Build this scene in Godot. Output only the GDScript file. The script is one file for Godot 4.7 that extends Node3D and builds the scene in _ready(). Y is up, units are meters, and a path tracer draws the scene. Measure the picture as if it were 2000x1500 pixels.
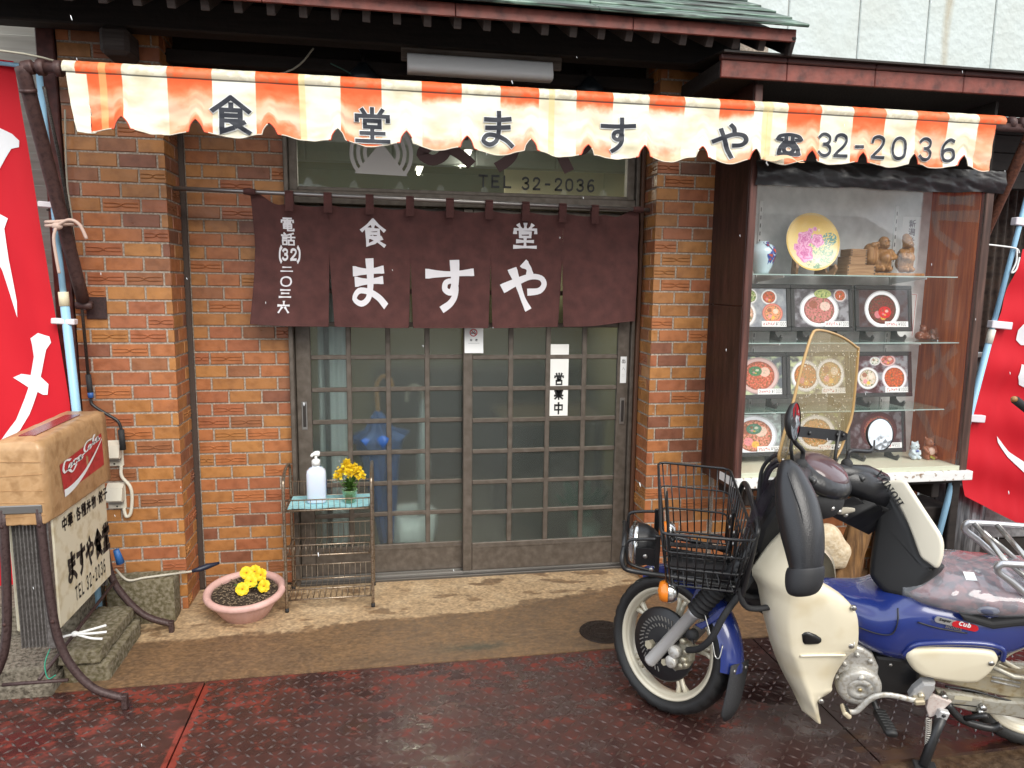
extends Node3D

class MB:
	# collects triangles for one mesh
	var st := SurfaceTool.new()
	var xf := Transform3D()
	var sg := -1          # -1 flat, 0 smooth
	var tv := PackedVector3Array()
	var tu := PackedVector2Array()
	var count := 0
	func _init() -> void:
		st.begin(Mesh.PRIMITIVE_TRIANGLES)
	func tri(a: Vector3, b: Vector3, c: Vector3, ua := Vector2.ZERO, ub := Vector2.ZERO, uc := Vector2.ZERO) -> void:
		tv.append(xf * a); tv.append(xf * b); tv.append(xf * c)
		tu.append(ua); tu.append(ub); tu.append(uc)
	# a b c d counter-clockwise seen from outside
	func quad(a: Vector3, b: Vector3, c: Vector3, d: Vector3, ua := Vector2(0, 1), ub := Vector2(1, 1), uc := Vector2(1, 0), ud := Vector2(0, 0)) -> void:
		tri(a, b, c, ua, ub, uc)
		tri(a, c, d, ua, uc, ud)
	func flush(closed := false) -> void:
		var flip := false
		if closed and tv.size() > 0:
			var c := Vector3.ZERO
			for p in tv: c += p
			c /= tv.size()
			var vol := 0.0
			for i in range(0, tv.size(), 3):
				vol += (tv[i] - c).dot((tv[i + 1] - c).cross(tv[i + 2] - c))
			flip = vol < 0.0
		for i in range(0, tv.size(), 3):
			var o := [i, i + 2, i + 1] if not flip else [i, i + 1, i + 2]
			for k in o:
				st.set_smooth_group(sg)
				st.set_uv(tu[k])
				st.add_vertex(tv[k])
		count += tv.size() / 3
		tv = PackedVector3Array(); tu = PackedVector2Array()
	func mesh() -> ArrayMesh:
		flush()
		st.generate_normals()
		return st.commit()
	func box(lo: Vector3, hi: Vector3, bev := 0.0) -> MB:
		return obox((lo + hi) / 2.0, (hi - lo).abs(), Basis(), bev)
	func obox(c: Vector3, s: Vector3, b := Basis(), bev := 0.0) -> MB:
		var keep := sg
		sg = -1
		var h := s / 2.0
		bev = minf(bev, minf(h.x, minf(h.y, h.z)) * 0.9)
		var P := func(x: float, y: float, z: float, ax: int) -> Vector3:
			var v := Vector3(x * h.x, y * h.y, z * h.z)
			for k in 3:
				if k != ax: v[k] -= signf(v[k]) * bev
			return c + b * v
		for ax in 3:
			for sg2 in [-1.0, 1.0]:
				var a1 := (ax + 1) % 3
				var a2 := (ax + 2) % 3
				var q := []
				for e in [[-1, -1], [1, -1], [1, 1], [-1, 1]]:
					var v := Vector3.ZERO
					v[ax] = sg2; v[a1] = e[0]; v[a2] = e[1]
					q.append(P.call(v.x, v.y, v.z, ax))
				if sg2 > 0: quad(q[0], q[1], q[2], q[3])
				else: quad(q[3], q[2], q[1], q[0])
		if bev > 0.0:
			for ax in 3:
				var a1 := (ax + 1) % 3
				var a2 := (ax + 2) % 3
				for s1 in [-1.0, 1.0]:
					for s2 in [-1.0, 1.0]:
						var q := []
						for e in [-1.0, 1.0]:
							var v := Vector3.ZERO
							v[ax] = e; v[a1] = s1; v[a2] = s2
							q.append(P.call(v.x, v.y, v.z, a1)); q.append(P.call(v.x, v.y, v.z, a2))
						if s1 * s2 > 0: quad(q[0], q[1], q[3], q[2])
						else: quad(q[2], q[3], q[1], q[0])
			for sx in [-1.0, 1.0]:
				for sy in [-1.0, 1.0]:
					for sz in [-1.0, 1.0]:
						var a: Vector3 = P.call(sx, sy, sz, 0)
						var d: Vector3 = P.call(sx, sy, sz, 1)
						var e: Vector3 = P.call(sx, sy, sz, 2)
						if sx * sy * sz > 0: tri(a, d, e)
						else: tri(a, e, d)
		flush()
		sg = keep
		return self
	# tube along points; r a float or an array of radii
	func tube(pts: Array, r, seg := 8, closed := false, flat := Vector2.ONE) -> MB:
		var n := pts.size()
		if n < 2: return self
		var rings := []
		var prev := Vector3.ZERO
		for i in n:
			var a: Vector3 = pts[(i - 1 + n) % n] if (closed or i > 0) else pts[i]
			var b: Vector3 = pts[(i + 1) % n] if (closed or i < n - 1) else pts[i]
			var t := (b - a).normalized()
			if t == Vector3.ZERO: t = Vector3.UP
			if i == 0:
				prev = Vector3.UP if absf(t.y) < 0.9 else Vector3.RIGHT
			var u := (prev - t * prev.dot(t)).normalized()
			if u == Vector3.ZERO: u = t.cross(Vector3.FORWARD).normalized()
			prev = u
			var w := t.cross(u)
			var rr: float = r[i] if r is Array else r
			var ring := []
			for k in seg:
				var an := TAU * k / seg
				ring.append(pts[i] + (u * cos(an) * flat.x + w * sin(an) * flat.y) * rr)
			rings.append(ring)
		return loft(rings, true, not closed, closed)
	# rings of points; joined one after the other
	func loft(rings: Array, ring_closed := true, caps := true, loop := false, orient := false) -> MB:
		var n := rings.size()
		var m: int = rings[0].size()
		for i in (n if loop else n - 1):
			var A: Array = rings[i]
			var B: Array = rings[(i + 1) % n]
			for k in (m if ring_closed else m - 1):
				var k2 := (k + 1) % m
				quad(A[k], A[k2], B[k2], B[k], Vector2(float(k) / m, float(i) / n), Vector2(float(k + 1) / m, float(i) / n), Vector2(float(k + 1) / m, float(i + 1) / n), Vector2(float(k) / m, float(i + 1) / n))
		if caps and ring_closed and not loop:
			for e in [0, n - 1]:
				var R: Array = rings[e]
				var c := Vector3.ZERO
				for p in R: c += p
				c /= m
				for k in m:
					if e == 0: tri(c, R[(k + 1) % m], R[k])
					else: tri(c, R[k], R[(k + 1) % m])
		flush(orient or ring_closed and (caps or loop))
		return self
	# profile of (radius, height) turned about an axis: basis.y is the axis
	func lathe(prof: Array, seg: int, at := Transform3D(), radial = null) -> MB:
		var rings := []
		for i in prof.size():
			var p: Vector2 = prof[i]
			var ring := []
			for k in seg:
				var an := TAU * k / seg
				var r := p.x
				if radial != null: r = radial.call(p.x, an, i)
				ring.append(at * Vector3(r * cos(an), p.y, -r * sin(an)))
			rings.append(ring)
		var same: bool = prof[0] == prof[prof.size() - 1]
		if same: rings.pop_back()
		return loft(rings, true, false, same, true)
	# a flat outline given depth; rounded by bev
	func prism(outl: Array, z0: float, z1: float, bev := 0.0, steps := 2) -> MB:
		var poly := PackedVector2Array(outl)
		var area := 0.0
		for i in poly.size():
			area += poly[i].cross(poly[(i + 1) % poly.size()])
		if area < 0.0: poly.reverse()
		var n := poly.size()
		var nor := PackedVector2Array()
		for i in n:
			var e1 := (poly[i] - poly[(i - 1 + n) % n]).normalized()
			var e2 := (poly[(i + 1) % n] - poly[i]).normalized()
			var b := Vector2(-e1.y, e1.x) + Vector2(-e2.y, e2.x)
			b = b.normalized() if b.length() > 0.01 else Vector2(-e1.y, e1.x)
			nor.append(b / maxf(0.5, b.dot(Vector2(-e1.y, e1.x))))
		var levels := [[z0, 0.0]]
		if bev > 0.0:
			levels = [[z0, 0.0], [z1 - bev, 0.0]]
			for s in range(1, steps + 1):
				var an := PI / 2 * s / steps
				levels.append([z1 - bev + bev * sin(an), bev * (1.0 - cos(an))])
		else:
			levels.append([z1, 0.0])
		for li in levels.size() - 1:
			for i in n:
				var j := (i + 1) % n
				var a: Vector2 = poly[i] + nor[i] * levels[li][1]
				var b: Vector2 = poly[j] + nor[j] * levels[li][1]
				var c: Vector2 = poly[j] + nor[j] * levels[li + 1][1]
				var d: Vector2 = poly[i] + nor[i] * levels[li + 1][1]
				quad(Vector3(a.x, a.y, levels[li][0]), Vector3(b.x, b.y, levels[li][0]), Vector3(c.x, c.y, levels[li + 1][0]), Vector3(d.x, d.y, levels[li + 1][0]))
		var last: Array = levels[levels.size() - 1]
		var top := PackedVector2Array()
		for i in n: top.append(poly[i] + nor[i] * last[1])
		var ids := Geometry2D.triangulate_polygon(top)
		if ids.is_empty():
			ids = Geometry2D.triangulate_polygon(poly)
		for i in range(0, ids.size(), 3):
			var a := top[ids[i]]; var b := top[ids[i + 1]]; var c := top[ids[i + 2]]
			if (b - a).cross(c - a) < 0.0:
				var s := b; b = c; c = s
			tri(Vector3(a.x, a.y, last[0]), Vector3(b.x, b.y, last[0]), Vector3(c.x, c.y, last[0]))
			tri(Vector3(a.x, a.y, z0), Vector3(c.x, c.y, z0), Vector3(b.x, b.y, z0))
		if z1 < z0:
			flush(true)
		else:
			flush()
		return self
	# flat patch of f(s, t), s and t from 0 to 1
	func patch(f: Callable, ns: int, nt: int) -> MB:
		var P := []
		for j in nt + 1:
			for i in ns + 1:
				P.append(f.call(float(i) / ns, float(j) / nt))
		for j in nt:
			for i in ns:
				var a := j * (ns + 1) + i
				var u0 := float(i) / ns; var u1 := float(i + 1) / ns
				var v0 := float(j) / nt; var v1 := float(j + 1) / nt
				quad(P[a], P[a + 1], P[a + ns + 2], P[a + ns + 1], Vector2(u0, v0), Vector2(u1, v0), Vector2(u1, v1), Vector2(u0, v1))
		flush()
		return self
	func ball(c: Vector3, r: Vector3, seg := 12, rings := 8) -> MB:
		var R := []
		for i in rings + 1:
			var t := PI * i / rings
			var ring := []
			for k in seg:
				var an := TAU * k / seg
				ring.append(c + Vector3(r.x * maxf(sin(t), 0.001) * cos(an), r.y * cos(t), r.z * maxf(sin(t), 0.001) * sin(an)))
			R.append(ring)
		return loft(R, true, false)

# ---------- names, things, parts
var used := {}
var M := {}
var rng := RandomNumberGenerator.new()

func numbered(called: String) -> String:
	used[called] = used.get(called, -1) + 1
	return called if used[called] == 0 else "%s_%03d" % [called, used[called]]

func tag(o: Node3D, label: String, category := "", group := "", kind := "") -> Node3D:
	if label: o.set_meta("label", label)
	if category: o.set_meta("category", category)
	if group: o.set_meta("group", group)
	if kind: o.set_meta("kind", kind)
	return o

func thing(called: String, label: String, category: String, at := Vector3.ZERO, group := "", kind := "") -> Node3D:
	var o := Node3D.new()
	o.name = numbered(called)
	o.position = at
	add_child(o)
	return tag(o, label, category, group, kind)

var part_names := {}
func part(parent: Node3D, called: String, what, m: Material, at := Transform3D()) -> MeshInstance3D:
	var o := MeshInstance3D.new()
	o.mesh = what.mesh() if what is MB else what
	o.material_override = m
	o.transform = at
	var key := str(parent.get_instance_id()) + called
	part_names[key] = part_names.get(key, -1) + 1
	o.name = called if part_names[key] == 0 else "%s_%03d" % [called, part_names[key]]
	parent.add_child(o, true)
	return o

func group_part(parent: Node3D, called: String) -> Node3D:
	var o := Node3D.new()
	var key := str(parent.get_instance_id()) + called
	part_names[key] = part_names.get(key, -1) + 1
	o.name = called if part_names[key] == 0 else "%s_%03d" % [called, part_names[key]]
	parent.add_child(o, true)
	return o

func single(called: String, mb, m: Material, label: String, category: String, group := "", kind := "") -> MeshInstance3D:
	var o := MeshInstance3D.new()
	o.mesh = mb.mesh() if mb is MB else mb
	o.material_override = m
	o.name = numbered(called)
	add_child(o)
	tag(o, label, category, group, kind)
	return o

func stuff(o: Node3D) -> Node3D:
	o.set_meta("kind", "stuff")
	return o

func soft() -> MB:
	var b := MB.new()
	b.sg = 0
	return b

func hard() -> MB:
	return MB.new()

# ---------- materials
func lin(r: float, g: float, b: float, a := 1.0) -> Color:
	var c := Color(r, g, b).linear_to_srgb()
	c.a = a
	return c

func noise(freq: float, seed_: int, kind := FastNoiseLite.TYPE_SIMPLEX_SMOOTH, oct := 4) -> FastNoiseLite:
	var n := FastNoiseLite.new()
	n.noise_type = kind
	n.seed = seed_
	n.frequency = freq
	n.fractal_octaves = oct
	return n

func ntex(freq: float, seed_: int, ramp: Array, kind := FastNoiseLite.TYPE_SIMPLEX_SMOOTH, oct := 4, size := 512, normal := false, bump := 4.0) -> NoiseTexture2D:
	var t := NoiseTexture2D.new()
	t.width = size; t.height = size
	t.seamless = true
	t.noise = noise(freq, seed_, kind, oct)
	if normal:
		t.as_normal_map = true
		t.bump_strength = bump
	elif ramp.size():
		var g := Gradient.new()
		var offs := PackedFloat32Array(); var cols := PackedColorArray()
		for e in ramp:
			offs.append(e[0]); cols.append(e[1])
		g.offsets = offs; g.colors = cols
		t.color_ramp = g
	return t

func mat(col: Color, rough := 0.6, metal := 0.0, tex: Texture2D = null, scale := 1.0, world := true) -> StandardMaterial3D:
	var m := StandardMaterial3D.new()
	m.albedo_color = col
	m.roughness = rough
	m.metallic = metal
	if tex:
		m.albedo_texture = tex
	m.uv1_triplanar = true
	m.uv1_world_triplanar = world
	m.uv1_scale = Vector3.ONE * scale
	return m

func uvmat(tex: Texture2D, rough := 0.6, col := Color.WHITE) -> StandardMaterial3D:
	var m := StandardMaterial3D.new()
	m.albedo_color = col
	m.roughness = rough
	m.albedo_texture = tex
	m.texture_repeat = false
	return m

func bumpy(m: StandardMaterial3D, t: Texture2D, s := 1.0) -> StandardMaterial3D:
	m.normal_enabled = true
	m.normal_texture = t
	m.normal_scale = s
	return m

func rough_tex(m: StandardMaterial3D, t: Texture2D) -> StandardMaterial3D:
	m.roughness = 1.0
	m.roughness_texture = t
	return m

func glass(alpha := 0.08, col := Color.WHITE, rough := 0.02, spec := 0.5) -> StandardMaterial3D:
	var m := StandardMaterial3D.new()
	m.metallic_specular = spec
	m.albedo_color = Color(col.r, col.g, col.b, alpha)
	m.transparency = BaseMaterial3D.TRANSPARENCY_ALPHA
	m.roughness = rough
	return m

# ---------- lettering: strokes in a 100 x 100 box, "~" marks a curved stroke
const GLYPHS := {
	"食": "50,4 8,40;50,4 92,40;50,20 50,34;29,37 71,37 71,64;29,36 29,94 54,84;29,51 71,51;29,65 71,65;80,68 60,80;48,66 92,96",
	"堂": "50,2 50,20;22,6 31,20;78,6 69,20;8,38 8,24 92,24 92,38;30,37 70,37 70,54 30,54 30,37;18,72 82,72;50,54 50,94;6,95 94,95",
	"ま": "~14,24 50,24 86,20;~18,46 50,45 84,42;~53,3 54,30 53,60 46,82 27,92 9,82 22,65 50,67 76,79 93,94",
	"す": "~5,26 50,26 96,22;~60,3 61,30 60,52 52,64 40,58 42,44 56,41 63,54 60,74 50,88 36,98",
	"や": "~5,54 30,42 60,30 84,32 92,46 82,60 60,63;~50,4 58,12 60,22;~24,18 36,50 46,78 56,98",
	"電": "20,8 80,8;50,8 50,42;8,36 8,22 92,22 92,36;26,31 40,31;26,40 40,40;60,31 74,31;60,40 74,40;22,50 78,50 78,78 22,78 22,50;22,64 78,64;50,50 50,94 94,94 94,84",
	"話": "22,4 30,11;4,20 44,20;10,34 40,34;10,46 40,46;10,60 38,60 38,90 10,90 10,60;88,6 52,17;46,36 98,36;70,14 70,60;52,60 90,60 90,92 52,92 52,60",
	"二": "20,28 80,28;6,78 94,78", "三": "14,16 86,16;22,48 78,48;6,84 94,84", "六": "50,4 50,26;6,36 94,36;36,52 12,94;62,52 90,94",
	"〇": "~50,12 78,22 88,50 78,78 50,88 22,78 12,50 22,22 50,12",
	"営": "22,2 28,16;50,0 50,15;78,2 70,16;8,36 8,24 92,24 92,36;32,36 68,36 68,52 32,52 32,36;50,52 44,64;22,64 78,64 78,95 22,95 22,64",
	"業": "38,2 38,22;62,2 62,22;18,6 26,19;82,6 74,19;8,24 92,24;34,28 40,37;66,28 60,37;16,40 84,40;20,53 80,53;6,66 94,66;50,40 50,99;46,68 10,94;54,68 90,94",
	"中": "12,24 88,24 88,64 12,64 12,24;50,2 50,99",
	"出": "50,4 50,92;18,14 18,46 82,46 82,14;10,54 10,92 90,92 90,54", "入": "44,6 50,30 92,94;50,30 8,94", "口": "16,16 84,16 84,88 16,88 16,16",
	"華": "6,13 94,13;34,3 34,24;66,3 66,24;14,32 86,32;28,32 28,62;72,32 72,62;6,47 94,47;14,62 86,62;4,79 96,79;50,28 50,99",
	"各": "40,3 12,40;36,16 78,16 18,62;34,26 94,60;26,64 74,64 74,95 26,95 26,64",
	"種": "42,4 8,14;4,30 46,30;26,12 26,98;26,34 6,68;26,34 46,58;90,5 52,13;48,23 98,23;56,34 92,34 92,62 56,62 56,34;56,48 92,48;74,10 74,94;52,77 96,77;48,95 99,95",
	"丼": "10,30 90,30;4,62 96,62;34,6 34,60 14,97;66,6 66,97;46,42 54,52",
	"物": "20,8 8,36;10,27 44,27;28,4 28,98;4,62 44,52;60,4 46,40;54,22 94,22 90,86 78,94;70,24 48,68;84,24 52,94",
	"餃": "28,4 4,36;28,4 50,32;14,38 42,38 42,60 14,60;14,38 14,92 32,84;14,49 42,49;34,66 50,92;74,3 74,18;54,22 98,22;66,30 54,48;82,30 96,48;90,50 52,97;58,50 98,97",
	"子": "16,12 82,12 50,38;50,38 50,90 34,94;6,50 94,50", "・": "46,44 54,56",
	"新": "26,2 26,14;6,14 48,14;14,20 20,32;40,20 34,32;4,36 50,36;6,54 48,54;27,36 27,98;27,56 6,84;27,56 48,80;90,4 62,14;62,14 60,60 50,97;62,44 98,44;82,44 82,98",
	"潟": "8,8 18,18;4,36 14,44;4,94 20,62;40,10 64,10;36,6 36,44 92,44 92,10 70,10;36,27 60,27;68,27 92,27;40,56 94,56 90,94 80,97;42,44 30,70;42,70 38,86;56,70 58,84;72,68 76,82",
	"米": "50,4 50,98;6,46 94,46;24,14 36,36;78,14 64,36;46,48 8,92;54,48 92,92",
	"提": "4,28 38,28;22,4 22,90 12,92;4,66 40,54;52,6 88,6 88,40 52,40 52,6;52,23 88,23;42,52 98,52;70,52 70,92;70,70 92,70;52,64 42,96;48,80 66,94 98,95",
	"供": "28,4 6,50;20,32 20,98;56,8 56,60;78,8 78,60;42,30 94,30;36,62 99,62;56,70 40,96;76,70 94,96",
	"店": "50,2 50,14;12,16 94,16;14,16 14,56 4,97;54,24 54,56;54,40 88,40;32,58 84,58 84,94 32,94 32,58",
	"禁": "6,14 46,14;26,2 26,46;26,16 8,40;54,14 94,14;74,2 74,46;74,16 94,40;22,54 78,54;6,70 94,70;50,70 50,98;30,80 18,95;70,80 84,95",
	"煙": "24,4 22,50 6,97;8,24 14,44;40,20 34,42;24,54 38,90;44,10 98,10;60,10 60,40;80,10 80,40;48,24 94,24 94,42 48,42 48,24;50,66 92,66;71,46 71,94;44,95 98,95",
	"ラ": "22,14 78,14;10,40 90,40 82,68 40,98", "ー": "50,4 50,96", "メ": "78,6 60,56 16,96;28,36 84,80", "ン": "14,18 40,34;12,92 60,74 92,26",
	"出入": "", "円": "12,96 12,10 88,10 88,96;50,10 50,52;12,52 88,52", "¥": "10,4 50,48 90,4;50,48 50,98;16,56 84,56;16,74 84,74",
	"0": "~50,4 78,16 86,50 78,84 50,96 22,84 14,50 22,16 50,4", "1": "28,20 52,4 52,96", "2": "~18,28 24,10 50,3 76,12 80,32 62,56 34,78 16,95;14,95 86,95",
	"3": "~18,18 34,6 56,4 78,16 76,36 58,46 44,48;~44,48 64,50 82,64 80,84 58,97 32,95 15,82", "4": "66,97 66,4 10,70 90,70", "5": "80,5 28,5 22,48;~22,48 46,40 74,46 84,68 74,90 48,97 16,88",
	"6": "~76,10 54,4 30,18 18,46 18,70 30,92 54,97 76,88 82,68 72,50 50,46 28,54 19,70", "9": "~80,34 68,52 46,56 24,46 18,28 28,10 50,3 72,10 81,34 78,66 64,90 40,97", "-": "26,52 74,52",
	"(": "~66,0 44,26 44,74 66,100", ")": "~34,0 56,26 56,74 34,100",
	"T": "6,6 94,6;50,6 50,96", "E": "88,6 16,6 16,94 88,94;16,49 78,49", "L": "16,4 16,94 86,94", " ": "",
	"☎": "~6,26 14,12 32,6 50,4 68,6 86,12 94,26;8,26 24,28;92,26 76,28;38,12 38,36;62,12 62,36;~34,38 18,64 14,92;~66,38 82,64 86,92;14,92 86,92;34,38 66,38;~50,50 64,57 68,70 62,82 50,86 38,82 32,70 36,57 50,50",
}

func strokes_of(ch: String) -> Array:
	var out := []
	for s in (GLYPHS.get(ch, "") as String).split(";", false):
		var curved: bool = s.begins_with("~")
		var pts := []
		for w in s.trim_prefix("~").split(" ", false):
			var q := w.split(",")
			pts.append(Vector2(float(q[0]), float(q[1])))
		out.append(smooth2(pts, 4) if curved else pts)
	return out

func smooth2(p: Array, n: int) -> Array:
	if p.size() < 3: return p
	var out := []
	var shut: bool = p[0] == p[p.size() - 1]
	for i in p.size() - 1:
		var p0: Vector2 = p[i - 1] if i > 0 else (p[p.size() - 2] if shut else p[0])
		var p3: Vector2 = p[i + 2] if i + 2 < p.size() else (p[1] if shut else p[i + 1])
		for k in n:
			out.append((p[i] as Vector2).cubic_interpolate(p[i + 1], p0, p3, float(k) / n))
	out.append(p[p.size() - 1])
	return out

func smooth3(p: Array, n: int, shut := false) -> Array:
	var out := []
	var m := p.size()
	for i in (m if shut else m - 1):
		var p0: Vector3 = p[(i - 1 + m) % m] if (shut or i > 0) else p[i]
		var p1: Vector3 = p[i]
		var p2: Vector3 = p[(i + 1) % m]
		var p3: Vector3 = p[(i + 2) % m] if (shut or i + 2 < m) else p[i + 1]
		for k in n:
			out.append(p1.cubic_interpolate(p2, p0, p3, float(k) / n))
	if not shut: out.append(p[m - 1])
	return out

# ribbons for one character; put(u, v) -> Vector3 places a point of the box (0..1, v down); w is the stroke width in box units, brush swells the ends
func ink(b: MB, ch: String, put: Callable, w := 0.11, brush := 0.0, sub := 1) -> void:
	for s in strokes_of(ch):
		ribbon(b, s, put, w, brush, sub)
	b.flush()

func ribbon(b: MB, s: Array, put: Callable, w: float, brush := 0.0, sub := 1) -> void:
	var pts := []
	for i in s.size() - 1:
		for k in sub:
			pts.append((s[i] as Vector2).lerp(s[i + 1], float(k) / sub) / 100.0)
	pts.append(s[s.size() - 1] / 100.0)
	var n := pts.size()
	var shut: bool = n > 3 and (pts[0] as Vector2).is_equal_approx(pts[n - 1])
	var L := []
	var R := []
	for i in n:
		var a: Vector2 = pts[i - 1] if i > 0 else (pts[n - 2] if shut else pts[i])
		var c: Vector2 = pts[i + 1] if i < n - 1 else (pts[1] if shut else pts[i])
		var p: Vector2 = pts[i]
		var e1 := (p - a).normalized() if a != p else (c - p).normalized()
		var e2 := (c - p).normalized() if c != p else e1
		var n1 := Vector2(-e1.y, e1.x)
		var nn := (n1 + Vector2(-e2.y, e2.x))
		nn = nn.normalized() if nn.length() > 0.05 else n1
		var t := float(i) / (n - 1)
		var ww := w * 0.5
		if brush > 0.0: ww *= 1.0 + brush * (0.5 - 1.1 * sin(PI * clampf(t, 0.02, 0.98)) * 0.5 - 0.35 * t)
		var off := nn * ww / maxf(0.55, nn.dot(n1))
		if not shut and i == 0: p -= e2 * ww * 0.6
		if not shut and i == n - 1: p += e1 * ww * 0.6
		L.append(p + off); R.append(p - off)
	for i in n - 1:
		b.quad(put.call(L[i].x, L[i].y), put.call(L[i + 1].x, L[i + 1].y), put.call(R[i + 1].x, R[i + 1].y), put.call(R[i].x, R[i].y))

# flat lettering: text in a row (or a column) of boxes
func write_flat(text: String, origin: Vector3, right: Vector3, down: Vector3, size: Vector2, step: float, w := 0.11, column := false, brush := 0.0) -> MB:
	var b := hard()
	for i in text.length():
		var o := origin + (down.normalized() if column else right.normalized()) * step * i
		ink(b, text[i], func(u: float, v: float) -> Vector3: return o + right.normalized() * u * size.x + down.normalized() * v * size.y, w, brush)
	return b

# ---------- blended round shapes (figures, cloth lumps): capsules joined by a smooth minimum, meshed as surface nets
func blob(prims: Array, k: float, cell: float) -> MB:
	var lo := Vector3.INF
	var hi := -Vector3.INF
	for q in prims:
		var r: float = maxf(q[2], q[3])
		for e in [q[0], q[1]]:
			lo = lo.min(e - Vector3.ONE * (r + 2.0 * cell)); hi = hi.max(e + Vector3.ONE * (r + 2.0 * cell))
	var nx := int(ceil((hi.x - lo.x) / cell)) + 1
	var ny := int(ceil((hi.y - lo.y) / cell)) + 1
	var nz := int(ceil((hi.z - lo.z) / cell)) + 1
	var F := PackedFloat32Array()
	F.resize(nx * ny * nz)
	F.fill(10.0)
	for q in prims:
		var a: Vector3 = q[0]; var bb: Vector3 = q[1]
		var ra: float = q[2]; var rb: float = q[3]
		var sc: Vector3 = q[4] if q.size() > 4 else Vector3.ONE
		var reach := maxf(ra, rb) * maxf(1.0, sc[sc.max_axis_index()]) + k * 1.5 + cell * 2.0
		var i0 := ((a.min(bb) - Vector3.ONE * reach) - lo) / cell
		var i1 := ((a.max(bb) + Vector3.ONE * reach) - lo) / cell
		var ab := bb - a
		var d2 := maxf(ab.length_squared(), 1e-9)
		for z in range(maxi(0, int(i0.z)), mini(nz, int(i1.z) + 2)):
			for y in range(maxi(0, int(i0.y)), mini(ny, int(i1.y) + 2)):
				for x in range(maxi(0, int(i0.x)), mini(nx, int(i1.x) + 2)):
					var p := lo + Vector3(x, y, z) * cell
					var t := clampf((p - a).dot(ab) / d2, 0.0, 1.0)
					var d := ((p - a - ab * t) / sc).length() - lerpf(ra, rb, t)
					var id := (z * ny + y) * nx + x
					var f := F[id]
					var h := maxf(k - absf(f - d), 0.0) / k
					F[id] = minf(f, d) - h * h * k * 0.25
	var ids := PackedInt32Array()
	ids.resize(F.size())
	ids.fill(-1)
	var V := []
	var b := soft()
	for z in nz - 1:
		for y in ny - 1:
			for x in nx - 1:
				var id := (z * ny + y) * nx + x
				var s0 := F[id] < 0.0
				var mixed := false
				for c in range(1, 8):
					if (F[((z + (c >> 2)) * ny + y + ((c >> 1) & 1)) * nx + x + (c & 1)] < 0.0) != s0:
						mixed = true
						break
				if not mixed: continue
				var sum := Vector3.ZERO
				var n := 0
				for e in [[0, 1], [2, 3], [4, 5], [6, 7], [0, 2], [1, 3], [4, 6], [5, 7], [0, 4], [1, 5], [2, 6], [3, 7]]:
					var c0: int = e[0]; var c1: int = e[1]
					var f0 := F[((z + (c0 >> 2)) * ny + y + ((c0 >> 1) & 1)) * nx + x + (c0 & 1)]
					var f1 := F[((z + (c1 >> 2)) * ny + y + ((c1 >> 1) & 1)) * nx + x + (c1 & 1)]
					if (f0 < 0.0) != (f1 < 0.0):
						sum += Vector3(c0 & 1, (c0 >> 1) & 1, c0 >> 2).lerp(Vector3(c1 & 1, (c1 >> 1) & 1, c1 >> 2), f0 / (f0 - f1))
						n += 1
				ids[id] = V.size()
				V.append(lo + (Vector3(x, y, z) + sum / n) * cell)
	var step := [1, nx, nx * ny]
	for z in range(1, nz - 1):
		for y in range(1, ny - 1):
			for x in range(1, nx - 1):
				var id := (z * ny + y) * nx + x
				for ax in 3:
					var in0 := F[id] < 0.0
					if in0 == (F[id + step[ax]] < 0.0): continue
					var s1: int = step[(ax + 1) % 3]
					var s2: int = step[(ax + 2) % 3]
					var q := [ids[id], ids[id - s1], ids[id - s1 - s2], ids[id - s2]]
					if q.min() < 0: continue
					if in0: b.quad(V[q[0]], V[q[1]], V[q[2]], V[q[3]])
					else: b.quad(V[q[3]], V[q[2]], V[q[1]], V[q[0]])
	b.flush()
	return b
var cam: Camera3D

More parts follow.
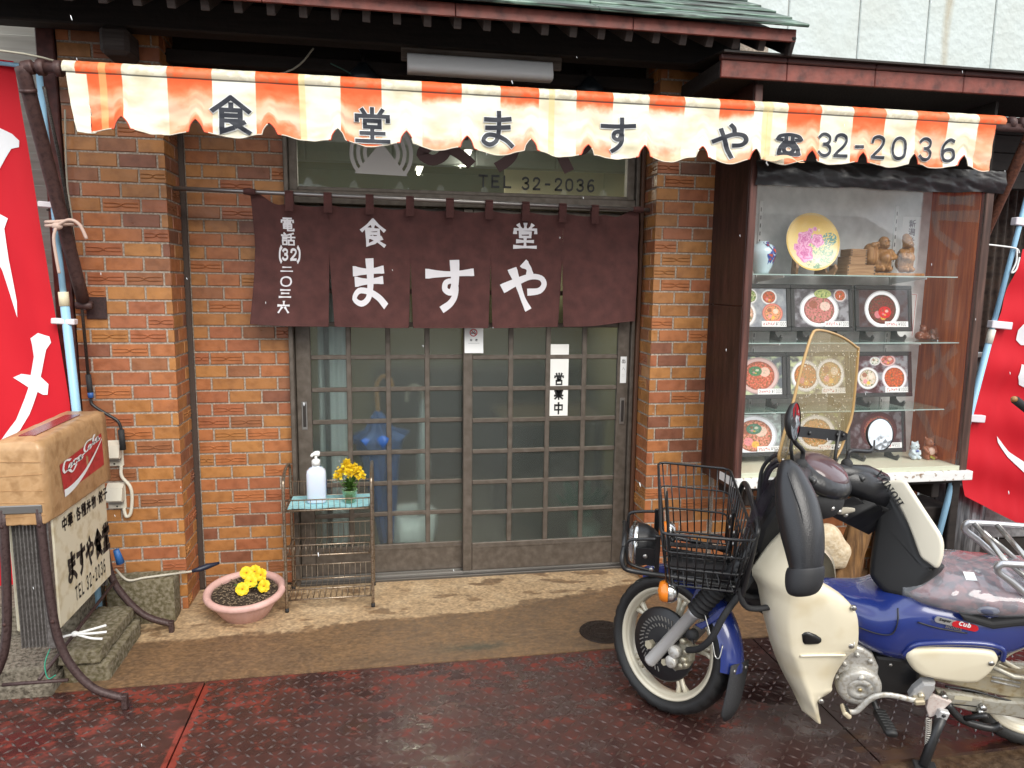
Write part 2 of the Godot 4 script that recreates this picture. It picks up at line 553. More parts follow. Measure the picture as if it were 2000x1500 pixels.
func _ready() -> void:
	rng.seed = 20240
	# camera
	cam = Camera3D.new()
	cam.name = "camera"
	var p := deg_to_rad(7.9); var yw := deg_to_rad(9.95); var ro := deg_to_rad(0.67)
	var fwd := Vector3(sin(yw) * cos(p), -sin(p), -cos(yw) * cos(p))
	var right := Vector3(cos(yw), 0, sin(yw))
	var up := right.cross(fwd)
	cam.transform = Transform3D(Basis(right * cos(ro) + up * sin(ro), up * cos(ro) - right * sin(ro), -fwd), Vector3(0, 1.45, 3.24))
	cam.fov = 56.19
	cam.near = 0.05
	cam.far = 400.0
	add_child(cam)
	cam.current = true
	# sky, sun, exposure
	var sky_m := ProceduralSkyMaterial.new()
	sky_m.sky_top_color = Color(0.86, 0.89, 0.93)
	sky_m.sky_horizon_color = Color(0.93, 0.945, 0.96)
	sky_m.sky_curve = 0.2
	sky_m.ground_bottom_color = Color(0.36, 0.35, 0.35)
	sky_m.ground_horizon_color = Color(0.7, 0.7, 0.71)
	var sky := Sky.new()
	sky.sky_material = sky_m
	var env := Environment.new()
	env.background_mode = Environment.BG_SKY
	env.sky = sky
	env.background_energy_multiplier = 1.0
	env.tonemap_mode = Environment.TONE_MAPPER_LINEAR
	env.tonemap_exposure = EXPOSURE
	env.sdfgi_enabled = true
	env.ssao_enabled = true
	env.ssil_enabled = true
	var we := WorldEnvironment.new()
	we.name = "world"
	we.environment = env
	add_child(we)
	var sun := DirectionalLight3D.new()
	sun.name = "sun"
	sun.light_energy = 0.45
	sun.light_color = Color(1.0, 0.985, 0.96)
	sun.light_angular_distance = 40.0
	sun.shadow_enabled = true
	sun.basis = Basis.looking_at(Vector3(-0.25, -0.75, -0.8), Vector3.UP)
	add_child(sun)
	materials()
	ground()
	walls()
	interior()
	doorway()
	roofs()
	neighbours()
	display_case()
	awning()
	noren()
	case_goods()
	left_side()
	doorstep()
	right_side()
	motorcycle()
	street_behind()

const EXPOSURE := 2.65

func materials() -> void:
	var NM := ntex(0.03, 3, [], FastNoiseLite.TYPE_SIMPLEX_SMOOTH, 5, 512, true, 3.0)
	var grain := ntex(0.2, 8, [], FastNoiseLite.TYPE_VALUE, 3, 512, true, 2.0)
	M.NM = NM; M.grain = grain
	# glazed brick tones
	var tones := [[0.39, 0.168, 0.054], [0.44, 0.195, 0.060], [0.41, 0.150, 0.056], [0.36, 0.124, 0.055], [0.30, 0.122, 0.055], [0.235, 0.090, 0.050], [0.185, 0.080, 0.050]]
	var mot := ntex(0.012, 21, [[0.0, Color(0.82, 0.80, 0.78)], [0.5, Color(0.95, 0.95, 0.95)], [1.0, Color(1, 1, 1)]], FastNoiseLite.TYPE_SIMPLEX_SMOOTH, 6)
	var rgh := ntex(0.02, 5, [[0.0, Color(0.26, 0.26, 0.26)], [1.0, Color(0.52, 0.52, 0.52)]])
	M.bricks = []
	for t in tones:
		var m := mat(lin(t[0], t[1], t[2]), 0.4, 0.0, mot, 2.2)
		rough_tex(m, rgh)
		bumpy(m, NM, 0.25)
		M.bricks.append(m)
	M.mortar = bumpy(mat(lin(0.52, 0.45, 0.38), 0.9, 0.0, ntex(0.05, 7, [[0.0, Color(0.62, 0.6, 0.58)], [1.0, Color(1, 1, 1)]]), 3.0), grain, 0.6)
	M.bronze = bumpy(mat(lin(0.15, 0.125, 0.104), 0.42, 0.25, ntex(0.02, 9, [[0.0, Color(0.75, 0.74, 0.72)], [1.0, Color(1, 1, 1)]]), 2.0), NM, 0.06)
	M.bronze_dark = mat(lin(0.03, 0.025, 0.022), 0.5, 0.2)
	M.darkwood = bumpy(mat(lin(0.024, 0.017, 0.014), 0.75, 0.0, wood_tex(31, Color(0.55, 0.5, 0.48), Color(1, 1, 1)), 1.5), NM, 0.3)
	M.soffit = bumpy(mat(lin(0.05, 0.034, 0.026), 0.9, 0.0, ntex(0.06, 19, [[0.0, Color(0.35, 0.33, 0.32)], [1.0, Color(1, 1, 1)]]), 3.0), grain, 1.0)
	M.rafter = mat(lin(0.075, 0.06, 0.055), 0.8, 0.0, wood_tex(33, Color(0.6, 0.55, 0.52), Color(1, 1, 1)), 2.0)
	M.redmetal = bumpy(mat(lin(0.23, 0.052, 0.035), 0.5, 0.05, ntex(0.015, 41, [[0.0, Color(0.5, 0.45, 0.45)], [0.45, Color(0.85, 0.85, 0.85)], [1.0, Color(1, 1, 1)]]), 1.6), NM, 0.25)
	M.rust = mat(lin(0.09, 0.045, 0.04), 0.7, 0.2, ntex(0.04, 43, [[0.0, Color(0.4, 0.3, 0.28)], [0.5, Color(0.8, 0.75, 0.75)], [1.0, Color(1, 0.85, 0.75)]]), 2.5)
	M.steel = mat(lin(0.42, 0.41, 0.39), 0.28, 0.9)
	M.chrome = mat(lin(0.6, 0.6, 0.59), 0.16, 1.0)
	M.rustychrome = mat(lin(0.42, 0.37, 0.31), 0.36, 0.85, ntex(0.05, 47, [[0.0, Color(0.45, 0.3, 0.2)], [0.5, Color(0.9, 0.87, 0.83)], [1.0, Color(1, 1, 1)]]), 4.0)
	M.black = mat(lin(0.013, 0.013, 0.014), 0.42)
	M.blackmatt = mat(lin(0.016, 0.016, 0.017), 0.75)
	M.rubber = bumpy(mat(lin(0.018, 0.018, 0.018), 0.55, 0.0, ntex(0.05, 52, [[0.0, Color(0.6, 0.6, 0.6)], [1.0, Color(1, 1, 1)]]), 6.0), grain, 0.5)
	M.white = mat(lin(0.72, 0.73, 0.72), 0.5)
	M.paper = mat(lin(0.78, 0.79, 0.78), 0.7)
	M.ink = mat(lin(0.012, 0.012, 0.013), 0.6)
	M.red_ink = mat(lin(0.5, 0.02, 0.02), 0.6)
	M.concrete = bumpy(mat(lin(0.27, 0.235, 0.185), 0.92, 0.0, ntex(0.035, 61, [[0.0, Color(0.35, 0.33, 0.3)], [0.5, Color(0.8, 0.8, 0.78)], [1.0, Color(1, 1, 1)]], FastNoiseLite.TYPE_SIMPLEX_SMOOTH, 6), 2.4), ntex(0.09, 62, [], FastNoiseLite.TYPE_CELLULAR, 3, 512, true, 5.0), 0.8)

# long streaks along x of the picture: wood grain, weathering
func wood_tex(seed_: int, a: Color, b: Color, w := 256, h := 256) -> ImageTexture:
	var n := noise(0.02, seed_)
	var n2 := noise(0.11, seed_ + 1)
	var im := Image.create(w, h, false, Image.FORMAT_RGB8)
	for y in h:
		for x in w:
			var s := sin(PI * x / w)
			var v := n.get_noise_2d(x * 0.25, y * 3.0) * 0.6 + n2.get_noise_2d(x * 0.1, y * 2.2) * 0.4
			var v2 := n.get_noise_2d((x - w) * 0.25, y * 3.0) * 0.6 + n2.get_noise_2d((x - w) * 0.1, y * 2.2) * 0.4
			v = lerpf(v, v2, smoothstep(0.6, 1.0, float(x) / w))
			im.set_pixel(x, y, a.lerp(b, clampf(v * 0.9 + 0.5, 0, 1)))
	return ImageTexture.create_from_image(im)

func ground() -> void:
	# asphalt sheet to the horizon
	var g := hard()
	g.quad(Vector3(-150, -0.03, 150), Vector3(150, -0.03, 150), Vector3(150, -0.03, -150), Vector3(-150, -0.03, -150))
	var am := bumpy(mat(lin(0.05, 0.05, 0.052), 0.4, 0.0, ntex(0.08, 71, [[0.0, Color(0.5, 0.5, 0.5)], [1.0, Color(1, 1, 1)]]), 1.0), M.grain, 0.8)
	single("ground", g, am, "", "", "", "structure")
	# concrete apron before the door, damp at the front
	var w := 1024; var h := 320
	var x0 := -1.7; var x1 := 3.6; var z0 := -0.42; var z1 := 0.622
	var im := Image.create(w, h, false, Image.FORMAT_RGB8)
	var rm := Image.create(w, h, false, Image.FORMAT_RGB8)
	var n1 := noise(0.012, 81, FastNoiseLite.TYPE_SIMPLEX_SMOOTH, 5)
	var n2 := noise(0.07, 82, FastNoiseLite.TYPE_SIMPLEX_SMOOTH, 4)
	var n3 := noise(0.4, 83, FastNoiseLite.TYPE_VALUE, 2)
	for y in h:
		for x in w:
			var X := lerpf(x0, x1, float(x) / w)
			var Z := lerpf(z0, z1, float(y) / h)
			var edge := 0.285
			if X > -0.45: edge = lerpf(0.30, 0.235, clampf((X + 0.45) / 0.25, 0, 1))
			if X > -0.2: edge = lerpf(0.235, 0.20, clampf((X + 0.2) / 0.7, 0, 1))
			if X > 0.5: edge = lerpf(0.20, 0.0, clampf((X - 0.5) / 0.75, 0, 1))
			var a := n1.get_noise_2d(x * 1.6, y)
			var b := n2.get_noise_2d(x * 1.6, y)
			var c := n3.get_noise_2d(x * 1.6, y)
			var wet := smoothstep(-0.012, 0.02, Z - edge + a * 0.03 + b * 0.014)
			wet = maxf(wet, 0.75 * smoothstep(0.22, 0.36, n1.get_noise_2d(x * 1.6 + 900, y * 2.2) - 0.1 + (0.12 if X > 0.35 and X < 1.1 else 0.0)))
			var dry := Color(0.60, 0.505, 0.385).lerp(Color(0.52, 0.44, 0.34), clampf(0.5 + b, 0, 1)).lerp(Color(0.64, 0.56, 0.45), clampf(a * 1.4, 0, 0.6))
			var damp := Color(0.41, 0.32, 0.23).lerp(Color(0.36, 0.285, 0.215), clampf(0.5 + b + a, 0, 1))
			var rim := smoothstep(0.05, 0.0, absf(Z - 0.53 + b * 0.03)) * smoothstep(0.25, 0.0, absf(X - 0.35)) * 0.8
			damp = damp.lerp(Color(0.25, 0.24, 0.2), rim * clampf(0.6 + a, 0, 1))
			var col := dry.lerp(damp, wet)
			col = col * 1.13 * (1.0 + c * 0.22)
			im.set_pixel(x, y, col)
			var rv := lerpf(0.86, 0.48, wet) + c * 0.05
			rm.set_pixel(x, y, Color(rv, rv, rv))
	var m := uvmat(ImageTexture.create_from_image(im))
	rough_tex(m, ImageTexture.create_from_image(rm))
	var s := hard()
	var front := 0.622
	s.quad(Vector3(x0, 0, front), Vector3(x1, 0, front), Vector3(x1, 0, z0), Vector3(x0, 0, z0))
	s.quad(Vector3(x0, -0.03, front), Vector3(x1, -0.03, front), Vector3(x1, 0, front), Vector3(x0, 0, front), Vector2(0, 1), Vector2(1, 1), Vector2(1, 0.985), Vector2(0, 0.985))
	m.heightmap_enabled = true
	m.heightmap_texture = ntex(0.25, 84, [], FastNoiseLite.TYPE_VALUE, 3)
	m.heightmap_scale = 0.15
	single("concrete_pavement", s, m, "", "", "", "structure")
	# steel checker plates over the gutter
	var pw := 1024; var ph := 512
	var pim := Image.create(pw, ph, false, Image.FORMAT_RGB8)
	var prm := Image.create(pw, ph, false, Image.FORMAT_RGB8)
	var q1 := noise(0.009, 91, FastNoiseLite.TYPE_SIMPLEX_SMOOTH, 6)
	var q2 := noise(0.05, 92, FastNoiseLite.TYPE_SIMPLEX_SMOOTH, 5)
	var q4 := noise(0.22, 94, FastNoiseLite.TYPE_SIMPLEX_SMOOTH, 3)
	var q3 := noise(0.02, 93, FastNoiseLite.TYPE_SIMPLEX_SMOOTH, 3)
	for y in ph:
		for x in pw:
			var X := lerpf(-1.9, 3.6, float(x) / pw)
			var Z := lerpf(0.62, 2.3, float(y) / ph)
			var a := q1.get_noise_2d(x, y); var b := q2.get_noise_2d(x, y); var c := q3.get_noise_2d(x, y)
			var paint := 0.22 - 0.55 * (Z - 0.62) + (0.10 if X < -0.55 else 0.0) - (0.3 if X > 1.35 else 0.0)
			paint = smoothstep(0.10, 0.62, paint + a * 0.22 + b * 0.65 + q4.get_noise_2d(x, y) * 0.35) * 0.85
			if absf(X + 0.668) < 0.02: paint = maxf(paint, smoothstep(-0.2, 0.4, b + a + 0.2))
			var base := Color(0.235, 0.155, 0.145).lerp(Color(0.29, 0.18, 0.16), clampf(0.5 + c + b, 0, 1))
			if X > 0.9: base = base.lerp(Color(0.17, 0.115, 0.11), clampf((X - 0.9) * 1.5, 0, 0.8))
			var col := base.lerp(Color(0.52, 0.20, 0.15), paint * 0.9)
			if X > 1.45 and Z > 1.25: col = col.lerp(Color(0.3, 0.21, 0.13), clampf((Z - 1.25) * 3.0 + b, 0, 0.8))
			pim.set_pixel(x, y, col)
			if X < -0.78 and Z > 0.95: c -= 0.35 * smoothstep(0.95, 1.2, Z)
			var rv := clampf(0.30 + c * 0.35 + paint * 0.3 + b * 0.15, 0.14, 0.8)
			prm.set_pixel(x, y, Color(rv, rv, rv))
	var pm := uvmat(ImageTexture.create_from_image(pim))
	rough_tex(pm, ImageTexture.create_from_image(prm))
	pm.metallic = 0.1
	bumpy(pm, M.NM, 0.0)
	pm.normal_enabled = false
	var lug := soft()
	var L := 0.0165; var Wd := 0.0050; var H := 0.0034
	for sd in [-1.0, 1.0]:
		lug.tri(Vector3(-L, 0, 0), Vector3(0, 0, Wd * sd), Vector3(0, H, 0)) if sd > 0 else lug.tri(Vector3(-L, 0, 0), Vector3(0, H, 0), Vector3(0, 0, Wd * sd))
		lug.tri(Vector3(0, 0, Wd * sd), Vector3(L, 0, 0), Vector3(0, H, 0)) if sd > 0 else lug.tri(Vector3(0, 0, Wd * sd), Vector3(0, H, 0), Vector3(L, 0, 0))
	lug.sg = -1
	var lug_mesh := lug.mesh()
	lug_mesh.surface_set_material(0, mat(lin(0.12, 0.080, 0.070), 0.3, 0.2, ntex(0.02, 95, [[0.0, Color(0.5, 0.45, 0.42)], [1.0, Color(1, 1, 1)]]), 1.2))
	var spans := [[-1.9, -0.671, 0.626, 2.3], [-0.665, 1.487, 0.626, 2.3], [1.493, 3.6, 0.626, 1.42]]
	for sp in spans:
		var b := hard()
		var f := func(x: float, z: float) -> Vector2: return Vector2((x + 1.9) / 5.5, (z - 0.62) / 1.68)
		var y := -0.004
		b.quad(Vector3(sp[0], y, sp[3]), Vector3(sp[1], y, sp[3]), Vector3(sp[1], y, sp[2]), Vector3(sp[0], y, sp[2]), f.call(sp[0], sp[3]), f.call(sp[1], sp[3]), f.call(sp[1], sp[2]), f.call(sp[0], sp[2]))
		for e in 2:
			var xx: float = sp[e]
			b.quad(Vector3(xx, y - 0.012, sp[3]), Vector3(xx, y - 0.012, sp[2]), Vector3(xx, y, sp[2]), Vector3(xx, y, sp[3]), f.call(xx, sp[3]), f.call(xx, sp[2]), f.call(xx, sp[2]), f.call(xx, sp[3]))
		b.quad(Vector3(sp[0], y - 0.02, sp[3]), Vector3(sp[1], y - 0.02, sp[3]), Vector3(sp[1], y, sp[3]), Vector3(sp[0], y, sp[3]), f.call(sp[0], sp[3]), f.call(sp[1], sp[3]), f.call(sp[1], sp[3]), f.call(sp[0], sp[3]))
		var plate := single("pavement_plate", b, pm, "", "", "", "structure")
		var mm := MultiMesh.new()
		mm.transform_format = MultiMesh.TRANSFORM_3D
		mm.mesh = lug_mesh
		var pitch := 0.0335
		var T := []
		var nx := int((sp[1] - sp[0] - 0.03) / pitch); var nz := int((minf(sp[3], 2.0) - sp[2] - 0.03) / pitch)
		for j in nz:
			for i in nx:
				var an := PI / 4 if (i + j) % 2 == 0 else -PI / 4
				T.append(Transform3D(Basis(Vector3.UP, an + rng.randf_range(-0.03, 0.03)), Vector3(sp[0] + 0.025 + i * pitch, y, sp[2] + 0.025 + j * pitch)))
		mm.instance_count = T.size()
		for i in T.size(): mm.set_instance_transform(i, T[i])
		var mi := MultiMeshInstance3D.new()
		mi.name = "tread_lugs"
		mi.multimesh = mm
		plate.add_child(mi, true)
		stuff(mi)
	# brown wet concrete beyond the short plate
	var bc := hard()
	bc.quad(Vector3(1.49, -0.014, 2.6), Vector3(3.6, -0.014, 2.6), Vector3(3.6, -0.014, 1.42), Vector3(1.49, -0.014, 1.42))
	single("pavement_edge", bc, bumpy(mat(lin(0.12, 0.075, 0.042), 0.45, 0.0, ntex(0.03, 97, [[0.0, Color(0.5, 0.45, 0.4)], [1.0, Color(1, 1, 1)]], FastNoiseLite.TYPE_SIMPLEX_SMOOTH, 6), 1.6), M.grain, 0.6), "", "", "", "structure")
	# round drain cover let into the apron
	var dc := thing("drain_cover", "round rusty iron drain cover set in the concrete before the door", "drain cover", Vector3(0.885, 0.0, 0.488))
	var rustm := bumpy(mat(lin(0.05, 0.033, 0.025), 0.6, 0.4, ntex(0.04, 99, [[0.0, Color(0.5, 0.45, 0.4)], [1.0, Color(1, 1, 1)]]), 4.0), M.grain, 1.0)
	var dl := soft()
	dl.sg = -1
	dl.lathe([Vector2(0.001, 0.0045), Vector2(0.018, 0.0045), Vector2(0.019, 0.0035), Vector2(0.03, 0.0035), Vector2(0.031, 0.005), Vector2(0.052, 0.005), Vector2(0.053, 0.0035), Vector2(0.078, 0.0035), Vector2(0.079, 0.005), Vector2(0.098, 0.005), Vector2(0.10, 0.0015)], 40)
	part(dc, "lid", dl, rustm)
	var kn := hard()
	for ring in [0.042, 0.064, 0.088]:
		for k in int(ring * 300):
			var an := TAU * k / int(ring * 300)
			kn.obox(Vector3(cos(an) * ring, 0.005, sin(an) * ring), Vector3(0.007, 0.004, 0.005), Basis(Vector3.UP, -an), 0.001)
	stuff(part(dc, "grip_studs", kn, rustm))

# ---------- brickwork
var brick_meshes := []
func brick_mesh(kind: int) -> ArrayMesh:
	# unit brick 0.1425 x 0.0535 in the xy plane, face towards +z at z = 0
	var b := hard()
	var hx := 0.07125; var hy := 0.02575; var c := 0.0022
	b.quad(Vector3(-hx + c, -hy + c, 0), Vector3(hx - c, -hy + c, 0), Vector3(hx - c, hy - c, 0), Vector3(-hx + c, hy - c, 0))
	var o := [Vector3(-hx, -hy, -0.003), Vector3(hx, -hy, -0.003), Vector3(hx, hy, -0.003), Vector3(-hx, hy, -0.003)]
	var i := [Vector3(-hx + c, -hy + c, 0), Vector3(hx - c, -hy + c, 0), Vector3(hx - c, hy - c, 0), Vector3(-hx + c, hy - c, 0)]
	for k in 4:
		var k2 := (k + 1) % 4
		b.quad(o[k], o[k2], i[k2], i[k])
		b.quad(o[k] - Vector3(0, 0, 0.008), o[k2] - Vector3(0, 0, 0.008), o[k2], o[k])
	b.flush()
	if kind == 1:
		# two moulded ridges that pinch together in the middle
		for s in [-1.0, 1.0]:
			var path := []
			for e in [[-0.066, 0.0075], [-0.02, 0.0075], [-0.008, 0.005], [0.0, 0.0012], [0.008, 0.005], [0.02, 0.0075], [0.066, 0.0075]]:
				path.append(Vector2(e[0], e[1] * s))
			for k in path.size() - 1:
				var a: Vector2 = path[k]; var d: Vector2 = path[k + 1]
				var w := Vector2(0, 0.0026)
				b.quad(Vector3(a.x, a.y - w.y, 0.0002), Vector3(d.x, d.y - w.y, 0.0002), Vector3(d.x, d.y, 0.004), Vector3(a.x, a.y, 0.004))
				b.quad(Vector3(a.x, a.y, 0.004), Vector3(d.x, d.y, 0.004), Vector3(d.x, d.y + w.y, 0.0002), Vector3(a.x, a.y + w.y, 0.0002))
		b.flush()
	return b.mesh()

const PITCH := 0.0595
const JOINT0 := 1.5425
# a face of brickwork: rows of bricks between x = a and b (of the face's own frame), from y0 to y1
func brick_face(parent: Node3D, frame: Transform3D, a: float, b: float, y0: float, y1: float, phase: float, ridged := 0.2, L := 0.1495, tone_shift := 0) -> void:
	if brick_meshes.is_empty(): brick_meshes = [brick_mesh(0), brick_mesh(1)]
	var k0 := int(floor((y0 - JOINT0) / PITCH)); var k1 := int(ceil((y1 - JOINT0) / PITCH))
	for k in range(k0, k1):
		var yb := JOINT0 + k * PITCH + 0.004
		var yt := yb + 0.0515
		yb = maxf(yb, y0); yt = minf(yt, y1)
		if yt - yb < 0.012: continue
		var off := phase + (L * 0.5 if posmod(k, 2) == 1 else 0.0) + rng.randf_range(-0.002, 0.002)
		var i0 := int(floor((a - off) / L)); var i1 := int(ceil((b - off) / L))
		for i in range(i0, i1):
			var xl := maxf(off + i * L + 0.004, a); var xr := minf(off + (i + 1) * L - 0.004, b)
			if xr - xl < 0.012: continue

			var kind := 1 if rng.randf() < ridged and xr - xl > 0.05 else 0
			var r := rng.randf()
			var tone := 0
			var cuts := [0.31, 0.50, 0.66, 0.79, 0.91, 0.98, 1.01]
			while r > cuts[tone]: tone += 1
			if kind == 1: tone = [2, 2, 0, 3, 4][rng.randi() % 5]
			tone = clampi(tone + (tone_shift if rng.randf() < 0.5 else 0), 0, 6)
			var sx := (xr - xl) / 0.1425; var sy := (yt - yb) / 0.0515
			var at := frame * Transform3D(Basis(Vector3(0, 0, 1), rng.randf_range(-0.003, 0.003)).scaled(Vector3(sx, sy, 1.0)), Vector3((xl + xr) / 2, (yb + yt) / 2, rng.randf_range(-0.0008, 0.0008)))
			part(parent, "brick", brick_meshes[kind], M.bricks[tone], at)

func walls() -> void:
	var face := Transform3D()
	# left pillar
	var lp := thing("brick_pillar", "glazed brick pillar left of the doorway, behind the awning crank", "pillar")
	part(lp, "mortar", hard().box(Vector3(-1.262, -0.03, -0.24), Vector3(-0.888, 2.62, -0.004)), M.mortar)
	brick_face(lp, face, -1.262, -0.884, 0.0, 2.6, -0.9125, 0.27)
	brick_face(lp, Transform3D(Basis(Vector3.UP, PI / 2), Vector3(-0.884, 0, 0)), 0.002, 0.20, 0.0, 2.6, -0.0775, 0.16, 0.1495, 1)
	# recessed wall between the pillar and the doors
	var rw := thing("brick_wall", "recessed brick wall between left pillar and the sliding doors", "wall")
	part(rw, "mortar", hard().box(Vector3(-0.888, -0.03, -0.5), Vector3(-0.428, 2.3, -0.229)), M.mortar)
	brick_face(rw, Transform3D(Basis(), Vector3(0, 0, -0.224)), -0.862, -0.428, 0.0, 2.3, -0.797, 0.24, 0.146, 0)
	# right pillar
	var rp := thing("brick_pillar", "glazed brick pillar between the doorway and the display case", "pillar")
	part(rp, "mortar", hard().box(Vector3(1.239, -0.03, -0.24), Vector3(1.75, 2.62, -0.004)), M.mortar)
	brick_face(rp, face, 1.235, 1.58, 0.0, 2.6, 1.2697, 0.2)
	brick_face(rp, Transform3D(Basis(Vector3.UP, -PI / 2), Vector3(1.235, 0, 0)), -0.165, -0.002, 0.0, 2.6, -0.045, 0.2, 0.1495, 1)
	# low wall under the display case
	var lw := thing("brick_wall", "low brick wall under the display case, behind the motorcycle", "wall")
	part(lw, "mortar", hard().box(Vector3(1.585, -0.03, -0.24), Vector3(2.72, 0.62, 0.016)), M.mortar)
	brick_face(lw, Transform3D(Basis(), Vector3(0, 0, 0.02)), 1.585, 2.72, 0.0, 0.6, 1.41, 0.12, 0.1495, 2)

func interior() -> void:
	var wallm := mat(lin(0.30, 0.26, 0.14), 0.8)
	var r := hard()
	var x0 := -0.9; var x1 := 1.6; var zf := -0.5; var zb := -3.6; var yc := 2.45
	var room := thing("dining_room", "dim yellowish dining room seen through the glass doors", "room", Vector3.ZERO, "", "structure")
	part(room, "floor", hard().box(Vector3(x0, -0.05, zb), Vector3(x1, 0.0, -0.2)), mat(lin(0.10, 0.09, 0.08), 0.5))
	part(room, "ceiling", hard().box(Vector3(x0, yc, zb), Vector3(x1, yc + 0.05, zf)), wallm)
	part(room, "wall", hard().box(Vector3(x0 - 0.05, 0, zb), Vector3(x0, yc, zf)), wallm)
	part(room, "wall", hard().box(Vector3(x1, 0, zb), Vector3(x1 + 0.05, yc, -0.241)), wallm)
	part(room, "wall", hard().box(Vector3(x0, 0, zb - 0.05), Vector3(x1, yc, zb)), wallm)
	part(room, "partition", hard().box(Vector3(0.86, 1.3, -2.1), Vector3(x1, yc, -2.05)), mat(lin(0.75, 0.68, 0.45), 0.8))
	part(room, "counter", hard().box(Vector3(-0.1, 0, -2.3), Vector3(1.5, 0.85, -2.0), 0.01), mat(lin(0.05, 0.04, 0.03), 0.5))
	# lit tubes on the ceiling
	for q in [[0.50, -1.45], [0.24, -1.85]]:
		var lt := thing("fluorescent_lamp", "lit fluorescent tube on the dining room ceiling, %s" % ("nearer the transom glass" if q[1] > -1.6 else "farther from the transom glass"), "lamp", Vector3(q[0], 2.215, q[1]), "ceiling tubes in the dining room")
		part(lt, "housing", hard().box(Vector3(-0.03, 0.03, -0.26), Vector3(0.03, 0.085, 0.26), 0.005), M.white)
		part(lt, "hanger", hard().box(Vector3(-0.008, 0.0855, -0.01), Vector3(0.008, 0.234, 0.01)), M.white)
		var em := StandardMaterial3D.new()
		em.albedo_color = Color(1, 1, 1)
		em.emission_enabled = true
		em.emission = Color(1.0, 0.98, 0.9)
		em.emission_energy_multiplier = 3.0
		part(lt, "tube", soft().tube([Vector3(0, 0.012, -0.25), Vector3(0, 0.012, 0.25)], 0.014, 10), em)
		var al := AreaLight3D.new()
		al.name = "tube_light"
		al.area_size = Vector2(0.05, 0.48)
		al.light_energy = 0.34
		al.light_color = Color(1.0, 0.97, 0.88)
		al.shadow_enabled = true
		al.basis = Basis.looking_at(Vector3.DOWN, Vector3.FORWARD)
		al.position = Vector3(0, -0.012, 0)
		lt.add_child(al)
	# pale curtain just inside the left door
	var cu := soft()
	cu.patch(func(s: float, t: float) -> Vector3: return Vector3(-0.33 + 0.15 * s, 1.75 - 1.62 * t, -0.36 + 0.012 * sin(s * 22.0)), 24, 4)
	single("curtain", cu, mat(lin(0.62, 0.64, 0.66), 0.9), "pale curtain hanging just inside the left edge of the left door", "curtain")
	single("door_post", hard().box(Vector3(-0.30, 0.0, -0.345), Vector3(-0.275, 1.8, -0.33)), M.bronze_dark, "thin dark post standing behind the leftmost column of door panes", "post")
	# wet umbrella hanging by its handle
	var um := thing("umbrella", "closed blue umbrella with a wooden crook handle behind the left door", "umbrella", Vector3(0.0, 0.0, -0.355))
	var cp := soft()
	cp.lathe([Vector2(0.01, 0.06), Vector2(0.03, 0.12), Vector2(0.055, 0.35), Vector2(0.075, 0.55), Vector2(0.10, 0.66), Vector2(0.13, 0.70), Vector2(0.06, 0.73), Vector2(0.025, 0.80), Vector2(0.01, 0.82)], 30, Transform3D(Basis(Vector3(0, 0, 1), 0.06), Vector3.ZERO), func(rr: float, an: float, _i: int) -> float: return rr * (1.0 + 0.22 * sin(an * 8.0)))
	part(um, "canopy", cp, mat(lin(0.02, 0.08, 0.28), 0.55))
	var hk := soft()
	hk.tube(smooth3([Vector3(-0.045, 0.80, 0), Vector3(-0.05, 0.9, 0), Vector3(-0.048, 0.955, 0), Vector3(-0.02, 0.99, 0), Vector3(0.015, 0.975, 0), Vector3(0.025, 0.93, 0)], 5), 0.011, 10)
	part(um, "handle", hk, mat(lin(0.42, 0.2, 0.06), 0.4))
	var u2 := thing("umbrella", "umbrella with a pale ring handle in the stand behind the left door", "umbrella", Vector3(0.14, 0.0, -0.48))
	part(u2, "handle", soft().tube(smooth3([Vector3(-0.04, 0.84, 0), Vector3(-0.035, 0.9, 0), Vector3(0, 0.925, 0), Vector3(0.035, 0.9, 0), Vector3(0.04, 0.85, 0)], 5), 0.01, 8), mat(lin(0.35, 0.3, 0.24), 0.5))
	part(u2, "canopy", soft().tube([Vector3(0.04, 0.85, 0), Vector3(0.045, 0.5, 0), Vector3(0.03, 0.1, 0)], [0.012, 0.035, 0.012], 10), mat(lin(0.45, 0.46, 0.47), 0.5))
	var bn := thing("waste_bin", "white waste bin lined with a clear plastic bag behind the left door", "bin", Vector3(0.12, 0.0, -0.42))
	part(bn, "bucket", soft().lathe([Vector2(0.001, 0.01), Vector2(0.09, 0.01), Vector2(0.115, 0.26), Vector2(0.11, 0.26), Vector2(0.088, 0.03), Vector2(0.001, 0.03)], 28), mat(lin(0.68, 0.7, 0.7), 0.5))
	part(bn, "bag", soft().lathe([Vector2(0.118, 0.12), Vector2(0.128, 0.2), Vector2(0.124, 0.275), Vector2(0.108, 0.272), Vector2(0.1, 0.2)], 40, Transform3D(), func(rr: float, an: float, i: int) -> float: return rr * (1.0 + 0.05 * sin(an * 9.0 + i) + 0.03 * sin(an * 17.0))), mat(lin(0.7, 0.72, 0.73), 0.35))
	var tb := thing("dining_table", "dark table standing in the dining room behind the right door", "table", Vector3(0.95, 0, -0.95))
	part(tb, "tabletop", hard().box(Vector3(-0.3, 0.66, -0.25), Vector3(0.3, 0.69, 0.25), 0.005), mat(lin(0.12, 0.08, 0.05), 0.4))
	for sx in [-1, 1]:
		for sz in [-1, 1]:
			part(tb, "leg", hard().box(Vector3(0.27 * sx - 0.02, 0, 0.22 * sz - 0.02), Vector3(0.27 * sx + 0.02, 0.66, 0.22 * sz + 0.02)), M.bronze_dark)
	var pl := thing("pot_plant", "dim leafy plant inside behind the right door", "plant", Vector3(1.05, 0, -0.42))
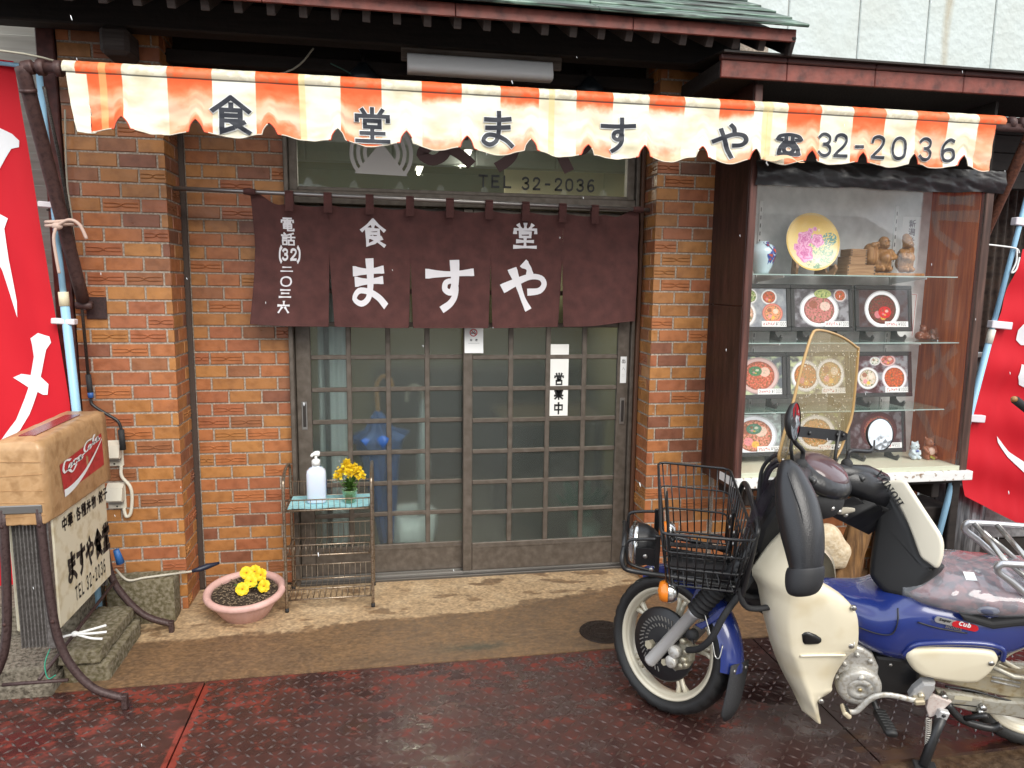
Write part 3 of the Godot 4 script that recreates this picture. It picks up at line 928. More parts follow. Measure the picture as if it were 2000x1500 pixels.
	part(pl, "pot", soft().lathe([Vector2(0.001, 0.0), Vector2(0.07, 0.0), Vector2(0.09, 0.16), Vector2(0.001, 0.16)], 20), mat(lin(0.12, 0.16, 0.13), 0.6))
	var lf := hard()
	for i in 40:
		var d := Vector3(rng.randf_range(-1, 1), rng.randf_range(0.5, 2.0), rng.randf_range(-0.5, 0.5)).normalized()
		var s := d.cross(Vector3.FORWARD).normalized() * 0.02
		var a := Vector3(0, 0.16, 0) + d * rng.randf_range(0.03, 0.2)
		lf.tri(a - s, a + s, a + d * 0.1); lf.flush()
	part(pl, "foliage", lf, mat(lin(0.04, 0.09, 0.05), 0.6))

func doorway() -> void:
	# frame round both doors and the transom
	var fr := thing("door_frame", "bronze aluminium frame round the sliding doors and transom window", "door frame")
	part(fr, "jamb", hard().box(Vector3(-0.442, 0.0, -0.26), Vector3(-0.422, 2.2, -0.17), 0.003), M.bronze)
	part(fr, "jamb", hard().box(Vector3(1.197, 0.0, -0.26), Vector3(1.2145, 2.2, -0.168), 0.003), M.bronze)
	part(fr, "jamb", hard().box(Vector3(1.2165, 0.0, -0.23), Vector3(1.2335, 2.2, -0.150), 0.003), mat(lin(0.11, 0.05, 0.028), 0.5))
	part(fr, "transom_bar", hard().box(Vector3(-0.4215, 1.80, -0.26), Vector3(1.1965, 1.858, -0.175), 0.003), M.bronze)
	part(fr, "head", hard().box(Vector3(-0.4215, 2.17, -0.26), Vector3(1.1965, 2.21, -0.172), 0.003), M.bronze)
	part(fr, "sill", hard().box(Vector3(-0.4215, -0.02, -0.28), Vector3(1.1965, 0.012, -0.165), 0.002), mat(lin(0.12, 0.11, 0.10), 0.4, 0.6))
	for zz in [-0.205, -0.243]:
		part(fr, "rail", hard().box(Vector3(-0.42, 0.0125, zz - 0.004), Vector3(1.195, 0.020, zz + 0.004)), M.steel)
	# slim corner posts between brickwork and frame
	single("corner_post", hard().box(Vector3(-0.9005, 0.0, -0.2225), Vector3(-0.864, 2.35, -0.205), 0.004), mat(lin(0.075, 0.055, 0.045), 0.45, 0.3), "slim dark metal corner post between left pillar and recessed wall", "post")
	# frosted glass
	var fg := StandardMaterial3D.new()
	fg.albedo_color = Color(0.88, 0.93, 0.91, 0.025)
	fg.transparency = BaseMaterial3D.TRANSPARENCY_ALPHA
	fg.refraction_enabled = true
	fg.refraction_scale = 0.05
	fg.roughness = 0.19
	fg.metallic_specular = 0.12
	M.frosted = fg
	for side in 2:
		var dr: Node3D
		var zc := -0.243 if side == 0 else -0.205
		var xs: Array
		var x0: float; var x1: float
		if side == 0:
			dr = thing("sliding_door", "left sliding glass door, behind the wire rack", "door")
			x0 = -0.42; x1 = 0.40
			xs = [-0.352, -0.178, 0.006, 0.192, 0.372]
		else:
			dr = thing("sliding_door", "right sliding glass door carrying the white open sign", "door")
			x0 = 0.363; x1 = 1.196
			xs = [0.408, 0.596, 0.782, 0.966, 1.137]
		var d := 0.014
		part(dr, "stile", hard().box(Vector3(x0, 0.022, zc - d), Vector3(xs[0], 1.798, zc + d), 0.003), M.bronze)
		part(dr, "stile", hard().box(Vector3(xs[4], 0.022, zc - d), Vector3(x1, 1.798, zc + d), 0.003), M.bronze)
		part(dr, "bottom_rail", hard().box(Vector3(xs[0] + 0.0005, 0.022, zc - d + 0.002), Vector3(xs[4] - 0.0005, 0.165, zc + d - 0.003), 0.003), M.bronze)
		part(dr, "kick_trim", hard().box(Vector3(xs[0] + 0.002, 0.140, zc + d - 0.003), Vector3(xs[4] - 0.002, 0.149, zc + d + 0.001)), M.bronze)
		part(dr, "top_rail", hard().box(Vector3(xs[0] + 0.0005, 1.72, zc - d + 0.002), Vector3(xs[4] - 0.0005, 1.798, zc + d - 0.003), 0.003), M.bronze)
		for k in range(1, 4):
			part(dr, "muntin", hard().box(Vector3(xs[k] - 0.012, 0.1655, zc - d * 0.7), Vector3(xs[k] + 0.012, 1.7195, zc + d * 0.75), 0.003), M.bronze)
		var ys := [0.165]
		for k in 10: ys.append(0.165 + 0.1555 * (k + 1))
		ys[10] = 1.72
		for k in range(1, 10):
			part(dr, "muntin", hard().box(Vector3(xs[0] + 0.0005, ys[k] - 0.011, zc - d * 0.6), Vector3(xs[4] - 0.0005, ys[k] + 0.011, zc + d * 0.62), 0.003), M.bronze)
		for j in 10:
			for i in 4:
				part(dr, "pane", hard().box(Vector3(xs[i] - 0.004, ys[j] - 0.004, zc - 0.0026), Vector3(xs[i + 1] + 0.004, ys[j + 1] + 0.004, zc + 0.0014)), fg)
		# recessed pull
		var hx: float = (x0 + xs[0]) / 2 if side == 0 else (x1 + xs[4]) / 2 + 0.002
		var pull := part(dr, "handle", hard().box(Vector3(hx - 0.013, 0.755, zc + d), Vector3(hx + 0.013, 0.89, zc + d + 0.003), 0.002), M.steel)
		part(pull, "finger_recess", hard().box(Vector3(hx - 0.007, 0.768, zc + d + 0.003), Vector3(hx + 0.007, 0.877, zc + d + 0.0042)), M.bronze_dark)
	# transom window
	var tw := thing("transom_window", "long transom window above the doors lettered with a telephone number", "window")
	for e in [[-0.4215, 1.8585, -0.385, 2.1695], [1.158, 1.8585, 1.1965, 2.1695]]:
		part(tw, "stile", hard().box(Vector3(e[0], e[1], -0.24), Vector3(e[2], e[3], -0.195), 0.003), M.bronze)
	for e in [[1.8585, 1.876], [2.15, 2.1695]]:
		part(tw, "rail", hard().box(Vector3(-0.3845, e[0], -0.24), Vector3(1.1575, e[1], -0.195), 0.003), M.bronze)
	var pane := part(tw, "pane", hard().box(Vector3(-0.3845, 1.8765, -0.2175), Vector3(1.1575, 2.1495, -0.2145)), glass(0.10, Color(0.75, 0.8, 0.7), 0.02, 0.36))
	var zt := -0.2135
	# emblem: a pale triangle before three arcs
	var em := hard()
	em.tri(Vector3(-0.135, 1.943, zt), Vector3(0.105, 1.938, zt), Vector3(-0.012, 2.085, zt)); em.flush()
	var palem := mat(lin(0.42, 0.40, 0.385), 0.5)
	part(pane, "emblem", em, palem)
	var ar := hard()
	for rr in [0.075, 0.105, 0.135]:
		for s in [-1.0, 1.0]:
			var pts := []
			for k in 11:
				var an := deg_to_rad(lerpf(-38, 78, k / 10.0))
				pts.append(Vector2(s * cos(an), -sin(an)) * rr * 100.0)
			ribbon(ar, pts, func(u: float, v: float) -> Vector3: return Vector3(-0.012 + u, 2.035 - v, zt - 0.0004), 0.017)
	ar.flush()
	part(pane, "emblem_arcs", ar, palem)
	var brownm := mat(lin(0.06, 0.022, 0.022), 0.55)
	var px := [0.15, 0.44, 0.72]
	for i in 3:
		var ch: String = "ますや"[i]
		var b := hard()
		ink(b, ch, func(u: float, v: float) -> Vector3: return Vector3(px[i] + u * 0.26, 2.235 - v * 0.24, zt), 0.20)
		part(pane, "lettering", b, brownm)
	part(pane, "lettering", write_flat("TEL", Vector3(0.435, 1.957, zt), Vector3.RIGHT, Vector3.DOWN, Vector2(0.044, 0.056), 0.058, 0.18), M.ink)
	part(pane, "lettering", write_flat("32-2036", Vector3(0.638, 1.953, zt), Vector3.RIGHT, Vector3.DOWN, Vector2(0.044, 0.056), 0.0535, 0.18), M.ink)
	# notices on the glass
	var ns := thing("notice", "white no smoking notice at the top of the right door's stile", "notice")
	var nsheet := soft()
	nsheet.patch(func(s: float, t: float) -> Vector3: return Vector3(0.368 + 0.090 * s, 1.262 - 0.142 * t, -0.187 + 0.004 * t * t + 0.008 * maxf(0, s - 0.75) * maxf(0, t - 0.7) * 10.0), 8, 8)
	part(ns, "sheet", nsheet, M.paper)
	var rg := hard()
	var ring := []
	for k in 25: ring.append(Vector2(50 + 46 * cos(TAU * k / 24), 50 + 46 * sin(TAU * k / 24)))
	var nput := func(u: float, v: float) -> Vector3: return Vector3(0.393 + u * 0.036, 1.236 - v * 0.036, -0.1855)
	ribbon(rg, ring, nput, 0.12)
	ribbon(rg, [Vector2(18, 18), Vector2(82, 82)], nput, 0.10)
	rg.flush()
	part(ns, "symbol", rg, M.red_ink)
	var cg := hard()
	ribbon(cg, [Vector2(20, 56), Vector2(78, 56)], nput, 0.13); ribbon(cg, [Vector2(70, 44), Vector2(60, 34), Vector2(70, 24)], nput, 0.06); cg.flush()
	part(ns, "cigarette", cg, M.ink)
	part(ns, "lettering", write_flat("禁", Vector3(0.394, 1.188, -0.1848), Vector3.RIGHT, Vector3.DOWN, Vector2(0.011, 0.011), 0.02, 0.12), M.ink)
	part(ns, "lettering", write_flat("煙", Vector3(0.419, 1.188, -0.1848), Vector3.RIGHT, Vector3.DOWN, Vector2(0.011, 0.011), 0.02, 0.12), M.ink)
	part(ns, "rule", hard().box(Vector3(0.385, 1.168, -0.185), Vector3(0.44, 1.1665, -0.1843)), mat(lin(0.3, 0.3, 0.3), 0.7))
	var op := thing("open_sign", "tall white wooden open sign hung inside the right door's lattice", "sign", Vector3.ZERO)
	part(op, "board", hard().box(Vector3(0.792, 0.802, -0.2035), Vector3(0.887, 1.16, -0.199), 0.001), mat(lin(0.74, 0.74, 0.71), 0.6))
	for i in 3:
		part(op, "lettering", write_flat("営業中"[i], Vector3(0.815, 1.016 - 0.073 * i, -0.1983), Vector3.RIGHT, Vector3.DOWN, Vector2(0.049, 0.058), 0.06, 0.15, false, 0.5), M.ink)
	var ex := thing("notice", "narrow white doorway sticker at the right door's outer stile", "notice")
	part(ex, "sheet", hard().box(Vector3(1.151, 0.965, -0.1908), Vector3(1.183, 1.098, -0.1893)), M.paper)
	part(ex, "lettering", write_flat("出", Vector3(1.157, 1.086, -0.1888), Vector3.RIGHT, Vector3.DOWN, Vector2(0.02, 0.021), 0.03, 0.13), M.ink)
	part(ex, "lettering", write_flat("入", Vector3(1.158, 1.047, -0.1888), Vector3.RIGHT, Vector3.DOWN, Vector2(0.018, 0.017), 0.03, 0.08), mat(lin(0.25, 0.25, 0.25), 0.7))
	part(ex, "lettering", write_flat("口", Vector3(1.159, 1.012, -0.1888), Vector3.RIGHT, Vector3.DOWN, Vector2(0.015, 0.015), 0.03, 0.08), mat(lin(0.55, 0.55, 0.55), 0.7))

func roofs() -> void:
	# main eave
	var er := thing("eave_roof", "low tiled eave with dark rafters above the doorway", "roof")
	var S := 0.5
	var xl := -1.75; var xr := 1.60
	var zf := 0.50
	var yr := func(z: float) -> float: return 2.394 + (0.46 - z) * S
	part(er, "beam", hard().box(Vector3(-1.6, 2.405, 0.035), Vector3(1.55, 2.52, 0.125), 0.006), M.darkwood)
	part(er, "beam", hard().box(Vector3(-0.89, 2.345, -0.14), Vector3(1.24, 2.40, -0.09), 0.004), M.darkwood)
	var sl := atan(S)
	var n := 0
	var x := -1.70
	while x < 1.58:
		var b := hard()
		var c := Vector3(x, (yr.call(0.455) + yr.call(-0.3)) / 2.0, (0.455 - 0.3) / 2.0)
		b.obox(c, Vector3(0.028, 0.044, 0.755 / cos(sl)), Basis(Vector3.RIGHT, sl), 0.002)
		part(er, "rafter", b, M.rafter)
		x += 0.1095
	for z0 in [0.46, 0.30, 0.14, -0.02, -0.18]:
		var b := hard()
		b.obox(Vector3((xl + xr) / 2, yr.call(z0 - 0.08) + 0.0375, z0 - 0.08), Vector3(xr - xl, 0.012, 0.157 / cos(sl)), Basis(Vector3.RIGHT, sl), 0.002)
		part(er, "soffit_board", b, M.soffit)
	for k in 5:
		var a := xl + (xr - xl) * k / 5.0
		part(er, "fascia", hard().box(Vector3(a + 0.001, 2.405, 0.478), Vector3(a + (xr - xl) / 5.0 - 0.001, 2.452, 0.49), 0.002), M.redmetal)
	# stepped courses of weathered sheet metal
	var patina := ntex(0.012, 131, [[0.0, Color(0.03, 0.03, 0.03)], [0.38, Color(0.13, 0.15, 0.14)], [0.5, Color(0.35, 0.46, 0.4)], [0.62, Color(0.5, 0.58, 0.53)], [0.7, Color(0.14, 0.16, 0.15)], [1.0, Color(0.05, 0.05, 0.05)]], FastNoiseLite.TYPE_SIMPLEX_SMOOTH, 5)
	var cm := mat(Color(1, 1, 1), 0.5, 0.15, patina, 1.0)
	cm.uv1_scale = Vector3(0.35, 3.0, 3.0)
	for j in 5:
		var z1 := 0.52 - 0.13 * j
		var y1: float = 2.456 + 0.13 * S * j + 0.004 * j
		for k in 4:
			var a := xl + (xr + 0.03 - xl) * k / 4.0
			var w := (xr + 0.03 - xl) / 4.0
			part(er, "roof_sheet", hard().obox(Vector3(a + w / 2, y1 + 0.065 * S, z1 - 0.065), Vector3(w - 0.002, 0.013, 0.15 / cos(sl)), Basis(Vector3.RIGHT, sl - 0.03), 0.003), cm)
	part(er, "corbel", hard().box(Vector3(-1.06, 2.30, 0.0), Vector3(-0.955, 2.404, 0.14), 0.015), M.rafter)
	part(er, "verge_board", hard().obox(Vector3(xr - 0.01, yr.call(0.08) + 0.005, 0.08), Vector3(0.018, 0.07, 0.80 / cos(sl)), Basis(Vector3.RIGHT, sl), 0.003), M.darkwood)
	# dark boarded wall between awning and eave
	var uw := thing("upper_wall", "dark boarded wall under the eave above the transom", "wall")
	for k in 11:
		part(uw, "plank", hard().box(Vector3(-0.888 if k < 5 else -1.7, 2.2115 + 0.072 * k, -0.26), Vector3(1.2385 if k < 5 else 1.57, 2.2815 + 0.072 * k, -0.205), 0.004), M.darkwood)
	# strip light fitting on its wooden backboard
	var fl := thing("strip_light", "unlit white strip light on a wooden board under the eave", "lamp")
	part(fl, "backboard", hard().box(Vector3(0.072, 2.342, 0.128), Vector3(0.74, 2.396, 0.142), 0.004), mat(lin(0.24, 0.20, 0.17), 0.85, 0.0, wood_tex(141, Color(0.5, 0.45, 0.42), Color(1, 1, 1)), 2.0))
	part(fl, "bracket", hard().box(Vector3(0.15, 2.38, 0.08), Vector3(0.17, 2.404, 0.1275)), M.bronze_dark)
	part(fl, "bracket", hard().box(Vector3(0.64, 2.38, 0.08), Vector3(0.66, 2.404, 0.1275)), M.bronze_dark)
	var df := soft()
	var ring := func(xx: float) -> Array:
		var o := []
		for e in [[2.36, 0.1425], [2.36, 0.185], [2.353, 0.193], [2.305, 0.209], [2.292, 0.205], [2.286, 0.187], [2.288, 0.1425]]: o.append(Vector3(xx, e[0], e[1]))
		return o
	df.loft([ring.call(0.096), ring.call(0.100), ring.call(0.686), ring.call(0.690)])
	part(fl, "diffuser", df, mat(lin(0.62, 0.62, 0.62), 0.4))
	# two dark hood lamps
	for q in [[-0.085, "left"], [0.93, "right"]]:
		var hl := thing("hood_lamp", "dark round hood lamp under the eave, %s of the strip light" % q[1], "lamp", Vector3(q[0], 2.30, -0.10), "hood lamps under the eave")
		part(hl, "hood", soft().lathe([Vector2(0.02, 0.09), Vector2(0.035, 0.07), Vector2(0.065, 0.04), Vector2(0.068, 0.0), Vector2(0.06, 0.0), Vector2(0.03, 0.06)], 24), mat(lin(0.02, 0.028, 0.035), 0.4))
		part(hl, "stem", soft().tube([Vector3(0, 0.09, 0), Vector3(0, 0.13, -0.02), Vector3(0, 0.13, -0.1)], 0.012, 8), M.bronze_dark)
	# roof over the display case
	var cr := thing("canopy_roof", "flat canopy with red metal fascia over the display case", "roof")
	var fx := [1.334, 1.62, 2.02, 2.44, 2.86, 3.3, 3.9]
	for k in 6:
		part(cr, "fascia", hard().box(Vector3(fx[k] + 0.001, 2.283, 0.385), Vector3(fx[k + 1] - 0.001, 2.350, 0.40), 0.003), M.redmetal)
		part(cr, "drip_edge", hard().box(Vector3(fx[k] - 0.004, 2.3505, 0.38), Vector3(fx[k + 1] - 0.005, 2.3725, 0.409), 0.004), mat(lin(0.075, 0.025, 0.022), 0.5, 0.1))
	part(cr, "side_board", hard().box(Vector3(1.3335, 2.283, -0.003), Vector3(1.347, 2.350, 0.3845), 0.002), M.darkwood)
	part(cr, "soffit", hard().box(Vector3(1.3475, 2.30, 0.0), Vector3(3.9, 2.312, 0.3845)), M.soffit)
	part(cr, "roof_sheet", hard().obox(Vector3(2.615, 2.40, 0.16), Vector3(2.58, 0.008, 0.56), Basis(Vector3.RIGHT, 0.1)), M.bronze_dark)
	# wall above the case
	var hw := thing("header_wall", "dark boarded wall between the display case and its canopy", "wall")
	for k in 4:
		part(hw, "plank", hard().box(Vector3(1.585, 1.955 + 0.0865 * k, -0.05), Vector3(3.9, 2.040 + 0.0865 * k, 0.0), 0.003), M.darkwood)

func neighbours() -> void:
	# upper storey of pale panels
	var aw := thing("panel_wall", "white textured panel wall of the upper storey at right", "wall")
	var pm := mat(lin(0.52, 0.575, 0.575), 0.85, 0.0, ntex(0.006, 151, [[0.0, Color(0.95, 0.94, 0.92)], [0.45, Color(0.97, 0.97, 0.96)], [1.0, Color(1, 1, 1)]], FastNoiseLite.TYPE_SIMPLEX_SMOOTH, 4), 0.5)
	bumpy(pm, ntex(0.06, 152, [], FastNoiseLite.TYPE_CELLULAR, 3, 512, true, 6.0), 0.22)
	part(aw, "joint_backing", hard().box(Vector3(-1.2, 2.2, -1.6), Vector3(6.4, 6.0, -1.512)), mat(lin(0.42, 0.43, 0.41), 0.9))
	for k in 14:
		var a := 2.69 + 0.528 * (k - 7)
		part(aw, "panel", hard().box(Vector3(a + 0.004, 2.2, -1.55), Vector3(a + 0.524, 6.0, -1.5), 0.006), pm)
	# rust runs down one panel and beside a joint
	var rs := soft()
	var dn := noise(3.0, 154)
	rs.patch(func(s: float, t: float) -> Vector3: return Vector3(3.90 + (s - 0.5) * (0.13 - 0.06 * t) + 0.02 * dn.get_noise_1d(t * 2.0), 4.2 - 1.5 * t, -1.4985), 4, 12)
	# stain colour fades out through its own alpha
	var si := Image.create(32, 128, false, Image.FORMAT_RGBA8)
	for yy in 128:
		for xx in 32:
			var a := sin(PI * (xx + 0.5) / 32.0)
			a = pow(a, 1.5) * (0.55 - 0.35 * yy / 128.0) * (0.8 + 0.5 * dn.get_noise_2d(xx * 0.2, yy * 0.02))
			si.set_pixel(xx, yy, Color(0.72, 0.62, 0.45, clampf(a, 0, 1)))
	var sm := uvmat(ImageTexture.create_from_image(si), 0.9)
	sm.transparency = BaseMaterial3D.TRANSPARENCY_ALPHA
	part(aw, "rust_stain", rs, sm)
	# left neighbour, lap siding
	var sd := thing("siding_wall", "neighbour's pale grey lap siding wall at the top left", "wall")
	var sm2 := mat(lin(0.40, 0.39, 0.35), 0.8, 0.0, wood_tex(161, Color(0.82, 0.82, 0.8), Color(1, 1, 1)), 1.0)
	for k in 46:
		part(sd, "board", hard().obox(Vector3(-2.65, 0.05 + 0.075 * k, -0.62), Vector3(2.5, 0.078, 0.012), Basis(Vector3.RIGHT, 0.10), 0.002), sm2)
	# brown metal corner column
	var cl := thing("corner_column", "reddish brown metal corner column at the building's left edge", "column")
	part(cl, "cover", hard().box(Vector3(-1.332, 0.0, -0.18), Vector3(-1.266, 3.0, 0.012), 0.004), mat(lin(0.135, 0.045, 0.036), 0.5, 0.1, ntex(0.02, 165, [[0.0, Color(0.65, 0.6, 0.6)], [1.0, Color(1, 1, 1)]]), 2.0))
	part(cl, "seam_strip", hard().box(Vector3(-1.3355, 1.72, -0.18), Vector3(-1.2635, 1.726, 0.0145)), M.bronze_dark)
	# right neighbour, corrugated iron over a pale base
	var cw := thing("corrugated_wall", "dark rusty corrugated iron wall at the right edge", "wall")
	var cor := soft()
	cor.patch(func(s: float, t: float) -> Vector3: return Vector3(2.74 + 2.2 * s, 2.35 - 1.25 * t, -0.30 + 0.012 * sin(s * 2.2 / 0.052 * TAU)), 340, 2)
	part(cw, "sheet", cor, mat(lin(0.06, 0.047, 0.038), 0.7, 0.2, ntex(0.02, 171, [[0.0, Color(0.45, 0.38, 0.33)], [0.6, Color(1, 1, 1)], [1.0, Color(1.0, 0.8, 0.65)]]), 2.0))
	part(cw, "rail", hard().box(Vector3(2.74, 1.075, -0.32), Vector3(4.9, 1.095, -0.25), 0.003), mat(lin(0.16, 0.16, 0.16), 0.6))
	part(cw, "lower_board", hard().box(Vector3(2.74, 0.45, -0.34), Vector3(4.9, 1.074, -0.30)), mat(lin(0.10, 0.10, 0.10), 0.8, 0.0, ntex(0.02, 172, [[0.0, Color(0.35, 0.35, 0.35)], [1.0, Color(1, 1, 1)]]), 1.0))
	var pb := thing("plinth_wall", "low pale grey concrete plinth at the right edge", "wall")
	part(pb, "plinth", hard().obox(Vector3(3.5, 0.27, -0.02), Vector3(1.2, 0.22, 0.3), Basis(Vector3.UP, -0.05), 0.01), mat(lin(0.34, 0.35, 0.36), 0.8, 0.0, ntex(0.03, 173, [[0.0, Color(0.7, 0.7, 0.7)], [1.0, Color(1, 1, 1)]]), 2.0))
	part(pb, "footing", hard().box(Vector3(2.9, -0.03, -0.2), Vector3(4.2, 0.155, 0.11)), M.bronze_dark)

func street_behind() -> void:
	# the far side of the street: only its mirror image is in the picture
	var up := thing("utility_pole", "grey concrete utility pole across the street with one crossarm", "pole", Vector3(3.0, 0, 16.0))
	part(up, "shaft", soft().tube([Vector3(0, -0.03, 0), Vector3(0, 8.6, 0)], [0.17, 0.11], 14), mat(lin(0.28, 0.28, 0.27), 0.8))
	part(up, "crossarm", hard().box(Vector3(-0.1, 8.0, -0.05), Vector3(1.8, 8.1, 0.05)), M.steel)
	for k in 5:
		var wi := soft()
		var pts := []
		for i in 21:
			var t := i / 20.0
			pts.append(Vector3(lerpf(-26, 32, t), 8.2 - 0.45 * k - (0.9 + 0.1 * k) * sin(PI * t) + (1.5 if k > 2 else 0.0) * t, 16.2 + 0.12 * k))
		wi.tube(pts, 0.018, 5)
		single("overhead_wire", wi, M.black, "overhead wire across the street, number %s down from the top" % ["one", "two", "three", "four", "five"][k], "wire", "overhead wires across the street")
	# a second banner at the kerb: only its mirror image in the case glass is seen
	var kb := thing("banner", "red ramen banner at the kerb, mirrored in the display case glass", "banner", Vector3(3.62, 0, 1.62))
	part(kb, "cloth", soft().patch(func(s: float, t: float) -> Vector3: return Vector3(lerpf(-0.24, 0.24, s), 2.15 - 1.85 * t, 0.02 * sin(s * 5.0 + t * 4.0)), 10, 10), M.banner_red)
	part(kb, "pole", soft().tube([Vector3(0.27, 0, 0), Vector3(0.27, 2.2, 0)], 0.014, 10), M.pole_blue)
	for i in 4:
		var b := soft()
		ink(b, "ラーメン"[i], func(u: float, v: float) -> Vector3: return Vector3(0.17 - u * 0.34, 2.07 - 0.44 * i - v * 0.38, 0.02 * sin((0.5 + (0.17 - u * 0.34) / 0.48) * 5.0 + (2.15 - (2.07 - 0.44 * i - v * 0.38)) / 1.85 * 4.0) - 0.004), 0.15, 0.8, 3)
		part(kb, "lettering", b, M.banner_white)
	var hs := thing("far_house", "low grey house across the street with a dark roof", "house", Vector3(-6, 0, 20))
	part(hs, "wall", hard().box(Vector3(-9, 0, 0), Vector3(4, 2.6, 6)), mat(lin(0.3, 0.29, 0.28), 0.9))
	part(hs, "roof", soft().loft([[Vector3(-9.5, 2.6, -0.6), Vector3(-9.5, 4.2, 3), Vector3(-9.5, 2.6, 6.6)], [Vector3(4.5, 2.6, -0.6), Vector3(4.5, 4.2, 3), Vector3(4.5, 2.6, 6.6)]]), mat(lin(0.08, 0.08, 0.09), 0.8))
	part(hs, "window", hard().box(Vector3(-3, 0.9, -0.05), Vector3(-1, 2.0, -0.01)), M.bronze_dark)
	var h2 := thing("far_house", "low brown house across the street beside an open yard", "house", Vector3(14, 0, 22))
	part(h2, "wall", hard().box(Vector3(-5, 0, 0), Vector3(5, 2.8, 6)), mat(lin(0.22, 0.17, 0.13), 0.9))
	part(h2, "roof", soft().loft([[Vector3(-5.5, 2.8, -0.6), Vector3(-5.5, 4.4, 3), Vector3(-5.5, 2.8, 6.6)], [Vector3(5.5, 2.8, -0.6), Vector3(5.5, 4.4, 3), Vector3(5.5, 2.8, 6.6)]]), mat(lin(0.09, 0.07, 0.07), 0.8))

	# sleet in the air
	var fl := soft()
	fl.ball(Vector3.ZERO, Vector3(0.0009, 0.0045, 0.0009), 6, 5)
	var fmesh := fl.mesh()
	fmesh.surface_set_material(0, mat(lin(0.8, 0.82, 0.84), 0.5))
	var mm := MultiMesh.new()
	mm.transform_format = MultiMesh.TRANSFORM_3D
	mm.mesh = fmesh
	var T := []
	for i in 80:
		T.append(Transform3D(Basis.from_euler(Vector3(0, 0, rng.randf_range(0.0, 0.35))).scaled(Vector3.ONE * rng.randf_range(0.6, 1.3)), Vector3(rng.randf_range(-1.6, 2.6), rng.randf_range(0.3, 2.6), rng.randf_range(0.5, 1.9))))
	mm.instance_count = T.size()
	for i in T.size(): mm.set_instance_transform(i, T[i])
	var mi := MultiMeshInstance3D.new()
	mi.name = "sleet"
	mi.multimesh = mm
	add_child(mi)
	tag(mi, "scattered white sleet falling in front of the shop", "sleet", "", "stuff")

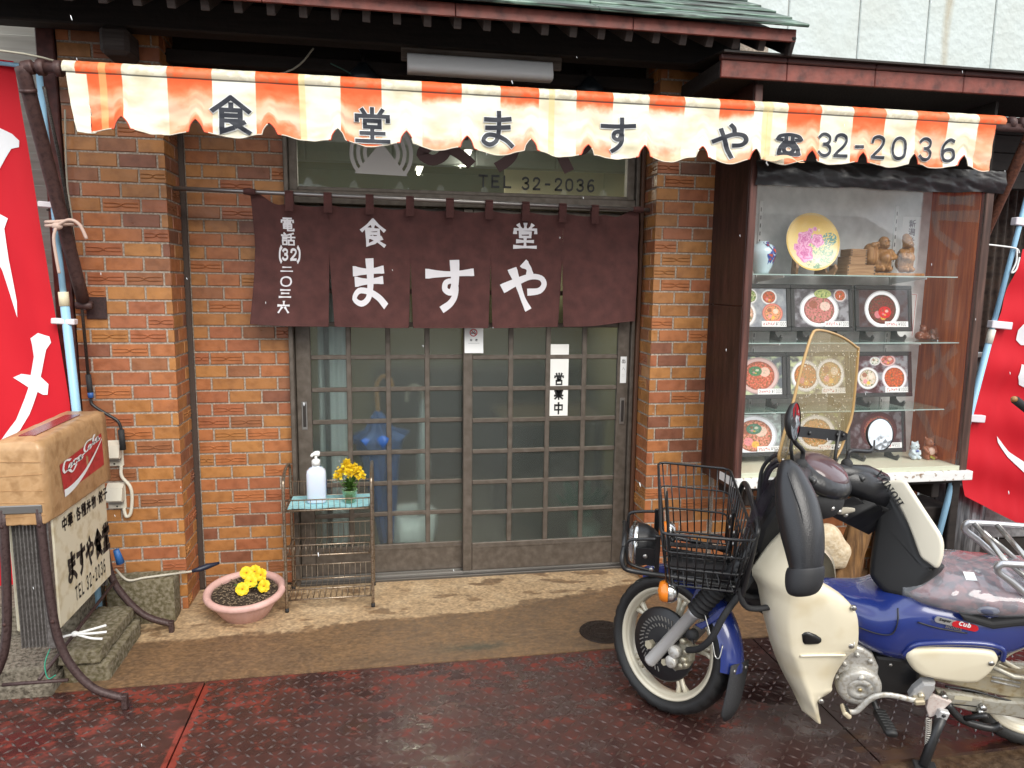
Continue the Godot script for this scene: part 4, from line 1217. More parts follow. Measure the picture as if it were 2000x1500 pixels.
func display_case() -> void:
	var dc := thing("display_case", "glazed display case of food pictures right of the doorway", "display case")
	var redwood := bumpy(mat(lin(0.075, 0.028, 0.021), 0.45, 0.0, wood_tex(201, Color(0.45, 0.42, 0.4), Color(1, 1, 1)), 1.4), M.NM, 0.15)
	redwood.uv1_triplanar = true
	var vert := wood_tex_v(203, Color(0.4, 0.37, 0.36), Color(1, 1, 1))
	redwood.albedo_texture = vert
	part(dc, "side_panel", hard().box(Vector3(1.5165, 0.548, 0.0), Vector3(1.534, 1.366, 0.3295), 0.002), redwood)
	part(dc, "side_panel", hard().box(Vector3(1.5165, 1.368, 0.0), Vector3(1.534, 2.295, 0.3295), 0.002), redwood)
	part(dc, "corner_post", hard().box(Vector3(1.5155, 0.60, 0.33), Vector3(1.549, 2.28, 0.347), 0.003), mat(lin(0.16, 0.055, 0.04), 0.55, 0.0, vert, 1.4))
	part(dc, "corner_post", hard().box(Vector3(2.655, 0.60, 0.32), Vector3(2.695, 1.96, 0.347), 0.003), mat(lin(0.14, 0.07, 0.05), 0.6, 0.0, vert, 1.4))
	part(dc, "outer_panel", hard().box(Vector3(2.68, 0.60, 0.0), Vector3(2.695, 2.28, 0.3195), 0.002), M.darkwood)
	var cedar := bumpy(mat(lin(0.56, 0.165, 0.035), 0.32, 0.0, wood_tex_v(205, Color(0.55, 0.45, 0.4), Color(1, 1, 1)), 1.3), M.NM, 0.05)
	part(dc, "inner_panel", hard().box(Vector3(2.650, 0.626, 0.02), Vector3(2.6545, 1.96, 0.3195)), cedar)
	part(dc, "inner_panel", hard().box(Vector3(1.5345, 0.626, 0.02), Vector3(1.539, 1.96, 0.3295)), cedar)
	var wallm := mat(lin(0.74, 0.75, 0.74), 0.8, 0.0, ntex(0.02, 207, [[0.0, Color(0.85, 0.85, 0.85)], [1.0, Color(1, 1, 1)]]), 1.0)
	part(dc, "back_panel", hard().box(Vector3(1.5345, 0.60, 0.0), Vector3(2.6545, 2.0, 0.019)), wallm)
	part(dc, "ceiling_panel", hard().box(Vector3(1.5345, 1.962, 0.0195), Vector3(2.6545, 1.975, 0.3195)), M.white)
	part(dc, "floor_panel", hard().box(Vector3(1.5345, 0.606, 0.0195), Vector3(2.6545, 0.6255, 0.333)), mat(lin(0.62, 0.60, 0.46), 0.5))
	var chip := mat(lin(0.74, 0.75, 0.74), 0.45, 0.0, ntex(0.02, 209, [[0.0, Color(0.45, 0.28, 0.18)], [0.22, Color(0.72, 0.65, 0.58)], [0.3, Color(0.98, 0.98, 0.98)], [1.0, Color(1, 1, 1)]], FastNoiseLite.TYPE_SIMPLEX_SMOOTH, 6), 2.0)
	part(dc, "sill", hard().box(Vector3(1.5157, 0.562, 0.20), Vector3(2.708, 0.6055, 0.372), 0.003), chip)
	part(dc, "bottom_bearer", hard().box(Vector3(1.55, 0.54, 0.05), Vector3(2.68, 0.5615, 0.33)), M.darkwood)
	for xx in [1.62, 2.1, 2.58]:
		part(dc, "bearer_foot", hard().box(Vector3(xx - 0.02, 0.46, 0.03), Vector3(xx + 0.02, 0.5395, 0.30), 0.004), M.darkwood)
	part(dc, "pane", hard().box(Vector3(1.5492, 0.606, 0.337), Vector3(2.6548, 1.95, 0.3405)), glass(0.012, Color(0.86, 0.92, 0.9), 0.02, 0.42))
	part(dc, "glazing_rail", hard().box(Vector3(1.5492, 0.6057, 0.3407), Vector3(2.6548, 0.627, 0.346), 0.001), mat(lin(0.5, 0.52, 0.4), 0.5))
	# black vinyl tacked over the top of the glass
	var vn := noise(7.0, 211, FastNoiseLite.TYPE_SIMPLEX_SMOOTH, 3)
	var vy := soft()
	vy.patch(func(s: float, t: float) -> Vector3:
		var x := 1.532 + 1.20 * s
		var top := 1.975
		var bot: float = 1.876 + 0.012 * vn.get_noise_1d(x * 0.35) - 0.004 * sin(x * 9.0)
		var y := lerpf(top, bot, t)
		return Vector3(x, y, 0.353 + 0.010 * vn.get_noise_2d(x * 0.8, y * 2.6 + x * 0.3) + 0.012 * sin(PI * t)), 150, 12)
	part(dc, "vinyl_strip", vy, bumpy(mat(lin(0.014, 0.014, 0.016), 0.36), M.NM, 0.3))
	# glass shelves on slotted standards
	var edge := glass(0.16, Color(0.55, 0.75, 0.68))
	var shy := [1.508, 1.205, 0.89]
	for i in 3:
		part(dc, "shelf", hard().box(Vector3(1.556, shy[i] - 0.0055, 0.045), Vector3([2.60, 2.64, 2.595][i], shy[i], 0.285)), edge)
		part(dc, "shelf_rim", hard().box(Vector3(1.556, shy[i] - 0.0052, 0.2853), Vector3([2.60, 2.64, 2.595][i], shy[i] - 0.0003, 0.2868)), mat(lin(0.34, 0.45, 0.42), 0.2))
	for xx in [1.745, 2.46]:
		var stn := part(dc, "slotted_standard", hard().box(Vector3(xx - 0.008, 0.70, 0.0192), Vector3(xx + 0.008, 1.85, 0.026)), M.white)
		var sl := hard()
		for k in 30: sl.box(Vector3(xx - 0.002, 0.73 + 0.037 * k, 0.0262), Vector3(xx + 0.002, 0.748 + 0.037 * k, 0.0268))
		stuff(part(stn, "slot", sl, M.ink))
		for i in 3:
			part(stn, "shelf_bracket", hard().prism([Vector2(0.026, shy[i] - 0.006), Vector2(0.26, shy[i] - 0.006), Vector2(0.26, shy[i] - 0.014), Vector2(0.026, shy[i] - 0.035)], -0.002, 0.002), M.white, Transform3D(Basis(Vector3(0, 0, 1), Vector3(0, 1, 0), Vector3(-1, 0, 0)), Vector3(xx, 0, 0)))

func wood_tex_v(seed_: int, a: Color, b: Color) -> ImageTexture:
	var t := wood_tex(seed_, a, b)
	var im := t.get_image()
	im.rotate_90(CLOCKWISE)
	return ImageTexture.create_from_image(im)

# a printed photograph of dishes: dishes are [x, y, radius x, radius y, rim, soup, second]
func food_print(seed_: int, bg: Color, bg2: Color, dishes: Array) -> ImageTexture:
	var w := 168; var h := 116
	var im := Image.create(w, h, false, Image.FORMAT_RGB8)
	var n := noise(0.09, seed_, FastNoiseLite.TYPE_CELLULAR, 3)
	var n2 := noise(0.06, seed_ + 1, FastNoiseLite.TYPE_SIMPLEX_SMOOTH, 4)
	for y in h:
		for x in w:
			var col := bg.lerp(bg2, clampf(0.5 + n2.get_noise_2d(x * 0.5, y * 0.5) * 1.5 + (x - 84.0) / 220.0, 0, 1))
			for d in dishes:
				var q := Vector2((x - d[0] * w) / (d[2] * w), (y - d[1] * h) / (d[3] * h))
				var r := q.length()
				if r < 1.0:
					col = d[4]
					if r > 0.93: col = (d[4] as Color).darkened(0.18)
					if r < 0.78:
						var a := n.get_noise_2d(x * 1.3 + d[0] * 500, y * 1.3)
						var b := n2.get_noise_2d(x * 2.0, y * 2.0 + d[1] * 300)
						col = (d[5] as Color).lerp(d[6], smoothstep(-0.2, 0.35, b + a * 0.3))
						if a > 0.12: col = col.lightened(0.25)
						if b < -0.28: col = col.lerp(Color(0.2, 0.36, 0.16), 0.7)
						if absf(sin(q.x * 15.0 + 2.4 * sin(q.y * 4.0 + d[0] * 9.0) + b * 6.0)) < 0.25: col = col.lightened(0.22)
						for tp in [[0.3, -0.2, 0.26, Color(0.93, 0.86, 0.8)], [-0.25, 0.28, 0.2, Color(0.9, 0.55, 0.6)], [0.05, 0.42, 0.16, Color(0.95, 0.75, 0.25)], [-0.3, -0.3, 0.22, Color(0.55, 0.3, 0.2)]]:
							if int(seed_ + d[0] * 10.0 + tp[0] * 10.0) % 3 > 0 and q.distance_to(Vector2(tp[0], tp[1])) < tp[2]: col = (tp[3] as Color).lerp(col, 0.2 + 0.3 * absf(b))
						if r > 0.70: col = col.darkened(0.2)
			im.set_pixel(x, y, col)
	return ImageTexture.create_from_image(im)

func case_goods() -> void:
	var easel := mat(lin(0.03, 0.028, 0.026), 0.45)
	var easel_tip := mat(lin(0.25, 0.14, 0.07), 0.5)
	var W := Color(0.9, 0.9, 0.9)
	var specs := [
		# x, base y, width, label price, name, dishes
		[1.690, 1.2055, 0.31, "1000", "cutlet set in four dishes", Color(0.62, 0.64, 0.66), Color(0.5, 0.52, 0.55), [[0.2, 0.66, 0.24, 0.36, W, Color(0.85, 0.62, 0.5), Color(0.95, 0.9, 0.8)], [0.68, 0.22, 0.15, 0.2, W, Color(0.75, 0.28, 0.12), Color(0.8, 0.4, 0.2)], [0.74, 0.64, 0.19, 0.26, Color(0.85, 0.5, 0.42), Color(0.9, 0.6, 0.4), Color(0.85, 0.5, 0.35)], [0.34, 0.2, 0.13, 0.2, W, Color(0.5, 0.6, 0.3), Color(0.9, 0.85, 0.7)]]],
		[2.005, 1.2055, 0.318, "1000", "pink sliced meat on a large oval plate", Color(0.28, 0.26, 0.28), Color(0.55, 0.55, 0.57), [[0.45, 0.54, 0.36, 0.46, Color(0.92, 0.93, 0.94), Color(0.72, 0.4, 0.38), Color(0.78, 0.5, 0.46)], [0.84, 0.16, 0.12, 0.17, Color(0.85, 0.8, 0.8), Color(0.8, 0.35, 0.15), Color(0.7, 0.25, 0.12)], [0.52, 0.12, 0.16, 0.12, Color(0.7, 0.75, 0.45), Color(0.65, 0.7, 0.4), Color(0.8, 0.8, 0.5)]]],
		[2.327, 1.2055, 0.30, "900", "dark red fried noodles on a white plate", Color(0.24, 0.12, 0.12), Color(0.3, 0.28, 0.3), [[0.47, 0.52, 0.36, 0.5, Color(0.93, 0.94, 0.95), Color(0.36, 0.1, 0.06), Color(0.5, 0.2, 0.1)], [0.52, 0.6, 0.13, 0.16, Color(0.82, 0.05, 0.05), Color(0.85, 0.05, 0.05), Color(0.75, 0.02, 0.05)]]],
		[1.690, 0.8905, 0.31, "1000", "red noodle soup with green leaves, cut off by the corner post", Color(0.72, 0.78, 0.62), Color(0.35, 0.37, 0.4), [[0.56, 0.5, 0.38, 0.48, Color(0.82, 0.7, 0.68), Color(0.75, 0.3, 0.16), Color(0.85, 0.5, 0.4)], [0.5, 0.38, 0.12, 0.13, Color(0.25, 0.5, 0.3), Color(0.2, 0.45, 0.25), Color(0.3, 0.6, 0.35)]]],
		[2.010, 0.8905, 0.325, "1000", "two bowls side by side, seen through the motorcycle's windscreen", Color(0.75, 0.78, 0.6), Color(0.3, 0.3, 0.32), [[0.27, 0.52, 0.26, 0.42, W, Color(0.75, 0.42, 0.12), Color(0.8, 0.5, 0.2)], [0.72, 0.48, 0.26, 0.42, W, Color(0.78, 0.6, 0.36), Color(0.7, 0.45, 0.22)]]],
		[2.345, 0.8905, 0.325, "1000", "rice bowl and orange soup set on a dark red tray", Color(0.25, 0.07, 0.1), Color(0.55, 0.56, 0.58), [[0.24, 0.6, 0.2, 0.3, W, Color(0.86, 0.76, 0.66), Color(0.75, 0.75, 0.72)], [0.74, 0.6, 0.24, 0.36, Color(0.9, 0.88, 0.9), Color(0.72, 0.25, 0.06), Color(0.85, 0.4, 0.1)], [0.62, 0.12, 0.15, 0.16, Color(0.9, 0.75, 0.75), Color(0.85, 0.45, 0.4), Color(0.8, 0.35, 0.3)], [0.38, 0.14, 0.1, 0.12, W, Color(0.85, 0.85, 0.8), Color(0.9, 0.9, 0.85)]]],
		[1.700, 0.626, 0.32, "900", "big pale soup bowl, lowest at the left", Color(0.7, 0.78, 0.76), Color(0.5, 0.52, 0.52), [[0.5, 0.56, 0.42, 0.54, Color(0.88, 0.9, 0.93), Color(0.78, 0.45, 0.35), Color(0.85, 0.6, 0.5)], [0.5, 0.38, 0.14, 0.14, Color(0.3, 0.5, 0.4), Color(0.3, 0.5, 0.4), Color(0.4, 0.6, 0.5)]]],
		[2.020, 0.626, 0.31, "850", "noodle soup topped with meat and seaweed, lowest in the middle", Color(0.55, 0.62, 0.4), Color(0.32, 0.33, 0.34), [[0.5, 0.52, 0.37, 0.48, W, Color(0.8, 0.5, 0.22), Color(0.75, 0.6, 0.35)]]],
		[2.340, 0.626, 0.32, "950", "dark red lidded soup bowl, lowest at the right", Color(0.2, 0.07, 0.09), Color(0.42, 0.4, 0.42), [[0.55, 0.5, 0.36, 0.5, Color(0.3, 0.06, 0.09), Color(0.6, 0.2, 0.2), Color(0.75, 0.55, 0.3)], [0.5, 0.36, 0.12, 0.13, Color(0.3, 0.45, 0.2), Color(0.3, 0.45, 0.2), Color(0.7, 0.7, 0.4)]]],
	]
	for i in specs.size():
		var s: Array = specs[i]
		var w: float = s[2]; var h := 0.218
		var o := thing("framed_photo", "black framed photo of %s" % s[4], "framed photo", Vector3(s[0], s[1], 0.15), "framed dish photos on easels in the display case")
		var at := Transform3D(Basis(Vector3.RIGHT, -0.16), Vector3(0, 0.042 if s[1] > 0.7 else 0.032, 0.02))
		var f := hard()
		var fw := 0.02
		for e in [[-w / 2, 0.0, w / 2, fw], [-w / 2, h - fw, w / 2, h]]: f.box(Vector3(e[0], e[1], 0), Vector3(e[2], e[3], 0.013), 0.002)
		for e in [[-w / 2, fw + 0.0003, -w / 2 + fw, h - fw - 0.0003], [w / 2 - fw, fw + 0.0003, w / 2, h - fw - 0.0003]]: f.box(Vector3(e[0], e[1], 0), Vector3(e[2], e[3], 0.0128), 0.002)
		part(o, "frame", f, M.black, at)
		var ph := hard()
		ph.quad(Vector3(-w / 2 + fw, fw, 0.008), Vector3(w / 2 - fw, fw, 0.008), Vector3(w / 2 - fw, h - fw, 0.008), Vector3(-w / 2 + fw, h - fw, 0.008))
		part(o, "print", ph, uvmat(food_print(300 + i * 7, s[5], s[6], s[7]), 0.3), at)
		var lx := w / 2 - fw - 0.125
		var lb := part(o, "price_strip", hard().box(Vector3(lx, fw + 0.001, 0.0085), Vector3(w / 2 - fw - 0.002, fw + 0.027, 0.0095)), M.paper, at)
		part(lb, "price", write_flat("¥" + s[3], Vector3(lx + 0.07, fw + 0.023, 0.010), Vector3.RIGHT, Vector3.DOWN, Vector2(0.009, 0.017), 0.0108, 0.13), M.ink)
		var scr := hard()
		for k in 5:
			var o2 := Vector3(lx + 0.006 + 0.012 * k, fw + 0.022, 0.010)
			for j in 3:
				var a := Vector2(rng.randf_range(0, 40), rng.randf_range(0, 100)); var b := Vector2(rng.randf_range(50, 100), rng.randf_range(0, 100))
				ribbon(scr, [a, b], func(u: float, v: float) -> Vector3: return o2 + Vector3(u * 0.011, -v * 0.016, 0), 0.12)
		scr.flush()
		part(lb, "scribble", scr, M.red_ink)
		for sx in [-1.0, 1.0]:
			var fx: float = sx * (w * 0.28)
			part(o, "easel_foot", hard().prism([Vector2(-0.03, 0.0), Vector2(0.06, 0.0), Vector2(0.072, 0.02), Vector2(0.064, 0.03), Vector2(0.052, 0.018), Vector2(0.03, 0.016), Vector2(0.008, 0.03), Vector2(-0.03, 0.12)], fx - 0.004, fx + 0.004), easel, Transform3D(Basis(Vector3(0, 0, 1), Vector3(0, 1, 0), Vector3(-1, 0, 0)), Vector3.ZERO))
	# vase
	var vi := Image.create(128, 96, false, Image.FORMAT_RGB8)
	var vn := noise(0.05, 401, FastNoiseLite.TYPE_SIMPLEX_SMOOTH, 3)
	for y in 96:
		for x in 128:
			var c := Color(0.78, 0.87, 0.9)
			var fx := fposmod(x, 64.0)
			for b in [[18, 30, 7], [30, 26, 6], [26, 38, 8], [38, 34, 5], [44, 42, 6], [22, 58, 7], [30, 62, 5], [14, 48, 4]]:
				var d: float = Vector2(fx - b[0], (y - b[1]) * 1.1).length() + vn.get_noise_2d(x * 3, y * 3) * 5.0
				if d < b[2]: c = Color(0.12, 0.2, 0.48) if int(b[0]) % 4 < 2 else Color(0.22, 0.3, 0.6)
				if d < b[2] * 0.45: c = Color(0.75, 0.3, 0.2)
			if absf(fx - 20 - 14 * sin(y * 0.08)) < 1.3 and y > 20 and y < 64: c = Color(0.2, 0.2, 0.35)
			vi.set_pixel(x, y, c)
	var vs := thing("vase", "white porcelain vase painted with blue flowers on the top glass shelf", "vase", Vector3(1.695, 1.5085, 0.15))
	part(vs, "body", soft().lathe([Vector2(0.001, 0.0), Vector2(0.03, 0.0), Vector2(0.034, 0.012), Vector2(0.05, 0.045), Vector2(0.06, 0.08), Vector2(0.062, 0.10), Vector2(0.054, 0.122), Vector2(0.036, 0.135), Vector2(0.026, 0.139), Vector2(0.027, 0.147), Vector2(0.022, 0.147), Vector2(0.02, 0.12), Vector2(0.001, 0.11)], 36, Transform3D(Basis(Vector3.UP, 0.9), Vector3.ZERO)), uvmat(ImageTexture.create_from_image(vi), 0.15))
	# big painted plate on a stand
	var pi_ := Image.create(256, 256, false, Image.FORMAT_RGB8)
	var pn := noise(0.03, 411, FastNoiseLite.TYPE_SIMPLEX_SMOOTH, 4)
	var roses := [[98, 112, 34], [160, 118, 30], [96, 176, 40], [60, 150, 18], [128, 76, 13], [150, 66, 10], [120, 90, 14]]
	for y in 256:
		for x in 256:
			var q := Vector2(x - 128, y - 128)
			var a := pn.get_noise_2d(x, y); var b := pn.get_noise_2d(x * 3 + 90, y * 3)
			var c := Color(0.93, 0.82, 0.52).lerp(Color(0.88, 0.7, 0.3), clampf((110 - y) / 110.0, 0, 1)).lerp(Color(0.9, 0.88, 0.78), clampf((y - 110) / 120.0, 0, 0.8))
			var leaf := Vector2(x - 150, y - 170).length()
			if leaf < 78 and b + a > 0.02 and y > 90: c = Color(0.45, 0.62, 0.5).lerp(Color(0.62, 0.72, 0.62), clampf(0.5 + b * 2, 0, 1))
			if Vector2(x - 214, y - 112).length() < 30 and b > -0.1: c = Color(0.42, 0.6, 0.58)
			for r in roses:
				var v: Vector2 = Vector2(x - r[0], y - r[1])
				var d: float = v.length() / r[2] + 0.10 * sin(v.angle() * 5.0 + r[0])
				if d < 1.0:
					var sp := sin(d * 13.0 + v.angle() * 2.0 + a * 5.0)
					c = Color(0.84, 0.48, 0.68).lerp(Color(0.95, 0.74, 0.86), clampf(0.5 + 0.5 * sp, 0, 1)).lerp(Color(0.68, 0.24, 0.5), clampf(0.6 - d, 0, 0.5))
			if q.length() > 119: c = Color(0.85, 0.72, 0.42)
			pi_.set_pixel(x, y, c)
	var pl := thing("painted_plate", "yellow plate painted with pink roses standing on the top shelf", "plate", Vector3(1.94, 1.5085, 0.14))
	var disc := soft()
	var R := 0.135
	var prof := [[0.0, 0.0], [0.55, 0.0], [0.72, 0.004], [0.9, 0.014], [1.0, 0.019]]
	for i in 4:
		for k in 48:
			var c4 := []
			for e in [[i, k], [i + 1, k], [i + 1, k + 1], [i, k + 1]]:
				var an: float = TAU * e[1] / 48.0
				var rr: float = prof[e[0]][0]
				c4.append([Vector3(cos(an) * rr * R, sin(an) * rr * R, prof[e[0]][1]), Vector2(0.5 + 0.5 * cos(an) * rr, 0.5 - 0.5 * sin(an) * rr)])
			disc.quad(c4[0][0], c4[1][0], c4[2][0], c4[3][0], c4[0][1], c4[1][1], c4[2][1], c4[3][1])
	disc.flush()
	var back := soft()
	back.lathe([Vector2(0.135, 0.019), Vector2(0.134, 0.016), Vector2(0.09, -0.004), Vector2(0.001, -0.005)], 48, Transform3D(Basis(Vector3.RIGHT, PI / 2), Vector3.ZERO))
	var pat := Transform3D(Basis(Vector3.RIGHT, -0.2), Vector3(0, 0.148, 0.0))
	part(pl, "painted_face", disc, uvmat(ImageTexture.create_from_image(pi_), 0.18), pat)
	part(pl, "back", back, M.white, pat)
	for sx in [-1.0, 1.0]:
		part(pl, "stand_foot", hard().prism([Vector2(-0.05, 0.0), Vector2(0.055, 0.0), Vector2(0.07, 0.03), Vector2(0.058, 0.05), Vector2(0.05, 0.03), Vector2(0.03, 0.02), Vector2(0.02, 0.012), Vector2(-0.035, 0.10)], -0.006, 0.006, 0.003), easel_tip, Transform3D(Basis(Vector3(0.35 * sx, 0, 0.94), Vector3(0, 1, 0), Vector3(-0.94, 0, 0.35 * sx)), Vector3(0.075 * sx, 0, 0.0)))
	# stack of square wooden measuring boxes
	var mw := bumpy(mat(lin(0.40, 0.24, 0.12), 0.6, 0.0, wood_tex(421, Color(0.72, 0.66, 0.6), Color(1, 1, 1)), 3.0), M.NM, 0.05)
	var yy := 1.5085
	for e in [[2.152, 0.142, 0.048, "largest square wooden measuring box, bottom of its stack"], [2.150, 0.09, 0.038, "small square wooden measuring box, middle of its stack"], [2.155, 0.082, 0.034, "smallest square wooden measuring box, top of its stack"]]:
		var mb := thing("measuring_box", e[3], "wooden box", Vector3(e[0], yy, 0.15), "stacked measuring boxes on the top shelf")
		var hs: float = e[1] / 2; var hh: float = e[2]
		part(mb, "side", hard().box(Vector3(-hs, 0.0003, hs - 0.008), Vector3(hs, hh, hs), 0.001), mw)
		part(mb, "side", hard().box(Vector3(-hs, 0.0003, -hs), Vector3(hs, hh, -hs + 0.008), 0.001), mw)
		part(mb, "side", hard().box(Vector3(-hs + 0.0003, 0.0003, -hs + 0.0083), Vector3(-hs + 0.008, hh - 0.0005, hs - 0.0083), 0.001), mw)
		part(mb, "side", hard().box(Vector3(hs - 0.008, 0.0003, -hs + 0.0083), Vector3(hs - 0.0003, hh - 0.0005, hs - 0.0083), 0.001), mw)
		part(mb, "bottom", hard().box(Vector3(-hs + 0.0085, 0.002, -hs + 0.0085), Vector3(hs - 0.0085, 0.009, hs - 0.0085)), mw)
		for sy in 3:
			for sx in [-1.0, 1.0]:
				part(mb, "finger_joint", hard().box(Vector3(sx * hs - 0.007 if sx > 0 else -hs + 0.001, hh * (0.1 + 0.3 * sy), hs - 0.0002), Vector3(sx * hs - 0.001 if sx > 0 else -hs + 0.007, hh * (0.26 + 0.3 * sy), hs + 0.0006)), mat(lin(0.16, 0.09, 0.05), 0.7) if sy == 0 and sx < 0 and yy < 1.51 else M.rafter)
		yy += hh + 0.0006
	# pair of carved figures
	var cw := bumpy(mat(lin(0.44, 0.235, 0.085), 0.42, 0.0, wood_tex_v(431, Color(0.66, 0.58, 0.5), Color(1, 1, 1)), 5.0), M.NM, 0.1)
	var cv := thing("wood_carving", "carved wooden pair of laughing round-bellied figures on one base board", "carving", Vector3(2.37, 1.5085, 0.14))
	part(cv, "base_board", hard().box(Vector3(-0.14, 0.0005, -0.05), Vector3(0.135, 0.014, 0.055), 0.003), cw)
	var V := func(x: float, y: float, z: float) -> Vector3: return Vector3(x, y, z)
	var fig1 := [
		[V.call(-0.035, 0.05, 0), V.call(-0.035, 0.085, 0), 0.044, 0.038], [V.call(-0.035, 0.07, 0.022), V.call(-0.035, 0.07, 0.024), 0.032, 0.032],
		[V.call(-0.036, 0.137, 0.012), V.call(-0.036, 0.148, 0.008), 0.024, 0.024], [V.call(-0.036, 0.13, 0.027), V.call(-0.036, 0.129, 0.03), 0.016, 0.014], [V.call(-0.036, 0.139, 0.036), V.call(-0.036, 0.137, 0.038), 0.005, 0.005],
		[V.call(-0.014, 0.137, 0.008), V.call(-0.013, 0.125, 0.008), 0.006, 0.007], [V.call(-0.059, 0.137, 0.008), V.call(-0.06, 0.125, 0.008), 0.006, 0.007],
		[V.call(-0.075, 0.11, 0.0), V.call(-0.09, 0.13, 0.01), 0.016, 0.014], [V.call(-0.085, 0.07, -0.012), V.call(-0.09, 0.11, -0.01), 0.036, 0.03], [V.call(-0.09, 0.13, 0.012), V.call(-0.075, 0.138, 0.02), 0.011, 0.009],
		[V.call(0.0, 0.10, 0.01), V.call(0.008, 0.075, 0.035), 0.015, 0.012], [V.call(0.008, 0.075, 0.035), V.call(-0.02, 0.068, 0.05), 0.011, 0.008],
		[V.call(-0.06, 0.025, 0.012), V.call(-0.055, 0.02, 0.04), 0.022, 0.012], [V.call(-0.012, 0.025, 0.012), V.call(-0.016, 0.02, 0.04), 0.022, 0.012]]
	var fig2 := []
	for q in fig1:
		var a: Vector3 = q[0]; var b: Vector3 = q[1]
		fig2.append([Vector3(0.038 - a.x * 0.75 * (0.7 if a.x < -0.07 else 1.0), a.y * 1.05, a.z), Vector3(0.038 - b.x * 0.75 * (0.7 if b.x < -0.07 else 1.0), b.y * 1.05, b.z), q[2] * 0.92, q[3] * 0.92])
	fig2.append([V.call(0.065, 0.166, 0.002), V.call(0.065, 0.174, -0.002), 0.021, 0.017])
	part(cv, "figure", blob(fig1, 0.0035, 0.0026), cw, Transform3D(Basis(), Vector3(-0.025, 0.012, 0)))
	part(cv, "figure", blob(fig2, 0.0035, 0.0026), cw, Transform3D(Basis(), Vector3(-0.002, 0.010, 0)))
	for q in [[-0.061, 0.0], [0.0627, 0.01]]:
		var ey := hard()
		for sx in [-1.0, 1.0]: ey.obox(Vector3(q[0] + 0.009 * sx, 0.162 + q[1] * 0.6, 0.0355), Vector3(0.010, 0.0025, 0.003), Basis(Vector3(0, 0, 1), -0.25 * sx))
		ey.obox(Vector3(q[0], 0.1405 + q[1] * 0.6, 0.0445), Vector3(0.014, 0.003, 0.003))
		part(cv, "carved_face_lines", ey, mat(lin(0.12, 0.05, 0.02), 0.7))
	# poster strip on the back panel
	var po := thing("poster_strip", "white paper strip with purple vertical lettering on the case's back panel", "poster")
	part(po, "sheet", hard().box(Vector3(2.50, 1.54, 0.0192), Vector3(2.60, 1.80, 0.0202)), M.paper)
	part(po, "lettering", write_flat("新潟米提供店", Vector3(2.535, 1.785, 0.0206), Vector3.RIGHT, Vector3.DOWN, Vector2(0.036, 0.036), 0.040, 0.13, true), mat(lin(0.07, 0.02, 0.06), 0.7))
	var le := thing("leaflet", "white red-bordered leaflet leaning behind the fried noodles photo", "leaflet", Vector3(2.50, 1.2055, 0.06))
	var lat := Transform3D(Basis(Vector3.RIGHT, -0.12) * Basis(Vector3(0, 0, 1), -0.12), Vector3(0.01, 0.08, 0.02))
	part(le, "sheet", hard().box(Vector3(-0.055, -0.07, 0), Vector3(0.055, 0.15, 0.001)), M.paper, lat)
	var lr := hard()
	for e in [[-0.048, 0.142, 0.048, 0.144], [-0.048, -0.06, -0.046, 0.144], [0.046, -0.06, 0.048, 0.144]]: lr.box(Vector3(e[0], e[1], 0.0012), Vector3(e[2], e[3], 0.0016))
	part(le, "border", lr, M.red_ink, lat)
	part(le, "lettering", write_flat("米", Vector3(0.0, 0.02, 0.0016), Vector3.RIGHT, Vector3.DOWN, Vector2(0.018, 0.02), 0.02, 0.12), M.ink, lat)
	# small brown figurines on the middle shelf
	var bm := mat(lin(0.16, 0.06, 0.03), 0.3)
	for q in [[2.555, 1.0, "larger brown clay figurine at the middle shelf's end", 0.0], [2.612, 0.72, "smaller brown clay figurine at the middle shelf's outer end", 0.6]]:
		var fg := thing("figurine", q[2], "figurine", Vector3(q[0], 1.2055, 0.15), "clay figurines on the middle shelf")
		var sc: float = q[1]
		var pr := [[Vector3(-0.016, 0.02, 0), Vector3(0.016, 0.02, 0), 0.02, 0.02], [Vector3(0, 0.05, 0.004), Vector3(0, 0.056, 0.004), 0.017, 0.015], [Vector3(-0.012, 0.068, 0), Vector3(-0.013, 0.071, 0), 0.005, 0.003], [Vector3(0.012, 0.068, 0), Vector3(0.013, 0.071, 0), 0.005, 0.003], [Vector3(-0.024, 0.012, 0.015), Vector3(-0.02, 0.012, 0.024), 0.011, 0.008], [Vector3(0.024, 0.012, 0.015), Vector3(0.02, 0.012, 0.024), 0.011, 0.008]]
		for e in pr:
			for k in 4: e[k] = e[k] * sc
		part(fg, "body", blob(pr, 0.005, 0.003), bm, Transform3D(Basis(Vector3.UP, q[3]), Vector3.ZERO))
	# cat and raccoon dog on the case floor
	var ct := thing("cat_figurine", "small white and pale blue sitting cat figurine on the case floor", "figurine", Vector3(2.535, 0.626, 0.19))
	part(ct, "body", blob([[Vector3(0, 0.022, 0), Vector3(0, 0.035, 0), 0.024, 0.02], [Vector3(0, 0.064, 0.004), Vector3(0, 0.066, 0.004), 0.021, 0.019], [Vector3(-0.014, 0.082, 0), Vector3(-0.016, 0.089, 0), 0.006, 0.002], [Vector3(0.014, 0.082, 0), Vector3(0.016, 0.089, 0), 0.006, 0.002], [Vector3(-0.014, 0.01, 0.016), Vector3(-0.014, 0.01, 0.026), 0.01, 0.008], [Vector3(0.014, 0.01, 0.016), Vector3(0.014, 0.01, 0.026), 0.01, 0.008], [Vector3(-0.018, 0.04, 0.012), Vector3(-0.012, 0.03, 0.024), 0.008, 0.007], [Vector3(0.018, 0.04, 0.012), Vector3(0.012, 0.03, 0.024), 0.008, 0.007]], 0.006, 0.003), mat(lin(0.55, 0.66, 0.7), 0.3))
	var fm := hard()
